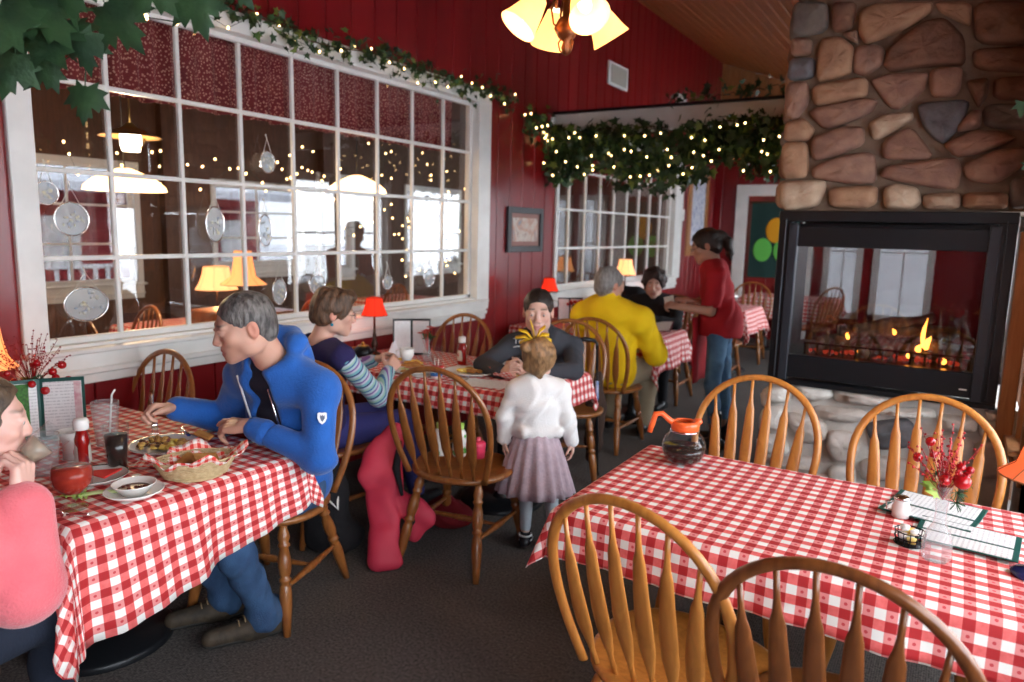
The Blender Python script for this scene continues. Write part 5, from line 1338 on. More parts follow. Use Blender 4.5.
S.cone(J['neck']+f*.16+r*.0, J['chest']+f*.165+r*.0, .085, .088, .008, sub=True); S.cone(J['chest']+f*.165, J['pel']+f*.20+u*.03, .088, .075, .008, sub=True)
jk = Sbuild(S, 'hooded_jacket', blue, man, org, folds(.008, 26, 4, (1, 1, 1)))
for sd in 'LR':
    w, e = J['wr'+sd], J['el'+sd]; q = SDF(.005); q.cone(w+(e-w)*.22, w+(e-w)*.10, .050, .042, .01); Sbuild(q, 'cuff', blue, jk, org, folds(.001, 150, 2))
def along(mb, pts, r_, M_=None): return mb.tube([tuple(p) for p in pts], r_, 6)
zp = [J['neck']+f*.098-r*.062-u*.045, J['chest']+f*.128-r*.078+u*.05, J['chest']+f*.135-r*.080-u*.06, J['pel']+f*.150-r*.066+u*.09]
shift(along(MB(), zp, .0032), org).build('zip', M['chrome'], jk)
shift(along(MB(), [p+r*.15 for p in zp], .0042), org).build('zip_tape', mat('white_tape', (.6, .6, .62), rough=.6), jk)
# shield badge on the sleeve
ou = J['shL']*.55+J['elL']*.45; bdn = nrm(np.array((.80, -.52, .18)))
bu = nrm(J['shL']-J['elL']); bx = nrm(np.cross(bu, bdn)); bdn = np.cross(bx, bu); bc = ou+bdn*.0655
sh_ = [(-.016, .018), (-.010, .021), (0, .019), (.010, .021), (.016, .018), (.017, .0), (.010, -.014), (0, -.022), (-.010, -.014), (-.017, 0)]
def patch(poly, off, sc_): return [tuple(bc+bx*x*sc_+bu*y*sc_+bdn*off) for x, y in poly]
q = MB(); n = len(sh_); q.add(patch(sh_, .0, 1)+patch(sh_, .003, 1), [tuple(range(n, 2*n))]+[(i, (i+1) % n, n+(i+1) % n, n+i) for i in range(n)], False)
bo = shift(q, org).build('shield_badge', mat('badge_white', (.75, .76, .78), rough=.5), jk)
q = MB(); cr_ = [(-.008, .004), (-.006, .012), (-.002, .007), (.001, .013), (.004, .007), (.008, .011), (.009, .0), (.004, -.008), (0, -.013), (-.005, -.006)]
n = len(cr_); q.add(patch(cr_, .0032, 1)+patch(cr_, .0045, 1), [tuple(range(n, 2*n))]+[(i, (i+1) % n, n+(i+1) % n, n+i) for i in range(n)], False)
shift(q, org).build('emblem', mat('badge_dark', (.08, .10, .16), rough=.5), bo)
jeans = mat('blue_denim', (.045, .105, .22), rough=.9, color2=(.03, .07, .16), nscale=14, bump=.4, bscale=200)
S = SDF(.007); R_ = frameT(J); S.ell(J['pel']-u*.03, V3(.155, .125, .10), R_, .05); leg(S, J, 'L', .012); leg(S, J, 'R', .012); S.cone(J['ankL'], J['ankL']+V3(0, 0, .0), .075, .075, .03); S.cone(J['ankR'], J['ankR'], .075, .075, .03); Sbuild(S, 'jeans', jeans, man, org, folds(.007, 34, 6))
boot = mat('brown_hiking_leather', (.065, .045, .028), rough=.7, color2=(.03, .022, .015), nscale=20, bump=.3, bscale=60)
for sd in 'LR':
    bo = shoe(man, 'boot', J['ank'+sd]+V3(-.005, -.02, 0), J['ank'+sd]+V3(-.09, -.19, 0), boot, 1.06, org, tall=.01)
    q = MB(); a_ = J['ank'+sd]+V3(-.005, -.02, 0); d_ = nrm(V3(-.085, -.17, 0)); s_ = V3(-d_[1], d_[0], 0)
    for k in range(5): c_ = np.array((a_[0], a_[1], 0))+d_*(.035+.022*k)+V3(0, 0, .118-.012*k); q.tube([tuple(c_-s_*.026-V3(0, 0, .012)), tuple(c_), tuple(c_+s_*.026-V3(0, 0, .012))], .0028, 5)
    shift(q, org).build('laces', mat('tan_lace', (.25, .17, .09), rough=.8), bo)

# ---- woman in pink drinking
J = npJ(dict(neck=(-1.99, .68, .995), chest=(-2.02, .61, .82), pel=(-2.08, .52, .57), shR=(-1.84, .58, .965), shL=(-2.15, .70, .965), elR=(-1.745, .72, .765), wrR=(-1.815, .765, .945), elL=(-2.33, .74, .72), wrL=(-2.27, .86, .64),
             hipL=(-2.18, .56, .52), hipR=(-2.02, .50, .52), kneeR=(-2.075, .93, .50), kneeL=(-2.25, 1.0, .52), ankR=(-2.08, .90, .10), ankL=(-2.25, .98, .10)))
org = (-2.0, .58, 0)
H = HF((-1.955, .745, 1.115), (.40, .90, -.10), k=1.0)
S = SDF(.004); head_skin(S, H, jaw=.94, nose=.94); S.cone(H.p(0, -.03, -.05), J['neck'], .046, .05, .02); torso(S, J, -.02, .95); arm(S, J, 'R', -.012, .9); arm(S, J, 'L', -.012, .9)
hand(S, J['wrR'], (-.30, .20, .93), (.75, .55, .1), .92, 1, (62, 66, 68, 70), thumb=(.6, .5, -.55), tcurl=32)
hand(S, J['wrL'], (.6, .5, .0), (0, 0, 1), .92, -1, (45, 50, 55, 60))
pw = Sbuild(S, 'person', M['skin'], None, org, color=skin_color(H, (.70, .42, .35), lips=(.55, .2, .2), brow=(.16, .10, .07)))
tag(pw, 'woman in a pink fleece jacket drinking from a glass at the left edge', 'person')
eyes(H, pw, org, (.10, .12, .10), (0, .95, -.3))
hair_cap(H, pw, org, hair_mat('tied_brown_hair', (.12, .075, .045), (.05, .03, .02)), .008, .0045, cuts=(((0, .105, .0), (.10, .075, .085)), ((.086, -.0, -.02), (.014, .03, .04)), ((-.086, -.0, -.02), (.014, .03, .04))), extra=lambda S: S.ell(H.p(0, -.13, .02), V3(.03, .03, .035), H.R, .02))
pink = mat('pink_fleece', (.80, .17, .20), rough=.95, color2=(.72, .13, .16), nscale=8, bump=.4, bscale=150, sheen=.4)
S = SDF(.0065); torso(S, J, .035, .95); S.plane(J['pel']+V3(0, 0, -.03), (0, 0, -1)); arm(S, J, 'R', .026, .95, end=.88, thin=1.15); arm(S, J, 'L', .026, .95, end=.9, thin=1.1)
S.chain([J['neck']+V3(.05, -.04, .03), J['neck']+V3(0, -.075, .03), J['neck']+V3(-.06, -.03, .03)], [.02, .024, .02], .02)
pj = Sbuild(S, 'fleece_jacket', pink, pw, org, folds(.010, 24, 12))
q = SDF(.005); w, e = J['wrR'], J['elR']; q.cone(w+(e-w)*.26, w+(e-w)*.10, .054, .046, .01); Sbuild(q, 'cuff', pink, pj, org)
S = SDF(.007); S.ell(J['pel']+V3(0, 0, -.015), V3(.168, .15, .095), frameT(J), .03); Sbuild(S, 'shirt', mat('crimson_jersey', (.30, .004, .03), rough=.9, bump=.2, bscale=100), pw, org, folds(.004, 24, 3))
navy = mat('navy_trousers', (.012, .018, .035), rough=.9, bump=.3, bscale=120)
S = SDF(.007); S.ell(J['pel']-V3(0, 0, .045), V3(.155, .13, .08), frameT(J), .05); leg(S, J, 'L', .004, .95); leg(S, J, 'R', .004, .95); Sbuild(S, 'trousers', navy, pw, org, folds(.005, 26, 9))
wsh = mat('pale_trainer', (.5, .5, .5), rough=.7)
for sd in 'LR': shoe(pw, 'shoe', J['ank'+sd], J['ank'+sd]+V3(.02, .17, 0), wsh, .95, org)

# ---- short-haired woman with glasses and striped sleeves
J = npJ(dict(neck=(-2.74, 2.57, 1.015), chest=(-2.76, 2.575, .82), pel=(-2.77, 2.58, .57), shR=(-2.55, 2.53, .955), shL=(-2.86, 2.62, .955), elR=(-2.43, 2.66, .745), wrR=(-2.52, 2.84, .845), elL=(-2.92, 2.84, .78), wrL=(-2.72, 2.95, .86),
             hipR=(-2.69, 2.60, .53), hipL=(-2.86, 2.62, .53), kneeR=(-2.56, 3.0, .52), kneeL=(-2.80, 3.04, .52), ankR=(-2.52, 3.08, .10), ankL=(-2.78, 3.1, .1)))
org = (-2.76, 2.6, 0)
H = HF((-2.690, 2.62, 1.155), (.62, .76, -.16), k=1.0)
S = SDF(.0045); head_skin(S, H, jaw=.95); S.cone(H.p(0, -.03, -.05), J['neck'], .048, .056, .02); torso(S, J, -.008, .95); arm(S, J, 'R', -.008, .92); arm(S, J, 'L', -.008, .92)
hand(S, J['wrR'], (-.05, .8, .5), (.75, -.3, .5), .9, -1, (50, 55, 60, 62)); hand(S, J['wrL'], (.5, .4, .3), (-.2, .3, .9), .9, 1, (50, 55, 60, 62))
gw = Sbuild(S, 'person', M['skin'], None, org, color=skin_color(H, (.66, .38, .29), lips=(.5, .16, .16), brow=(.16, .09, .05)))
tag(gw, 'short-haired woman with glasses and striped sleeves holding a coffee cup', 'person')
eyes(H, gw, org, (.08, .09, .10))
def gx(S):
    S.ell(H.p(0, .045, .095), V3(.062, .055, .035), H.R, .02); S.ell(H.p(0, -.04, .10), V3(.06, .06, .03), H.R, .02)
hair_cap(H, gw, org, hair_mat('cropped_auburn_hair', (.16, .085, .045), (.05, .028, .018)), .014, .0045, cuts=(((0, .115, -.03), (.085, .07, .09)), ((.09, .004, -.028), (.02, .032, .042)), ((-.09, .004, -.028), (.02, .032, .042)), ((0, -.06, -.11), (.1, .1, .045))), extra=gx, noise=folds(.005, 110, 7))
fm_ = mat('glasses_frame', (.05, .03, .03), rough=.3)
q = MB()
for sx in (-1, 1):
    q.tube([tuple(H.p(sx*.032+.021*math.cos(t*PI/8), .102, .004+.015*math.sin(t*PI/8))) for t in range(16)], .0013, 5, closed=True); q.tube([tuple(H.p(sx*.053, .10, .008)), tuple(H.p(sx*.074, .04, .008)), tuple(H.p(sx*.080, -.015, .004))], .0013, 5)
q.tube([tuple(H.p(-.011, .103, .006)), tuple(H.p(.011, .103, .006))], .0013, 5); shift(q, org).build('glasses', fm_, gw)
shift(MB().ball(tuple(H.p(.082, -.012, -.050)), .0085, 10, 8).tube([tuple(H.p(.08, -.012, -.03)), tuple(H.p(.082, -.012, -.046))], .001, 4), org).build('earring', mat('turquoise_bead', (.03, .25, .35), rough=.25), gw)
nvy = mat('indigo_pinafore', (.022, .016, .085), rough=.9, bump=.3, bscale=120)
R = frameT(J); r, f, u = R.T
S = SDF(.0065); torso(S, J, .018, .97); S.cone(J['neck']+u*.1, J['neck']-u*.03, .075, .085, .01, sub=True)
Sbuild(S, 'pinafore', nvy, gw, org, folds(.005, 24, 14))
stm, nt, out = _new('striped_jersey'); b = N(nt, 'ShaderNodeBsdfPrincipled', Roughness=.85); tc = N(nt, 'ShaderNodeTexCoord'); sp = N(nt, 'ShaderNodeSeparateXYZ'); L(nt, tc.outputs['Object'], sp.inputs[0])
zz = math_node(nt, 'ADD', sp.outputs[2], math_node(nt, 'MULTIPLY', sp.outputs[1], -.9)); fr = math_node(nt, 'FRACT', math_node(nt, 'MULTIPLY', zz, 11.0)); cr = N(nt, 'ShaderNodeValToRGB'); cr.color_ramp.interpolation = 'CONSTANT'
cols = [(0, (.45, .55, .62)), (.14, (.03, .04, .16)), (.24, (.18, .42, .48)), (.40, (.50, .50, .60)), (.52, (.22, .10, .32)), (.62, (.40, .55, .60)), (.76, (.05, .16, .32)), (.86, (.30, .50, .42))]
while len(cr.color_ramp.elements) < len(cols): cr.color_ramp.elements.new(.5)
for i, (p_, c_) in enumerate(cols): cr.color_ramp.elements[i].position = p_; cr.color_ramp.elements[i].color = rgb(c_)
L(nt, fr, cr.inputs[0]); L(nt, cr.outputs[0], b.inputs['Base Color']); L(nt, b.outputs[0], out.inputs[0])
S = SDF(.0055); arm(S, J, 'R', .010, .95, end=.93); arm(S, J, 'L', .010, .95, end=.93); S.cone(J['shR']-r*.05-u*.0, J['shR'], .055, .064, .02); S.cone(J['shL']+r*.05, J['shL'], .055, .064, .02); Sbuild(S, 'striped_sleeves', stm, gw, org, folds(.002, 40, 3))
S = SDF(.007); S.ell(J['pel']-V3(0, 0, .03), V3(.17, .14, .09), R, .05); leg(S, J, 'L', .008, 1.0); leg(S, J, 'R', .008, 1.0); Sbuild(S, 'trousers', mat('violet_blue_trousers', (.035, .035, .17), rough=.85, bump=.2, bscale=80), gw, org, folds(.005, 24, 5))
for sd in 'LR': shoe(gw, 'shoe', J['ank'+sd], J['ank'+sd]+V3(.02, .17, 0), M['black'], .95, org)

# ---- woman in the charcoal hoodie
J = npJ(dict(neck=(-2.09, 3.72, .985), chest=(-2.17, 3.90, .80), pel=(-2.28, 4.10, .57), shR=(-2.27, 3.68, .90), shL=(-1.945, 3.85, .90), elR=(-2.34, 3.47, .80), wrR=(-2.13, 3.36, .80), elL=(-1.83, 3.66, .80), wrL=(-2.02, 3.42, .81),
             hipR=(-2.36, 4.05, .53), hipL=(-2.18, 4.10, .53), kneeR=(-2.30, 3.65, .52), kneeL=(-2.08, 3.70, .52), ankR=(-2.30, 3.75, .10), ankL=(-2.08, 3.78, .10)))
org = (-2.25, 4.05, 0)
H = HF((-1.985, 3.49, 1.145), (.46, -.87, -.12), k=1.07)
S = SDF(.0045); head_skin(S, H, jaw=.95, nose=.97); S.cone(H.p(0, -.03, -.05), J['neck']+V3(-.02, .02, -.01), .045, .052, .02); torso(S, J, -.02, .95); arm(S, J, 'R', -.01, .9); arm(S, J, 'L', -.01, .9)
hand(S, J['wrR'], (.8, -.35, .35), (-.3, -.85, .35), .9, -1, (55, 60, 62, 66)); hand(S, J['wrL'], (-.75, -.5, .25), (-.0, -.8, .5), .9, 1, (55, 60, 62, 66))
hw_ = Sbuild(S, 'person', M['skin'], None, org, color=skin_color(H, (.64, .40, .32), lips=(.5, .2, .19), brow=(.04, .025, .02)))
tag(hw_, 'woman with pulled-back dark hair in a charcoal hoodie leaning on the middle table', 'person')
eyes(H, hw_, org, (.05, .035, .03), (0, .95, -.25))
hair_cap(H, hw_, org, hair_mat('black_brown_hair', (.030, .018, .014), (.012, .008, .007)), .005, .0045, cuts=(((0, .118, .004), (.082, .085, .078)), ((.084, .004, -.02), (.012, .03, .04)), ((-.084, .004, -.02), (.012, .03, .04))))
charc = mat('charcoal_jersey', (.045, .047, .058), rough=.9, bump=.3, bscale=120)
R = frameT(J); r, f, u = R.T
S = SDF(.006); torso(S, J, .022, .95); arm(S, J, 'R', .012, .97, end=.9); arm(S, J, 'L', .012, .97, end=.9)
S.chain([J['neck']+f*.06-r*.06-u*.02, J['neck']-r*.085, J['neck']-f*.08, J['neck']+r*.085, J['neck']+f*.06+r*.06-u*.02], [.018, .026, .034, .026, .018], .02); S.cone(J['neck']+f*.03+u*.09, J['neck']+f*.04-u*.03, .056, .052, .01, sub=True)
hd = Sbuild(S, 'hooded_sweatshirt', charc, hw_, org, folds(.005, 24, 17))
def glyphs(txt, size, m, parent, mtx, name='lettering'):
    cu = bpy.data.curves.new(name, 'FONT'); cu.body = txt; cu.size = size; cu.extrude = .0008; cu.align_x = 'CENTER'; cu.align_y = 'CENTER'
    tmp = bpy.data.objects.new(name+'_curve', cu); COL.objects.link(tmp); bpy.context.view_layer.update()
    me = bpy.data.meshes.new_from_object(tmp.evaluated_get(bpy.context.evaluated_depsgraph_get())); bpy.data.objects.remove(tmp, do_unlink=True)
    o = bpy.data.objects.new(name, me); COL.objects.link(o); me.materials.clear(); me.materials.append(m); o.parent = parent; o.matrix_local = mtx; return o
lt = mat('white_print', (.7, .7, .7), rough=.7)
tp_ = V3(-2.17, 3.54, .955); vv = np.empty(len(hd.data.vertices)*3); hd.data.vertices.foreach_get('co', vv); vv = vv.reshape(-1, 3)+np.array(org)
pz_ = vv[np.argmin(((vv-tp_)**2).sum(1))]; zn = nrm(V3(.50, -.80, .34)); xn = nrm(np.cross((0, 0, 1), zn)); yn = np.cross(zn, xn); pz_ = pz_+zn*.010
mt = Matrix(((xn[0], yn[0], zn[0], pz_[0]-org[0]), (xn[1], yn[1], zn[1], pz_[1]-org[1]), (xn[2], yn[2], zn[2], pz_[2]-org[2]), (0, 0, 0, 1)))
glyphs('Tex', .050, lt, hd, mt)
q = MB().tube([tuple(pz_+xn*x-yn*(.03+4*x*x)) for x in (-.04, -.02, 0, .02, .04)], .0035, 6); shift(q, org).build('printed_swoosh', lt, hd)
S = SDF(.007); S.ell(J['pel']-V3(0, 0, .03), V3(.155, .13, .09), R, .05); leg(S, J, 'L', .006, .95); leg(S, J, 'R', .006, .95); Sbuild(S, 'jeans', mat('dark_navy_denim', (.015, .02, .04), rough=.9), hw_, org, folds(.004, 26, 5))
for sd in 'LR': shoe(hw_, 'shoe', J['ank'+sd], J['ank'+sd]+V3(.06, -.17, 0), M['black'], .92, org)

# ---- little girl in white cardigan and pale skirt, back to us
J = npJ(dict(neck=(-1.693, 2.985, .872), chest=(-1.685, 2.975, .745), pel=(-1.680, 2.965, .565), shL=(-1.775, 2.93, .820), shR=(-1.600, 3.045, .820), elL=(-1.815, 2.89, .690), wrL=(-1.822, 2.90, .575), elR=(-1.555, 3.05, .690), wrR=(-1.525, 3.06, .575),
             hipL=(-1.72, 2.955, .53), hipR=(-1.64, 3.0, .53), kneeL=(-1.735, 2.985, .29), kneeR=(-1.62, 3.03, .29), ankL=(-1.745, 3.0, .07), ankR=(-1.61, 3.05, .07)))
org = (-1.69, 2.98, 0)
H = HF((-1.700, 3.005, .978), (-.52, .85, -.05), k=.86, roll=.06)
S = SDF(.004); head_skin(S, H, jaw=1.0, nose=.93); S.cone(H.p(0, -.02, -.05), J['neck'], .034, .036, .02); torso(S, J, -.005, .60, k=.03); arm(S, J, 'L', -.002, .58); arm(S, J, 'R', -.002, .58)
for sd in 'LR': S.cone(J['hip'+sd], J['knee'+sd], .045, .033, .02); S.cone(J['knee'+sd], J['ank'+sd], .034, .022, .02)
hand(S, J['wrL'], (.02, .05, -1), (-.9, -.4, 0), .58, -1, (25, 28, 30, 32)); hand(S, J['wrR'], (.02, .05, -1), (.9, .3, 0), .58, 1, (25, 28, 30, 32))
gl = Sbuild(S, 'person', M['skin'], None, org, color=skin_color(H, (.70, .43, .34)))
tag(gl, 'little girl in a white cardigan and pale mauve skirt, seen from behind', 'person')
eyes(H, gl, org, (.08, .08, .10))
def gh(S):
    S.ell(H.p(.0, -.045, .03), V3(.080, .080, .082), H.R, .02); [S.ell(H.p(.07*math.sin(k*2.4), -.05+.05*math.cos(k*1.7), .03+.06*math.sin(k*1.1)), V3(.026, .026, .026), None, .012) for k in range(16)]; S.ell(H.p(.02, -.05, .10), V3(.028, .028, .022), H.R, .015)
    S.chain([H.p(.0, -.07, -.06), H.p(.005, -.075, -.09)], [.03, .012], .02)
hair_cap(H, gl, org, hair_mat('light_brown_curls', (.36, .20, .09), (.15, .08, .035)), .010, .004, cuts=(((.082, .004, -.03), (.012, .026, .032)), ((-.082, .004, -.03), (.012, .026, .032))), extra=gh, noise=folds(.0045, 62, 31))
yl = mat('yellow_ribbon', (.75, .48, .02), rough=.6)
bc_ = H.p(-.015, -.045, .105); q = MB(); rr_ = random.Random(4)
for k in range(9):
    a = -2.6+k*.36*2; d_ = H.R @ nrm((math.cos(a)*1.0, .15*math.sin(a*2), .55*math.sin(a)+.25)); l_ = rr_.uniform(.07, .11); wv = H.R @ np.array((0, .016, .006))
    p0, p1, p2 = bc_, bc_+d_*l_*.5+H.R @ np.array((0, 0, .018)), bc_+d_*l_
    q.add([tuple(p0-wv*.4), tuple(p0+wv*.4), tuple(p1+wv), tuple(p1-wv), tuple(p2+wv*.8), tuple(p2-wv*.8)], [(0, 1, 2, 3), (3, 2, 4, 5)], True)
o = shift(q, org).build('hair_bow', yl, gl); sm_ = o.modifiers.new('thick', 'SOLIDIFY'); sm_.thickness = .004
wcard = mat('white_knit', (.80, .79, .79), rough=.95, bump=.35, bscale=160)
S = SDF(.005); torso(S, J, .028, .62, k=.03); S.plane(J['pel']+V3(0, 0, .045), (0, 0, -1)); arm(S, J, 'L', .018, .60, end=.95, thin=1.0); arm(S, J, 'R', .018, .60, end=.95)
S.chain([J['chest']+V3(-.12, -.05, -.115), J['chest']+V3(0, -.105, -.105), J['chest']+V3(.12, .0, -.115), J['chest']+V3(.09, .09, -.115), J['chest']+V3(-.09, .09, -.115), J['chest']+V3(-.12, -.05, -.115)], [.02]*6, .02)
Sbuild(S, 'cardigan', wcard, gl, org, folds(.004, 38, 8))
# pleated skirt
sk = MB(); c0 = J['pel']; n = 96; vs = []
for j in range(9):
    t = j/8; z = .645-.315*t; R0 = .085+.098*t**.8
    for i in range(n):
        a = 2*PI*i/n; w = 1+(.02+.055*t)*math.sin(a*17+.8*math.sin(a*3))+.03*t*math.sin(a*5)
        vs.append((c0[0]+R0*1.06*w*math.cos(a), c0[1]+R0*.95*w*math.sin(a), z+.004*math.sin(a*11)*t))
sk.add(vs, [(j*n+i, (j+1)*n+i, (j+1)*n+(i+1) % n, j*n+(i+1) % n) for j in range(8) for i in range(n)], True)
o = shift(sk, org).build('skirt', mat('mauve_tulle', (.56, .44, .50), rough=.9, color2=(.46, .36, .42), nscale=30, bump=.3, bscale=90), gl); sm_ = o.modifiers.new('thick', 'SOLIDIFY'); sm_.thickness = .003
S = SDF(.005)
for sd in 'LR': S.cone(J['hip'+sd], J['knee'+sd], .050, .037, .02); S.cone(J['knee'+sd], J['ank'+sd]+V3(0, 0, .03), .038, .027, .02)
Sbuild(S, 'leggings', mat('pale_blue_leggings', (.50, .56, .62), rough=.9), gl, org, folds(.0015, 60, 2))
gs = mat('black_patent', (.02, .02, .025), rough=.25)
for sd, dv in (('L', V3(-.05, .12, 0)), ('R', V3(-.02, .13, 0))):
    s_o = shoe(gl, 'shoe', J['ank'+sd], J['ank'+sd]+dv, gs, .62, org)
    p = J['ank'+sd]; shift(MB().tube([(p[0]+.032*math.cos(t*PI/8), p[1]+.032*math.sin(t*PI/8), .062) for t in range(16)], .005, 6, closed=True).tube([(p[0]+.030*math.cos(t*PI/8), p[1]+.01+.045*math.sin(t*PI/8), .036) for t in range(16)], .003, 6, closed=True), org).build('strap', M['chrome'] if False else lt, s_o)

# ---- man in the yellow jacket, back to us
J = npJ(dict(neck=(-2.17, 4.85, 1.07), chest=(-2.16, 4.93, .86), pel=(-2.19, 4.97, .58), shL=(-2.365, 4.88, .965), shR=(-1.935, 4.90, .965), elL=(-2.42, 5.04, .72), elR=(-1.86, 5.06, .70), wrL=(-2.32, 5.28, .80), wrR=(-1.96, 5.28, .80),
             hipL=(-2.29, 5.0, .54), hipR=(-2.09, 5.0, .54), kneeL=(-2.32, 5.42, .52), kneeR=(-2.04, 5.42, .52), ankL=(-2.32, 5.36, .10), ankR=(-2.03, 5.34, .10)))
org = (-2.17, 4.97, 0)
H = HF((-2.165, 4.86, 1.215), (.45, .88, -.12), k=1.10)
S = SDF(.006); head_skin(S, H); S.cone(H.p(0, -.03, -.05), J['neck'], .055, .06, .02); torso(S, J, -.02); arm(S, J, 'L', -.008); arm(S, J, 'R', -.008)
hand(S, J['wrL'], (.3, .9, .0), (0, 0, 1), 1, -1, (30, 35, 38, 40)); hand(S, J['wrR'], (-.3, .9, .0), (0, 0, 1), 1, 1, (30, 35, 38, 40))
ym = Sbuild(S, 'person', M['skin'], None, org, color=skin_color(H, (.58, .32, .24)))
tag(ym, 'grey-haired man in a bright yellow jacket seen from behind', 'person')
eyes(H, ym, org, (.06, .06, .06))
hair_cap(H, ym, org, hair_mat('silver_hair', (.30, .28, .27), (.16, .14, .13)), .008, .006, cuts=(((0, .10, -.02), (.10, .085, .08)), ((.086, .0, -.02), (.014, .028, .036)), ((-.086, .0, -.02), (.014, .028, .036))))
yj = mat('yellow_fleece', (.90, .60, .004), rough=.85, color2=(.82, .50, .003), nscale=5, bump=.3, bscale=90)
S = SDF(.008); torso(S, J, .055, 1.05, k=.06); arm(S, J, 'L', .032, 1.05, end=.93, thin=1.1); arm(S, J, 'R', .032, 1.05, end=.93, thin=1.1); S.cone(J['neck']+V3(0, -.01, -.03), J['neck']+V3(.005, .0, .055), .088, .074, .02); S.cone(J['neck']+V3(0, .01, .16), J['neck']+V3(0, .01, .06), .062, .058, .006, sub=True)
Sbuild(S, 'yellow_jacket', yj, ym, org, folds(.013, 22, 6, (1, 1, .7)))
S = SDF(.009); S.ell(J['pel']-V3(0, 0, .035), V3(.185, .15, .09), frameT(J), .05); leg(S, J, 'L', .022); leg(S, J, 'R', .022); Sbuild(S, 'trousers', mat('khaki_cotton', (.34, .28, .19), rough=.9, bump=.2, bscale=60), ym, org, folds(.007, 20, 5))
for sd in 'LR': shoe(ym, 'shoe', J['ank'+sd], J['ank'+sd]+V3(0, .17, 0), M['black'], 1.1, org, h_=.009)

# ---- curly-haired woman facing us
J = npJ(dict(neck=(-2.34, 6.28, 1.02), chest=(-2.35, 6.36, .82), pel=(-2.36, 6.52, .57), shR=(-2.54, 6.30, .955), shL=(-2.15, 6.36, .955), elR=(-2.58, 6.07, .80), wrR=(-2.38, 5.97, .85), elL=(-2.08, 6.12, .80), wrL=(-2.26, 5.95, .85),
             hipR=(-2.40, 6.48, .53), hipL=(-2.22, 6.5, .53), kneeR=(-2.40, 6.08, .52), kneeL=(-2.18, 6.1, .52), ankR=(-2.40, 6.15, .1), ankL=(-2.18, 6.17, .1)))
org = (-2.3, 6.45, 0)
H = HF((-2.335, 6.215, 1.145), (.30, -.93, -.22), k=1.08)
S = SDF(.006); head_skin(S, H, jaw=.95); S.cone(H.p(0, -.03, -.05), J['neck'], .05, .055, .02); torso(S, J, -.02, .95); arm(S, J, 'R', -.006, .9); arm(S, J, 'L', -.006, .9)
hand(S, J['wrR'], (.7, -.4, .1), (-.2, -.5, .8), .9, -1, (40, 45, 48, 50)); hand(S, J['wrL'], (-.7, -.4, .1), (.2, -.5, .8), .9, 1, (40, 45, 48, 50))
cw = Sbuild(S, 'person', M['skin'], None, org, color=skin_color(H, (.62, .36, .28)))
tag(cw, 'woman with short dark curly hair in a black jacket, facing us across the table', 'person')
eyes(H, cw, org, (.05, .04, .04), (0, .8, -.6))
def cx(S):
    r0 = random.Random(2)
    for k in range(46):
        v = nrm((r0.uniform(-1, 1), r0.uniform(-1, .75), r0.uniform(-.45, 1))); S.ell(H.p(0, -.02, .03)+H.R @ (v*np.array((.098, .11, .10))), V3(.022, .022, .022), None, .012)
hair_cap(H, cw, org, hair_mat('dark_curly_hair', (.045, .022, .018), (.015, .009, .008)), .022, .006, cuts=(((0, .125, -.03), (.075, .08, .09)),), extra=cx, noise=folds(.005, 90, 4))
blk = mat('black_wool', (.012, .011, .014), rough=.95, bump=.3, bscale=80)
S = SDF(.008); torso(S, J, .022); arm(S, J, 'R', .014, end=.92); arm(S, J, 'L', .014, end=.92); R = frameT(J); r, f, u = R.T; S.cone(J['neck']+f*.16, J['chest']+f*.18-u*.08, .065, .06, .01, sub=True); Sbuild(S, 'black_jacket', blk, cw, org, folds(.005, 24, 3))
S = SDF(.008); torso(S, J, .004); Sbuild(S, 'blouse', mat('mauve_print_blouse', (.30, .22, .23), rough=.9, color2=(.12, .07, .09), nscale=60), cw, org)
S = SDF(.009); S.ell(J['pel']-V3(0, 0, .03), V3(.16, .13, .09), R, .05); leg(S, J, 'L', .006); leg(S, J, 'R', .006); Sbuild(S, 'trousers', blk, cw, org)
for sd in 'LR': shoe(cw, 'shoe', J['ank'+sd], J['ank'+sd]+V3(0, -.17, 0), M['black'], .95, org, h_=.009)
shift(MB().tube([tuple(J['wrL']+V3(.03*math.cos(t*PI/8), .0, .03*math.sin(t*PI/8))) for t in range(16)], .006, 6, closed=True), org).build('bracelet', M['chrome'], cw)

# ---- waitress in the red T-shirt
J = npJ(dict(neck=(-1.585, 5.46, 1.385), chest=(-1.545, 5.455, 1.18), pel=(-1.49, 5.42, .90), shL=(-1.515, 5.30, 1.295), shR=(-1.59, 5.65, 1.295), elL=(-1.53, 5.27, 1.035), wrL=(-1.74, 5.19, 1.06), elR=(-1.63, 5.68, 1.04), wrR=(-1.80, 5.52, 1.08),
             hipL=(-1.475, 5.33, .87), hipR=(-1.51, 5.51, .87), kneeL=(-1.475, 5.25, .49), kneeR=(-1.44, 5.42, .49), ankL=(-1.425, 5.23, .09), ankR=(-1.43, 5.47, .09)))
org = (-1.46, 5.36, 0)
H = HF((-1.655, 5.455, 1.51), (-.90, -.28, -.36), k=1.08)
S = SDF(.0055); head_skin(S, H, jaw=.95); S.cone(H.p(0, -.03, -.05), J['neck'], .048, .054, .02); torso(S, J, -.02, .95)
for sd in 'LR': arm(S, J, sd, .0, .88); S.cone(J['hip'+sd], J['knee'+sd], .07, .05, .03); S.cone(J['knee'+sd], J['ank'+sd], .05, .035, .03)
hand(S, J['wrL'], (-.95, -.1, .15), (-.1, -.5, .8), .9, 1, (50, 55, 58, 60)); hand(S, J['wrR'], (-.75, -.6, .1), (.1, -.3, .9), .9, -1, (50, 55, 58, 60))
wt = Sbuild(S, 'person', M['skin'], None, org, color=skin_color(H, (.52, .28, .20)))
tag(wt, 'waitress standing in a red T-shirt and jeans, taking an order', 'person')
eyes(H, wt, org, (.05, .04, .04), (0, .8, -.6))
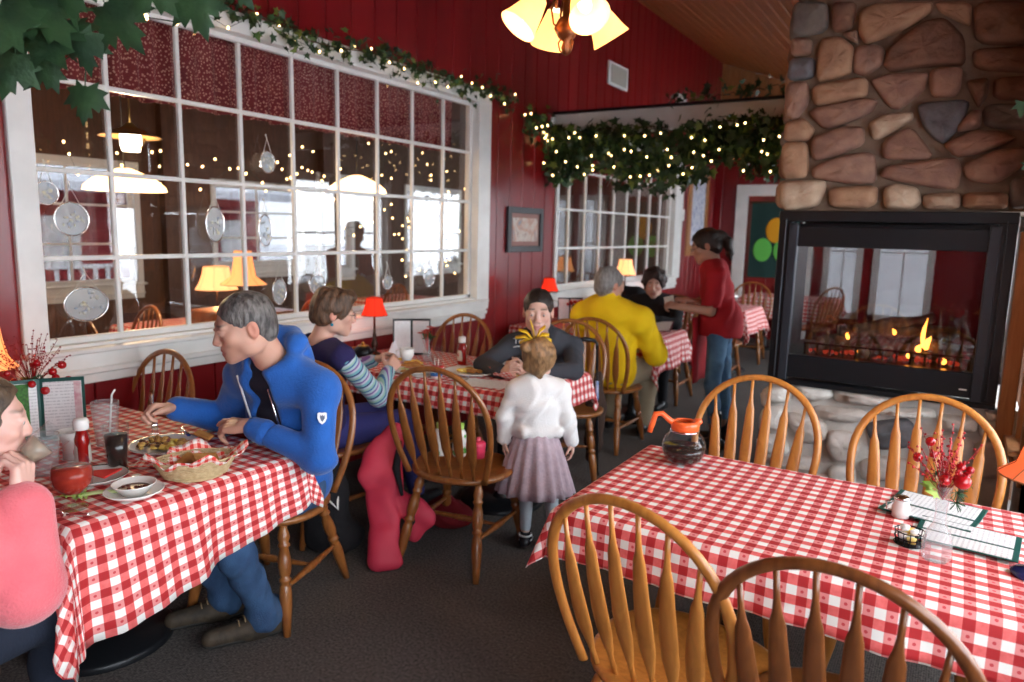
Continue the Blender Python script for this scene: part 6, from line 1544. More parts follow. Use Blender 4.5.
def wx(S): S.ell(H.p(0, -.115, .045), V3(.030, .03, .03), H.R, .02); S.chain([H.p(0, -.125, .04), H.p(0, -.15, -.02), H.p(0, -.14, -.10), H.p(0, -.13, -.15)], [.030, .036, .028, .01], .02)
hair_cap(H, wt, org, hair_mat('dark_ponytail', (.045, .022, .015), (.02, .012, .01)), .010, .006, cuts=(((0, .11, -.02), (.085, .075, .085)), ((.086, .0, -.02), (.014, .028, .036)), ((-.086, .0, -.02), (.014, .028, .036))), extra=wx)
q = MB()
for sx in (-1, 1): q.tube([tuple(H.p(sx*.032+.019*math.cos(t*PI/6), .102, .004+.013*math.sin(t*PI/6))) for t in range(12)], .0016, 5, closed=True); q.tube([tuple(H.p(sx*.05, .10, .006)), tuple(H.p(sx*.078, -.01, .004))], .0016, 5)
shift(q, org).build('glasses', fm_, wt)
redt = mat('red_cotton', (.48, .012, .022), rough=.85, color2=(.40, .009, .018), nscale=6, bump=.2, bscale=90)
S = SDF(.007); torso(S, J, .022, .97); S.cone(J['pel']+V3(0, 0, .06), J['pel']+V3(0, 0, .0), .165, .165, .04); S.plane(J['pel']+V3(0, 0, -.06), (0, 0, -1)); S.cone(J['neck']+V3(-.01, 0, .08), J['neck']+V3(0, 0, .0), .058, .05, .008, sub=True)
for sd in 'LR': S.cone(J['sh'+sd], J['sh'+sd]*.28+J['el'+sd]*.72, .072, .066, .02); S.cone(J['sh'+sd]*.15+J['el'+sd]*.85, J['sh'+sd]*.02+J['el'+sd]*.98, .05, .05, .004, sub=True)
ts = Sbuild(S, 'red_tshirt', redt, wt, org, folds(.007, 20, 8))
S = SDF(.007); S.ell(J['pel']-V3(0, 0, .03), V3(.10, .155, .10), None, .05); leg(S, J, 'L', -.002, .95, end=.85); leg(S, J, 'R', -.002, .95, end=.85); Sbuild(S, 'jeans', mat('light_denim', (.12, .24, .38), rough=.9, color2=(.07, .15, .27), nscale=12), wt, org, folds(.003, 34, 5))
for sd in 'LR': shoe(wt, 'boot', J['ank'+sd], J['ank'+sd]+V3(-.17, -.04, 0), M['black'], 1.0, org, tall=.16, h_=.008)
q = MB().grid(lambda a, b_: (-1.655+.01*math.sin(a*9)+.03*b_, 5.24+a*.36+.01*math.sin(b_*7), .98-b_*.50), 14, 8)
o = shift(q, org).build('apron', redt, wt); sm_ = o.modifiers.new('thick', 'SOLIDIFY'); sm_.thickness = .004
# ---------------------------------------------------------------- things on the tables
TT = TZ+.0035
def plate(label, x, y, r_=.12, z=TT, m=None, group='white plates', rim=None, oval=1.0, rot=0):
    t = thing('plate', label, 'plate', (x, y, z), rot, group)
    q = MB().lathe([(0, .004), (.55*r_, .004), (.66*r_, .006), (.96*r_, .019), (1.0*r_, .021), (1.0*r_, .018), (.68*r_, .001), (.60*r_, 0), (0, 0)], 36); q.v = [(a*oval, b_, c) for a, b_, c in q.v]
    q.build('dish', m or M['china'], t)
    if rim: q = MB().lathe([(.975*r_, .0205), (1.003*r_, .0225), (1.003*r_, .0205)], 36); q.v = [(a*oval, b_, c) for a, b_, c in q.v]; q.build('rim_band', rim, t)
    return t
def lumps(name, label, cat, x, y, z, rx, ry, n, size, mts, seed, h_=.02, part='lump', kind='stuff'):
    r = random.Random(seed); q = MB()
    for i in range(n):
        a = r.uniform(0, 6.28); d = math.sqrt(r.random()); s_ = r.uniform(*size)
        q.ball((d*rx*math.cos(a), d*ry*math.sin(a), s_*.5+h_*(1-d*d)*r.random()), (s_*r.uniform(.8, 1.5), s_*r.uniform(.7, 1.2), s_*r.uniform(.45, .8)), 7, 5, M=Tm((0, 0, 0), (0, 0, 0)), mi=r.randrange(len(mts)))
    o = q.build(name, mts, None, loc=(x, y, z)); return tag(o, label, cat, None, kind)
egg = mat('scrambled_egg', (.80, .55, .06), rough=.5, color2=(.85, .66, .2), nscale=50); pot = mat('fried_potato', (.42, .20, .05), rough=.6, color2=(.62, .38, .10), nscale=50)
ham = mat('ham', (.50, .17, .11), rough=.5); brn = mat('gravy_brown', (.10, .035, .015), rough=.35); grn = mat('lettuce_green', (.22, .45, .04), rough=.5, color2=(.50, .62, .18), nscale=25); toast = mat('toast', (.52, .25, .07), rough=.85, color2=(.35, .13, .03), nscale=30)
fries = mat('french_fry', (.80, .48, .08), rough=.6)
rimg = mat('green_rim', (.015, .06, .03), rough=.2); grim = mat('grey_rim', (.2, .2, .2), rough=.2)
plate('white breakfast plate under the hands of the man in blue', -2.44, 1.515, .125, rim=grim)
lumps('scrambled_eggs', 'scrambled eggs on the right side of the breakfast plate', 'food', -2.395, 1.535, TT+.008, .055, .05, 40, (.010, .018), [egg, egg, pot], 1, .03)
lumps('fried_potatoes', 'browned potatoes and ham piled on the left of the breakfast plate', 'food', -2.475, 1.50, TT+.008, .055, .065, 60, (.007, .014), [pot, pot, brn, egg, ham], 2, .028)
def utensil(name, label, a, b_, kind, roll=0):
    """cutlery from the handle end a to the tip b"""
    a, b_ = Vector(a), Vector(b_); Mx = aim(a, b_); l_ = (b_-a).length
    t = thing(name, label, name, tuple(a)); Mx.translation = Vector((0, 0, 0)); Mx = Mx @ Matrix.Rotation(roll, 4, 'Z')
    MB().tube([(0, 0, 0), (0, 0, l_*.08), (0, 0, l_*.35), (0, 0, l_*.62)], [(.002, .006), (.002, .0085), (.002, .004), (.002, .003)], 8, M=Mx, up=(0, 1, 0)).build('handle', M['chrome'], t)
    q = MB()
    if kind == 'fork':
        q.tube([(0, 0, l_*.6), (0, .003, l_*.7), (0, .002, l_*.78)], [(.002, .004), (.0015, .011), (.0015, .012)], 8, M=Mx, up=(0, 1, 0))
        for x in (-.009, -.003, .003, .009): q.tube([(x, .002, l_*.77), (x, -.001, l_*.9), (x*.9, -.004, l_)], .0013, 5, M=Mx)
    elif kind == 'spoon': q.ball((0, 0, l_*.84), (.016, .003, l_*.15), 12, 8, M=Mx)
    else: q.tube([(0, 0, l_*.6), (0, 0, l_*.75), (0, 0, l_*.95), (0, 0, l_)], [(.001, .008), (.001, .009), (.0008, .007), (.0005, .001)], 8, M=Mx, up=(0, 1, 0))
    q.build({'fork': 'tines', 'spoon': 'bowl', 'knife': 'blade'}[kind], M['chrome'], t); return t
utensil('fork', 'steel fork in the right hand of the man in blue, pointing down at his plate', (-2.532, 1.525, .965), (-2.475, 1.50, .80), 'fork')
utensil('knife', 'table knife resting across the far edge of the breakfast plate', (-2.56, 1.66, TT+.03), (-2.42, 1.60, TT+.03), 'knife')
tst = thing('toast_slice', 'piece of toast held by the left hand of the man in blue', 'toast', (-2.33, 1.60, .815)); MB().box((0, 0, 0), (.07, .035, .012), Tm((0, 0, 0), (.2, .25, .3)), bev=.004).build('crumb', toast, tst)

# bread basket
bk = thing('bread_basket', 'oval wicker basket lined with checked paper at the edge of the left table', 'basket', (-2.105, 1.41, TT), math.radians(62))
wick = mat('pale_wicker', (.55, .42, .24), rough=.8, color2=(.42, .30, .15), nscale=60, bump=.3, bscale=80)
q = MB(); n = 48
for j in range(9):
    z = .004+j*.0068; s_ = .78+.03*j
    q.tube([(s_*.125*math.cos(2*PI*i/n)*(1+.012*(-1)**(i+j)), s_*.082*math.sin(2*PI*i/n)*(1+.018*(-1)**(i+j)), z) for i in range(n)], .0038, 5, closed=True)
for i in range(24):
    a = 2*PI*i/24; q.tube([(.78*.125*math.cos(a), .78*.082*math.sin(a), .002), (1.03*.125*math.cos(a), 1.03*.082*math.sin(a), .063)], .0022, 5)
q.build('woven_wall', wick, bk); MB().lathe([(0, .002), (.09, .002), (.09, .006), (0, .006)], 24).build('woven_base', wick, bk)
def paper(name, parent, rx, ry, z, seed, m, lift=.03, n=40, loc=None):
    r = random.Random(seed); vs = []; uv = []; m_ = 9; ph = r.uniform(0, 6)
    for j in range(m_+1):
        t = j/m_
        for i in range(n):
            a = 2*PI*i/n; w = 1+.10*math.sin(a*4+ph)*t+.06*math.sin(a*9+ph*2)*t
            x, y = rx*t*w*math.cos(a), ry*t*w*math.sin(a)
            zz = z+max(0, t-.45)**1.1*lift*2.1*(1+.35*math.sin(a*4+ph)+.22*math.sin(a*9+ph))
            vs.append((x, y, zz)); uv.append((x*1.3, y*1.3))
    q = MB(); q.add(vs, [(j*n+i, j*n+(i+1) % n, (j+1)*n+(i+1) % n, (j+1)*n+i) for j in range(m_) for i in range(n)], True)
    o = q.build(name, m, parent, uvs=uv, loc=loc); s_ = o.modifiers.new('thick', 'SOLIDIFY'); s_.thickness = .0012; return o
o = paper('checked_paper_liner', None, .150, .105, .022, 3, M['paper_check'], .045); o.location = (-2.105, 1.41, TT); o.rotation_euler = (0, 0, math.radians(62)); tag(o, 'red checked food paper lining the wicker bread basket', 'food paper', 'checked food papers')
for k, (dx, dy, rz) in enumerate(((-.02, .0, .4), (.035, .015, 1.2))):
    t = MB().box((0, 0, 0), (.085, .075, .014), Tm((0, 0, 0), (.25, .15, rz)), bev=.006).build('toast_slice', toast, None, loc=(-2.105+dx, 1.41+dy, TT+.042+.012*k)); tag(t, ('lower', 'upper')[k]+' slice of toast inside the bread basket', 'toast', 'toast in the basket')
# packet of checked paper
t = thing('folded_paper', 'small folded piece of red checked paper between the cola glass and the basket', 'food paper', (-2.315, 1.365, TT+.001), math.radians(35)); q = MB(); q.grid(lambda u, v: (-.045+.09*u, -.025+.05*v, .004+.012*abs(math.sin(u*5))*v), 12, 5); uvp = [(a*1.2, b_*1.2) for a, b_, c in q.v]
o = q.build('sheet', M['paper_check'], t, uvs=uvp); o.modifiers.new('thick', 'SOLIDIFY').thickness = .002
plate('saucer plate under the small bowl of dark sauce', -2.085, 1.185, .085)
sb2 = thing('small_bowl', 'small white bowl of dark sauce on a saucer, left table', 'bowl', (-2.085, 1.185, TT+.007))
MB().lathe([(0, .0), (.035, 0), (.06, .030), (.064, .034), (.061, .034), (.034, .006), (0, .006)], 32).build('dish', M['china'], sb2)
o = MB().lathe([(0, .019), (.03, .0185), (.048, .018)], 20).build('sauce', brn, sb2); q = MB(); r0 = random.Random(5)
for _ in range(9): q.ball((r0.uniform(-.03, .03), r0.uniform(-.03, .03), .020), (.008, .006, .004), 7, 4)
q.build('sauce_pieces', mat('dark_berry', (.12, .02, .015), rough=.3), o)
plate('side plate with a dark green rim behind the red drink', -2.31, 1.19, .095, rim=rimg)
nk = MB().prism([(-.05, -.04), (.06, -.03), (.02, .05)], 0, .006).build('paper_napkin', M['paper_check'], None, loc=(-2.30, 1.21, TT+.022)); tag(nk, 'folded napkin lying on the green-rimmed side plate', 'napkin')
# celery and lettuce
ce = thing('celery_stick', 'celery stick with leafy lettuce beside the saucer', 'celery', (-2.19, 1.085, TT+.004), math.radians(50))
MB().tube([(0, 0, .006), (.05, .005, .009), (.11, .0, .007)], [(.006, .010), (.006, .009), (.005, .007)], 8).build('stalk', mat('celery_pale', (.55, .65, .30), rough=.4), ce)
q = MB(); r0 = random.Random(6)
for _ in range(22):
    c = Vector((r0.uniform(-.055, .01), r0.uniform(-.03, .03), r0.uniform(.004, .02))); leaf(q, c, rv(r0), rv(r0), r0.uniform(.02, .034), IVY)
q.build('leaves', grn, ce)
# red drink goblet
def goblet(label, x, y, liquid, z=TT, rb=.052):
    g = thing('goblet', label, 'glass', (x, y, z))
    MB().lathe([(0, .004), (.036, .003), (.037, .001), (.036, 0), (0, 0)], 28).lathe([(.008, .003), (.005, .015), (.006, .032), (.012, .042)], 16).build('stem', M['glass'], g)
    pr = [(.004, .042), (.030, .048), (rb*.92, .072), (rb, .098), (rb*.96, .122), (rb*.80, .148), (rb*.74, .155)]
    MB().lathe(pr, 32).build('bowl', M['glass'], g)
    pl = [(a-.003, b_+.002) for a, b_ in pr[:5]]; MB().lathe([(0, .045)]+pl+[(0, pl[-1][1])], 28).build('drink', liquid, g); return g
rd = mat('red_cocktail', (.42, .030, .010), rough=.2, color2=(.30, .018, .008), nscale=60)
goblet('round stemmed goblet of red cocktail in front of the woman in pink', -2.13, 1.03, rd, rb=.056)
def bottle_ketchup(label, x, y, brand='ketchup', h_=1.0):
    b_ = thing('ketchup_bottle', label, 'bottle', (x, y, TT), math.radians(-25), 'ketchup bottles with white caps')
    q = MB(); pr = [(.030, .0), (.033, .004), (.033, .05), (.030, .085), (.033, .105), (.022, .135), (.018, .142)]
    vs = []; n = 28
    for r_, z in [(0, 0)]+pr:
        for i in range(n): a = 2*PI*i/n; vs.append((r_*math.cos(a)*1.15, r_*math.sin(a)*.72, z*h_))
    q.add(vs, [(j*n+i, j*n+(i+1) % n, (j+1)*n+(i+1) % n, (j+1)*n+i) for j in range(len(pr)) for i in range(n)], True); q.build('body', mat('ketchup_red', (.30, .008, .006), rough=.2, coat=.5), b_)
    MB().lathe([(.020, .138*h_), (.024, .140*h_), (.024, .168*h_), (.020, .176*h_), (0, .177*h_)], 24).build('cap', M['china'], b_)
    lbm = mat('cream_label', (.70, .66, .58), rough=.5); q = MB(); n = 10
    for sgn in (-1, 1):
        vs = []
        for j, z in enumerate((.028, .05, .085, .092)):
            w_ = (1, 1, .9, .6)[j]
            for i in range(n+1):
                a = (-1.0+2.0*i/n)*w_*.95; rr = .0338 if z < .06 else .0318; vs.append((sgn*rr*math.sin(a)*1.15, -sgn*rr*math.cos(a)*.745-sgn*.0005, z*h_))
        q.add(vs, [(j*(n+1)+i, j*(n+1)+i+1, (j+1)*(n+1)+i+1, (j+1)*(n+1)+i) for j in range(3) for i in range(n)], True)
    lb_ = q.build('label', lbm, b_)
    MB().ball((0, -.0262, .062*h_), (.008, .001, .010), 12, 8).build('label_tomato', mat('tomato_red', (.5, .03, .01), rough=.5), lb_)
    return b_
bottle_ketchup('ketchup bottle with a white cap beside the cola glass on the left table', -2.45, 1.225)
def tumbler(name, label, x, y, r0, r1, h_, liquid=None, lv=.8, m=None, z=TT, straw=None):
    g = thing(name, label, 'glass', (x, y, z)); m = m or M['glass']
    MB().lathe([(0, .0), (r0, 0), (r1, h_), (r1-.002, h_), (r1-.002, h_-.004)], 28).build('glass_wall', m, g)
    if liquid:
        rr = r0+(r1-r0)*lv-.0035; MB().lathe([(0, .008), (r0-.0035, .008), (rr, h_*lv), (0, h_*lv)], 24).build('drink', liquid, g)
        q = MB(); r_ = random.Random(int(abs(x)*1000))
        for _ in range(6): q.box((0, 0, 0), (.018, .018, .018), Tm((r_.uniform(-.015, .015), r_.uniform(-.015, .015), h_*lv-.002), (r_.uniform(0, 3), r_.uniform(0, 3), 0)), bev=.004)
        q.build('ice', M['glass'], g)
    if straw: MB().tube([(r1*.3, 0, .01), (r1*.7, .01, h_+.03), (r1*.7+.015, .015, h_+.05)], .0035, 8).build('straw', M['china'], g)
    return g
cola = mat('cola', (.018, .007, .004), rough=.15)
tumbler('tumbler', 'tall glass of iced cola behind the bread basket', -2.36, 1.29, .032, .041, .155, cola, .78)
water = mat('ice_water', (.9, .95, .97), rough=.05, trans=.9, ior=1.33)
tumbler('plastic_cup', 'clear plastic water cup standing left of the ketchup', -2.50, 1.13, .034, .046, .135, m=M['plastic_clear'])
tumbler('plastic_cup', 'tall clear plastic cup with a white straw behind the cola', -2.66, 1.42, .036, .048, .165, m=M['plastic_clear'], straw=1)
wb2 = thing('cup_and_bowl', 'small white cup standing behind the ketchup bottle', 'cup', (-2.60, 1.26, TT)); MB().lathe([(0, 0), (.026, 0), (.024, .06), (.045, .10), (.043, .10), (.02, .062), (0, .06)], 28).build('dish', M['china'], wb2)
hg = thing('glass_mug', 'clear glass the woman in pink is drinking from', 'glass', (-1.868, .842, 1.052), (math.radians(-52), 0, math.radians(-22)))
MB().lathe([(0, -.045), (.030, -.045), (.036, .045)], 26).build('glass_wall', M['glass'], hg); MB().lathe([(0, -.040), (.026, -.040), (.031, .0), (0, .0)], 20).build('drink', mat('pale_drink', (.6, .5, .4), rough=.1, trans=.6), hg)
sp_ = utensil('spoon', 'spoon lying at the near corner of the left table', (-2.03, 1.02, TT+.004), (-2.12, .965, TT+.005), 'spoon', PI/2)

# menus
teal = mat('dark_teal_leatherette', (.008, .075, .062), rough=.45); lim = mat('leaf_green_strip', (.05, .22, .02), rough=.6, color2=(.02, .10, .01), nscale=120)
def text_page(name, cols=(.80, .80, .80), band=None):
    m, nt, out = _new(name); b = N(nt, 'ShaderNodeBsdfPrincipled', Roughness=.35); tc = N(nt, 'ShaderNodeTexCoord'); sp = N(nt, 'ShaderNodeSeparateXYZ'); L(nt, tc.outputs['Generated'], sp.inputs[0])
    ln = math_node(nt, 'GREATER_THAN', math_node(nt, 'FRACT', math_node(nt, 'MULTIPLY', sp.outputs[1], 17.0)), .62)
    nz = N(nt, 'ShaderNodeTexNoise', Scale=38.0); mp = N(nt, 'ShaderNodeMapping'); mp.inputs['Scale'].default_value = (1, .15, 1); L(nt, tc.outputs['Generated'], mp.inputs[0]); L(nt, mp.outputs[0], nz.inputs['Vector'])
    k = math_node(nt, 'MULTIPLY', ln, math_node(nt, 'GREATER_THAN', nz.outputs[0], .47)); mx = N(nt, 'ShaderNodeMix', data_type='RGBA'); mx.inputs[6].default_value = rgb(cols); mx.inputs[7].default_value = (.28, .27, .30, 1)
    L(nt, math_node(nt, 'MULTIPLY', k, .45), mx.inputs[0]); L(nt, mx.outputs[2], b.inputs['Base Color']); L(nt, b.outputs[0], out.inputs[0]); return m
page = text_page('printed_menu_page')
pinkp = mat('pink_specials_card', (.60, .28, .32), rough=.5, color2=(.75, .6, .6), nscale=40)
def menu(label, loc, rot, w_=.15, h_=.23, ang=35, cover=None, strip=True, group='menus on the tables', pages=(0, 1)):
    """two-leaf menu, hinge along local y, standing or lying"""
    t = thing('menu', label, 'menu', loc, rot, group); cover = cover or teal
    for k in (0, 1):
        s_ = -1 if k == 0 else 1; Mx = Matrix.Rotation(math.radians(-s_*ang), 4, 'Y') if False else Matrix.Rotation(math.radians(-ang)*s_, 4, 'Y')
        c = MB().box((s_*w_/2, h_/2, 0), (w_, h_, .003), Mx, bev=.001).build('cover', cover, t)
        MB().box((s_*w_/2, h_/2, .0022), (w_*.86, h_*.88, .0012), Mx).build('page', page, c)
        if strip and k == 1: MB().box((s_*w_*.84, h_/2, .0035), (w_*.16, h_*.86, .0012), Mx).build('side_card', pinkp, c)
        if strip and k == 0: MB().box((s_*w_*.50, h_/2, .0035), (w_*.5, h_*.86, .0012), Mx).build('side_card', lim, c)
    return t
menu('open teal menu standing at the wall end of the left table', (-2.90, 1.31, TT+.001), (math.radians(84), 0, math.radians(62)), .15, .235, 12)
menu('white menu in a dark holder standing by the red lamp on the middle table', (-3.02, 3.63, TT+.001), (math.radians(84), 0, math.radians(42)), .13, .24, 20, cover=M['black'], strip=False)
menu('open teal menu lying on the big table behind the berry vase', (.13, 2.475, TT+.002), (0, 0, math.radians(78)), .12, .25, 3, strip=False)
menu('open teal menu lying on the big table in front, beside the lamp', (.22, 2.30, TT+.003), (0, 0, math.radians(84)), .10, .25, 3, strip=False)
menu('maroon menu lying open before the curly-haired woman', (-2.18, 5.80, TT+.002), (math.radians(20), 0, math.radians(10)), .16, .2, 4, cover=mat('maroon_cover', (.12, .012, .02), rough=.5), strip=False)
menu('menu standing behind the woman in the charcoal hoodie by the far red lamp', (-3.0, 5.86, TT+.001), (math.radians(84), 0, math.radians(40)), .12, .23, 14, cover=M['darkgrey'], strip=False)
t = thing('red_clutch', 'red clutch bag lying on the table of the curly-haired woman', 'bag', (-2.18, 5.62, TT)); MB().box((0, 0, .03), (.22, .10, .06), bev=.02).build('body', mat('red_leather', (.45, .01, .03), rough=.4), t); MB().box((0, -.051, .035), (.18, .004, .035), bev=.002).build('flap', mat('red_leather_dark', (.33, .008, .02), rough=.4), t)
for i, (x, y, lab) in enumerate(((-2.2, 8.45, 'white napkin holder on the far table behind the waitress'), (-1.95, 10.6, 'white napkin holder on the last table before the door'))):
    t = thing('napkin_holder', lab, 'napkin holder', (x, y, TT)); MB().box((0, 0, .06), (.12, .16, .12), bev=.01).build('holder', M['chrome'], t); MB().box((0, 0, .085), (.08, .15, .12), bev=.01).build('napkins', M['china'], t)

# berry arrangements
bm_ = mat('red_berry', (.42, .006, .010), rough=.18, coat=.5); tin = mat('red_tinsel', (.45, .02, .025), rough=.25, metal=.6)
fir = mat('fir_sprig', (.02, .09, .035), rough=.6)
def arrangement(label, x, y, z0, vase, seed, sc_=1.0, balls=((0, 0, 0, .018),), spray=26, name='berry_arrangement', vh=.2):
    t = thing(name, label, 'flower vase', (x, y, z0)); r = random.Random(seed)
    if vase == 'glass':
        n = 32; prof = [(.030, .0), (.033, .006), (.034, .05), (.028, .075), (.015, .10), (.0125, .13), (.016, .175), (.021, vh)]; vs = []
        for a_, z in prof:
            for i in range(n): a = 2*PI*i/n; w = 1+.05*math.cos(8*a); vs.append((a_*w*math.cos(a), a_*w*math.sin(a), z))
        q = MB(); q.add(vs, [(j*n+i, j*n+(i+1) % n, (j+1)*n+(i+1) % n, (j+1)*n+i) for j in range(len(prof)-1) for i in range(n)]+[tuple(range(n-1, -1, -1))], True); q.build('vase', M['plastic_clear'], t)
    else: MB().lathe([(0, 0), (.035, 0), (.04, .08), (.03, .16), (.028, vh), (.024, vh), (0, .01)], 20).build('vase', mat('green_vase', (.02, .10, .04), rough=.3), t)
    q = MB()
    for k in range(spray):
        d = Vector((r.gauss(0, .45), r.gauss(0, .45), 1)).normalized(); l_ = r.uniform(.10, .20)*sc_; p0 = Vector((0, 0, vh-.03)); p1 = p0+d*l_*.5+Vector((0, 0, .01)); p2 = p0+d*l_
        q.tube([p0, p1, p2], .0009, 4)
        for j in range(5): u = p1.lerp(p2, j/4.0); q.ball(tuple(u+rv(r)*.006), .0032, 6, 4)
    q.build('tinsel_spray', tin, t)
    for dx, dy, dz, rr in balls:
        MB().ball((dx, dy, vh+dz), rr, 14, 10).tube([(0, 0, vh-.04), (dx*.5, dy*.5, vh+dz*.4), (dx, dy, vh+dz)], .0014, 5).build('berry', bm_, t)
    q = MB()
    for (dx, dy, dz) in ((.03, -.01, -.01), (.045, .01, .02), (-.02, .0, .03), (.03, -.02, -.035)):
        c = Vector((dx, dy, vh+dz))*1.0
        for k in range(16): d = rv(r).normalized(); q.tube([c, c+d*.026], .0011, 4)
    q.build('fir_sprig', fir, t)
    q = MB()
    for dx, dy, dz in ((-.045, -.01, .0), (-.03, -.02, -.02), (-.06, 0, -.01)): leaf(q, (dx*.4, dy, vh+dz), (dx, dy, .01), (0, -.6, .8), .035, IVY)
    q.build('pale_leaves', grn, t); return t
arrangement('glass bud vase of red berries and tinsel on the big table', .025, 2.12, TT, 'glass', 3, .95, balls=((.022, -.012, .0, .0), ) if False else ((.038, -.015, .022, .021), (-.0, -.022, .02, .0145), (.032, -.012, .058, .011), (.052, -.004, .052, .010), (.046, -.01, .040, .009), (.028, -.02, .045, .009), (-.042, .0, .11, .0125), (-.032, .01, .075, .010), (-.066, .0, .062, .0125)), vh=.205, spray=30)
arrangement('red berry and tinsel arrangement behind the teal menu on the left table', -3.0, 1.33, TT, 'green', 8, 1.15, balls=((.04, .04, -.02, .015), (.10, .0, -.03, .016), (.09, -.04, .0, .014), (.07, .10, -.01, .017), (.06, .05, .03, .015), (.08, .05, .01, .014), (.0, -.06, .0, .014), (-.02, .02, .05, .012), (.05, .0, .07, .013), (.02, -.09, .04, .012), (.05, .09, .05, .016)), vh=.22, spray=44)
# red flowers on the middle table
t = thing('flower_vase', 'clear vase of red artificial flowers on the middle table', 'flower vase', (-2.80, 3.52, TT)); MB().lathe([(0, 0), (.03, 0), (.028, .05), (.014, .10), (.02, .15), (.018, .15), (.012, .10), (.0, .006)], 20).build('vase', M['plastic_clear'], t)
rf = mat('red_petals', (.50, .02, .015), rough=.6); r0 = random.Random(9)
for k in range(7):
    c = Vector((r0.uniform(-.05, .05), r0.uniform(-.05, .05), .19+r0.uniform(-.02, .045))); q = MB().tube([(0, 0, .05), tuple(c)], .0015, 5)
    for j in range(7): a = 2*PI*j/7; leaf(q, c, (math.cos(a), math.sin(a), .35), (0, 0, 1), .026, [(0, 0), (.4, .3), (.35, .8), (0, 1), (-.35, .8), (-.4, .3)])
    q.build('flower', rf, t)
q = MB()
for k in range(9): leaf(q, (0, 0, .15), rv(r0)+Vector((0, 0, .8)), rv(r0), .06, IVY)
q.build('leaves', M['leaf'], t)
t = thing('red_flower_pot', 'small pot of red flowers by the far red lamp behind the charcoal hoodie', 'flower vase', (-2.86, 5.72, TT)); MB().lathe([(0, 0), (.03, 0), (.035, .16), (.03, .16), (0, .01)], 16).build('pot', M['black'], t)
q = MB()
for k in range(26): c = Vector((r0.gauss(0, .035), r0.gauss(0, .035), .19+r0.gauss(0, .02))); q.ball(tuple(c), .014, 7, 5)
q.build('blooms', rf, t); q = MB()
for k in range(16): leaf(q, (r0.gauss(0, .02), r0.gauss(0, .02), .17), rv(r0), rv(r0), .06, IVY)
q.build('leaves', M['leaf'], t)

# middle table food
plate('oval plate with a sandwich in front of the short-haired woman', -2.66, 3.19, .125, oval=1.25, rot=math.radians(0))
sw = thing('sandwich', 'toasted sandwich with lettuce on the plate of the short-haired woman', 'sandwich', (-2.63, 3.18, TT+.006), .5)
for k, z in enumerate((.008, .045)): MB().prism([(-.07, -.045), (.07, -.045), (.0, .065)], z-.007, z+.007).build('bread', toast, sw)
q = MB()
for k in range(14): leaf(q, (r0.uniform(-.06, .06), r0.uniform(-.04, .03), .02+r0.uniform(-.006, .01)), (r0.uniform(-1, 1), r0.uniform(-1, .3), 0), (0, 0, 1), .045, IVY)
q.build('lettuce', grn, sw); MB().box((0, -.01, .028), (.09, .05, .014), bev=.005).build('filling', ham, sw)
q = MB()
for k in range(22): a = r0.uniform(0, 3.1); c = Vector((r0.gauss(0, .03), r0.gauss(0, .02), .012+.03*r0.random())); d = Vector((math.cos(a), math.sin(a), r0.uniform(-.2, .2)))*.03; q.tube([c-d, c+d], .005, 4)
tag(q.build('french_fries', fries, None, loc=(-2.73, 3.26, TT+.014)), 'heap of french fries beside the sandwich', 'food', None, 'stuff')
plate('large white plate with a half-eaten omelette, middle of the middle table', -2.36, 3.36, .135, oval=1.15)
lumps('omelette', 'half-eaten omelette on the large white plate', 'food', -2.36, 3.36, TT+.008, .08, .035, 26, (.012, .022), [pot, egg, toast], 5, .01)
plate('white plate near the hands of the woman in the hoodie', -2.42, 3.66, .11)
lumps('plate_scraps', 'leftover scraps on the plate near the woman in the hoodie', 'food', -2.42, 3.66, TT+.008, .05, .04, 12, (.008, .014), [pot, ham], 6, .005)
c_ = thing('yogurt_cup', 'blue and white cup heaped with red sauce and two spoons, middle table', 'cup', (-2.44, 3.15, TT)); MB().lathe([(0, 0), (.032, 0), (.042, .06), (.040, .06), (.03, .004), (0, .004)], 24).build('cup_wall', M['china'], c_)
MB().lathe([(.0345, .014), (.0385, .036), (.0388, .036), (.0350, .014)], 24).build('blue_band', mat('blue_band', (.03, .14, .4), rough=.4), c_); q = MB()
for k in range(14): q.ball((r0.uniform(-.028, .028), r0.uniform(-.028, .028), .062), (.013, .012, .009), 8, 5)
q.build('red_topping', mat('strawberry_red', (.55, .02, .02), rough=.3), c_)
for dx in (-.008, .01): MB().tube([(dx, 0, .05), (dx*1.5-.01, .01, .11)], .003, 6).build('spoon_handle', M['china'], c_)
bottle_ketchup('ketchup bottle with a white cap standing on the middle table', -2.56, 3.56)
tumbler('tumbler', 'empty clear glass behind the ketchup bottle on the middle table', -2.66, 3.70, .03, .04, .14)
tumbler('tumbler', 'second clear glass on the middle table, right of the flower vase', -2.66, 3.44, .028, .036, .12)
o = paper('checked_food_paper', None, .14, .12, TT+.006, 8, M['paper_check'], .035, loc=None); o.location = (-2.08, 3.40, 0); tag(o, 'crumpled red checked food paper in front of the woman in the hoodie', 'food paper', 'checked food papers')
lumps('cheese_fries', 'yellow cheesy bites on the crumpled checked paper', 'food', -2.08, 3.38, TT+.012, .05, .04, 18, (.010, .018), [fries, egg, toast], 7, .015)
t = MB().box((0, 0, .0008), (.30, .20, .0016)).build('paper_placemat', page, None, loc=(-2.16, 3.19, TT), rot=.3); tag(t, 'printed white paper placemat at the near right of the middle table', 'placemat')
t = thing('folded_napkin', 'upright folded white napkin beside the red lamp', 'napkin', (-2.98, 3.40, TT), .9); MB().prism([(-.06, 0), (.06, 0), (.012, .13)], -.006, .006, 'y').prism([(-.05, 0), (.055, 0), (.0, .115)], .012, .02, 'y').build('fold', mat('napkin_white', (.80, .80, .84), rough=.9), t)
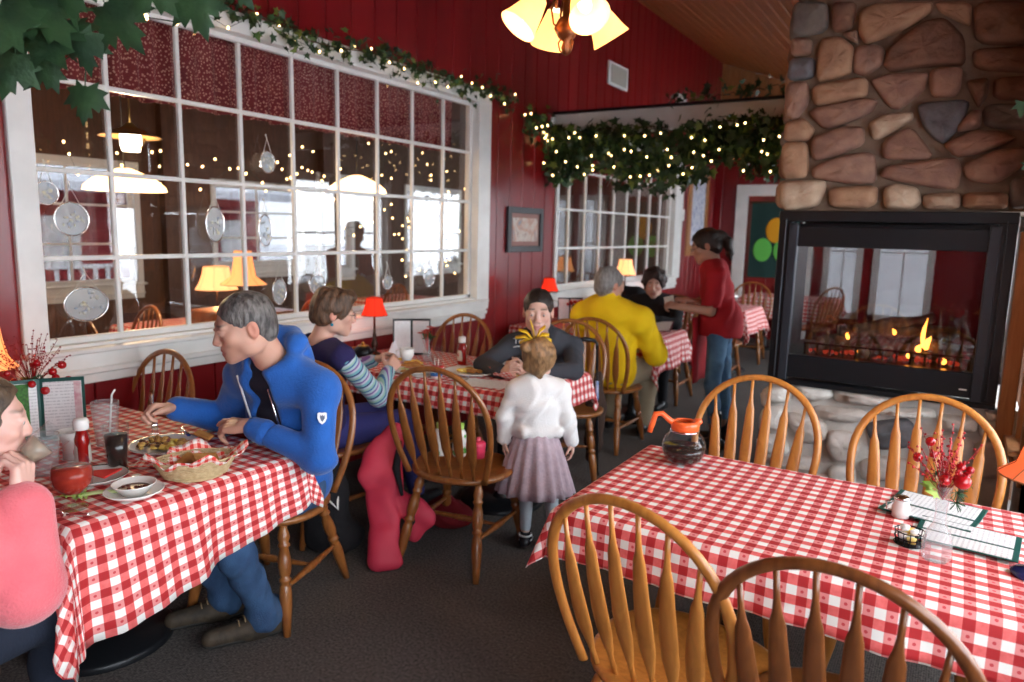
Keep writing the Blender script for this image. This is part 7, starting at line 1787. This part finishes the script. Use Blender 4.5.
tp = thing('teapot', 'small black and brass teapot at the wall end of the middle table', 'teapot', (-3.16, 3.32, TT)); MB().lathe([(0, 0), (.04, 0), (.062, .03), (.06, .06), (.035, .085), (.0, .09)], 26).build('body', M['black'], tp); MB().ball((0, 0, .10), .012, 10, 8).lathe([(.034, .084), (.036, .088), (.0, .092)], 20).build('lid', mat('brass', (.55, .33, .08), rough=.3, metal=.9), tp)
MB().tube([(.055, 0, .04), (.085, 0, .06), (.10, 0, .085)], [.011, .008, .006], 8).build('spout', M['black'], tp); MB().tube([(-.055, 0, .07), (-.09, 0, .065), (-.09, 0, .03), (-.06, 0, .025)], .005, 8).build('handle', mat('brass2', (.55, .33, .08), rough=.3, metal=.9), tp)
cp = thing('coffee_cup', 'white coffee cup held by the short-haired woman', 'cup', (-2.50, 2.965, .885), .4); MB().lathe([(0, 0), (.025, 0), (.038, .03), (.040, .065), (.037, .065), (.035, .03), (0, .006)], 26).build('cup_wall', M['china'], cp); MB().tube([(-.036, 0, .052), (-.060, 0, .048), (-.058, 0, .022), (-.034, 0, .02)], .005, 8).build('handle', M['china'], cp); MB().lathe([(0, .055), (.036, .055)], 20).build('coffee', cola, cp)
t = thing('saucer', 'white saucer on the near edge of the middle table', 'plate', (-2.52, 3.115, TT)); MB().lathe([(0, .003), (.03, .003), (.055, .012), (.053, .009), (.03, 0), (0, 0)], 24).build('dish', M['china'], t)
utensil('knife', 'knife resting near the placemat on the middle table', (-2.25, 3.14, TT+.004), (-2.30, 3.30, TT+.004), 'knife', PI/2)

# coffee pot
cf = thing('coffee_pot', 'round glass coffee pot with orange collar and handle on the big table', 'coffee pot', (-.795, 2.51, TT), math.radians(120))
orr = mat('orange_plastic', (.85, .13, .03), rough=.3, coat=.3)
pr = [(0, .002), (.045, .002), (.066, .016), (.078, .045), (.080, .070), (.070, .098), (.050, .118), (.043, .126), (.043, .134)]
MB().lathe(pr, 40).build('glass_globe', M['glass'], cf)
MB().lathe([(0, .005), (.044, .005), (.064, .018), (.0755, .045), (.0765, .062), (0, .062)], 36).build('coffee', cola, cf)
MB().lathe([(.045, .124), (.050, .126), (.051, .150), (.047, .158), (.030, .160), (.030, .156), (.042, .152), (.043, .126)], 32).tube([(0, -.040, .152), (0, -.060, .162)], [.018, .009], 10).build('collar', orr, cf)
MB().tube([(0, .040, .148), (0, .060, .162), (0, .085, .184), (0, .108, .182), (0, .118, .150), (0, .128, .112)], [(.014, .012), (.013, .011), (.012, .010), (.011, .011), (.010, .011), (.009, .010)], 12, up=(1, 0, 0)).build('handle', orr, cf)
MB().lathe([(.052, .119), (.0535, .121), (.0525, .124)], 32).build('steel_band', M['chrome'], cf)
# butter caddy and creamers
bc = thing('wire_caddy', 'black wire caddy of butter and creamer packets by the bud vase', 'caddy', (-.04, 2.19, TT), .3)
q = MB()
for z in (.003, .020, .038): q.tube([(.038*(1 if abs(math.cos(a)) > 2 else 1)*math.cos(a), .038*math.sin(a), z) for a in [2*PI*i/24 for i in range(24)]], .0016, 5, closed=True)
for i in range(14): a = 2*PI*i/14; q.tube([(.034*math.cos(a), .034*math.sin(a), .002), (.039*math.cos(a), .039*math.sin(a), .040)], .0014, 5)
q.lathe([(0, .001), (.035, .001), (.035, .003), (0, .003)], 20); q.build('wire_frame', M['black'], bc)
ylw = mat('butter_yellow', (.80, .60, .15), rough=.5); r0 = random.Random(12)
for i in range(7):
    x, y = r0.uniform(-.02, .02), r0.uniform(-.02, .02); z = .008+.010*(i//2)
    o = MB().lathe([(0, 0), (.010, 0), (.0135, .013), (0, .0135)], 14).build('butter_tub' if i % 2 else 'creamer_pot', ylw if i % 2 else M['china'], None, loc=(-.04+x, 2.19+y, TT+z)); tag(o, 'small %s in the black wire caddy' % ('yellow butter tub' if i % 2 else 'white creamer pot'), 'butter' if i % 2 else 'creamer', 'butter tubs in the caddy' if i % 2 else 'creamer pots in the caddy')
cj = thing('cream_jug', 'little steel and white jug behind the wire caddy', 'jug', (-.075, 2.40, TT)); MB().lathe([(0, 0), (.024, 0), (.026, .03), (.020, .045), (.023, .055), (.021, .055), (.018, .045), (0, .004)], 22).build('body', M['china'], cj); MB().lathe([(.0, .056), (.024, .056), (.018, .064), (0, .066)], 20).build('lid', M['chrome'], cj); MB().tube([(-.022, 0, .045), (-.042, 0, .04), (-.038, 0, .018), (-.024, 0, .014)], .003, 6).build('handle', M['chrome'], cj)

# things on and around the chairs
bt = thing('baby_bottle', 'white and green printed bottle standing on the seat of the middle chair', 'bottle', (-1.97, 2.73, .508)); MB().lathe([(0, 0), (.032, 0), (.034, .01), (.034, .11), (.02, .135), (0, .14)], 24).build('body', M['china'], bt); MB().lathe([(.021, .132), (.022, .16), (.0, .165)], 18).build('cap', grn, bt)
q = MB()
for k in range(24): a = r0.uniform(0, 6.28); c = Vector((.0345*math.cos(a), .0345*math.sin(a), r0.uniform(.02, .10))); leaf(q, c, (-.3*math.sin(a), .3*math.cos(a), r0.uniform(-1, 1)), (math.cos(a), math.sin(a), 0), .022, IVY, curl=0)
q.build('leaf_print', mat('green_print', (.10, .35, .06), rough=.5), bt)
b2 = dup(bt, (-2.055, 2.69, .508), .6, 'second white and green printed bottle, nearer the chair bow'); 
pk = thing('pink_toy', 'small pink drinking beaker on the seat of the middle chair', 'beaker', (-1.88, 2.76, .508)); MB().lathe([(0, 0), (.030, 0), (.036, .07), (.030, .08), (0, .085)], 22).build('cup_wall', mat('hot_pink_plastic', (.65, .04, .10), rough=.4), pk); MB().lathe([(.012, .083), (.010, .10), (0, .10)], 12).build('spout', mat('hot_pink_plastic_lid', (.72, .08, .14), rough=.4), pk)
coral = mat('coral_nylon', (.62, .045, .085), rough=.6, color2=(.55, .03, .07), nscale=6)
S = SDF(.0055); Rj = head_frame((.62, -.78, 0))
def flat(pts, w, th):
    for i in range(len(pts)-1):
        for k in range(12):
            p = np.array(pts[i])*(1-k/12)+np.array(pts[i+1])*(k/12); wi = w[i]*(1-k/12)+w[i+1]*(k/12)
            S.ell(p+V3(.05, -.02, 0), (wi*1.15, th*.85, .032), Rj, .02)
flat([(-2.40, 2.72, .58), (-2.42, 2.64, .48), (-2.38, 2.58, .38), (-2.31, 2.56, .28)], (.03, .075, .085, .06), .026)
flat([(-2.34, 2.55, .30), (-2.28, 2.50, .20), (-2.23, 2.44, .10), (-2.20, 2.42, .02)], (.06, .058, .052, .062), .036)
flat([(-2.32, 2.60, .28), (-2.22, 2.61, .26), (-2.15, 2.62, .20), (-2.18, 2.60, .10)], (.04, .05, .055, .02), .024)
S.plane((0, 0, .006), (0, 0, -1))
pj2 = S.build('coral_jacket', coral, None, folds(.006, 48, 9, (1, 1, .5))); tag(pj2, 'coral pink jacket hanging from a chair down to the carpet', 'jacket')
MB().tube([(-2.27, 2.64, .55), (-2.26, 2.60, .42), (-2.17, 2.54, .32)], [.010, .020, .008], 8).build('dark_lining', blk, pj2)
MB().tube([(-2.11, 2.55, .23), (-2.10, 2.545, .20), (-2.12, 2.54, .17)], .006, 6).build('printed_mark', blk, pj2)
S = SDF(.009); S.chain([(-2.58, 2.42, .50), (-2.55, 2.40, .30), (-2.56, 2.42, .06)], [.05, .10, .11], .05); S.ell((-2.52, 2.45, .07), V3(.15, .12, .07), None, .05); S.plane((0, 0, .005), (0, 0, -1))
bg_ = S.build('black_coat', blk, None, folds(.010, 22, 3)); tag(bg_, 'black coat draped from the chair of the short-haired woman to the floor', 'coat')
MB().tube([(-2.47, 2.36, .40), (-2.45, 2.33, .30), (-2.42, 2.36, .25), (-2.44, 2.38, .32)], .007, 6).build('white_piping', M['china'], bg_)
S = SDF(.009); S.ell((-2.22, 2.98, .07), V3(.15, .10, .075), None, .03); S.chain([(-2.30, 2.98, .12), (-2.22, 2.96, .19), (-2.14, 2.98, .12)], [.012]*3, .02); S.plane((0, 0, .004), (0, 0, -1))
tag(S.build('red_bag', mat('dark_red_canvas', (.22, .008, .015), rough=.8), None, folds(.005, 30, 2)), 'dark red bag on the floor under the middle table', 'bag')
cn = thing('walking_cane', 'black walking cane hooked on the chair right of the little girl', 'cane', (-1.90, 4.20, 0))
MB().tube([(-.003, .0, .015), (-.045, .045, .45), (-.082, .088, .83)], .009, 10).tube([(-.082, .088, .83), (-.085, .09, .865), (-.10, .085, .885), (-.13, .07, .89)], .010, 10).build('shaft', M['black'], cn); MB().tube([(-.10, .085, .885), (-.15, .055, .893), (-.215, .01, .888)], [.013, .016, .012], 10).build('grip', M['black'], cn)
MB().tube([(-.047, .047, .47), (-.062, .065, .62)], .0105, 10).build('coloured_sleeve', mat('blue_white_band', (.12, .25, .55), rough=.4, color2=(.65, .62, .75), nscale=25), cn); MB().lathe([(0, 0), (.013, 0), (.011, .02)], 12).build('rubber_foot', M['sole'], cn)
S = SDF(.008); S.chain([(-2.0, 4.36, .64), (-1.97, 4.30, .45), (-1.98, 4.28, .20), (-1.99, 4.27, .10)], [.03, .06, .055, .035], .04)
tag(S.build('brown_scarf', mat('brown_knit', (.045, .022, .015), rough=.95, bump=.4, bscale=60), None, folds(.010, 24, 6)), 'dark brown scarf hanging from the chair beside the cane', 'scarf')
S = SDF(.010); S.chain([(-3.0, 6.92, 1.0), (-2.78, 6.93, .98)], [.06, .06], .05); S.chain([(-3.02, 6.95, .95), (-3.0, 6.97, .60)], [.08, .09], .05); S.chain([(-2.78, 6.94, .95), (-2.76, 6.96, .60)], [.08, .09], .05); S.chain([(-2.9, 6.88, .9), (-2.88, 6.9, .62)], [.08, .08], .06)
tag(S.build('black_overcoat', blk, None, folds(.010, 20, 8)), 'black overcoat hung over the chair under the second window', 'coat')
# order pad in the waitress's hand
t = thing('order_pad', 'small order pad in the hand of the waitress', 'notepad', (-1.86, 5.30, 1.085), (.5, -.3, .3)); MB().box((0, 0, 0), (.08, .13, .01), bev=.002).build('cover', M['black'], t); MB().box((0, 0, .0065), (.075, .12, .003)).build('paper', M['china'], t)
# ---------------------------------------------------------------- daylight
wd = bpy.data.worlds.new('overcast_day'); sc.world = wd; wd.use_nodes = True; nt = wd.node_tree
for n in list(nt.nodes): nt.nodes.remove(n)
o = N(nt, 'ShaderNodeOutputWorld'); bg = N(nt, 'ShaderNodeBackground'); bg.inputs[0].default_value = (.86, .93, 1.0, 1); bg.inputs[1].default_value = WORLD
L(nt, bg.outputs[0], o.inputs[0])
def portal(x, y0, y1, z0, z1, sgn):
    l = bpy.data.lights.new('window_portal', 'AREA'); l.shape = 'RECTANGLE'; l.size = z1-z0; l.size_y = y1-y0; l.cycles.is_portal = True
    o = bpy.data.objects.new('window_portal', l); COL.objects.link(o); o.location = (x, (y0+y1)/2, (z0+z1)/2); o.rotation_euler = (0, -sgn*PI/2, 0)
for a, b_, c_, d in HR: portal(XR+.1, a, b_, c_, d, -1)
portal(XN+.1, 4.12, 4.40, .62, 1.75, -1); portal(XN+.1, 6.3, 8.2, .8, 2.2, -1); portal(XN+.1, 8.7, 10.8, .8, 2.2, -1)
for a, b_, c_, d in [(3.2, 4.5, .95, 2.15), (5.5, 6.8, 1.1, 2.05), (7.15, 7.75, 1.0, 2.25), (9.0, 10.4, 1.0, 2.2)]: portal(XA-.1, a, b_, c_, d, 1)

# ---------------------------------------------------------------- camera
cam = bpy.data.cameras.new('camera'); co = bpy.data.objects.new('camera', cam); COL.objects.link(co); sc.camera = co
yaw, pitch, roll, fpx = 0.553073, 0.154335, 0.0237934, 716.33
fwd = Vector((-math.sin(yaw)*math.cos(pitch), math.cos(yaw)*math.cos(pitch), -math.sin(pitch)))
r_ = Vector((math.cos(yaw), math.sin(yaw), 0)); u_ = r_.cross(fwd)
r2 = r_*math.cos(roll)+u_*math.sin(roll); u2 = -r_*math.sin(roll)+u_*math.cos(roll)
co.matrix_world = Matrix(((r2.x, u2.x, -fwd.x, 0), (r2.y, u2.y, -fwd.y, 0), (r2.z, u2.z, -fwd.z, 1.6), (0, 0, 0, 1)))
cam.sensor_width = 36; cam.lens = fpx*36/1024; cam.clip_start = .05
cam.dof.use_dof = True; cam.dof.focus_distance = 2.2; cam.dof.aperture_fstop = 2.6
sc.view_settings.view_transform = 'Standard'; sc.view_settings.look = 'None'; sc.view_settings.gamma = 1; sc.view_settings.use_curve_mapping = False
sc.view_settings.exposure = EXPO
sc.cycles.use_denoising = True; sc.cycles.max_bounces = 8; sc.cycles.transparent_max_bounces = 24; sc.cycles.sample_clamp_indirect = 6
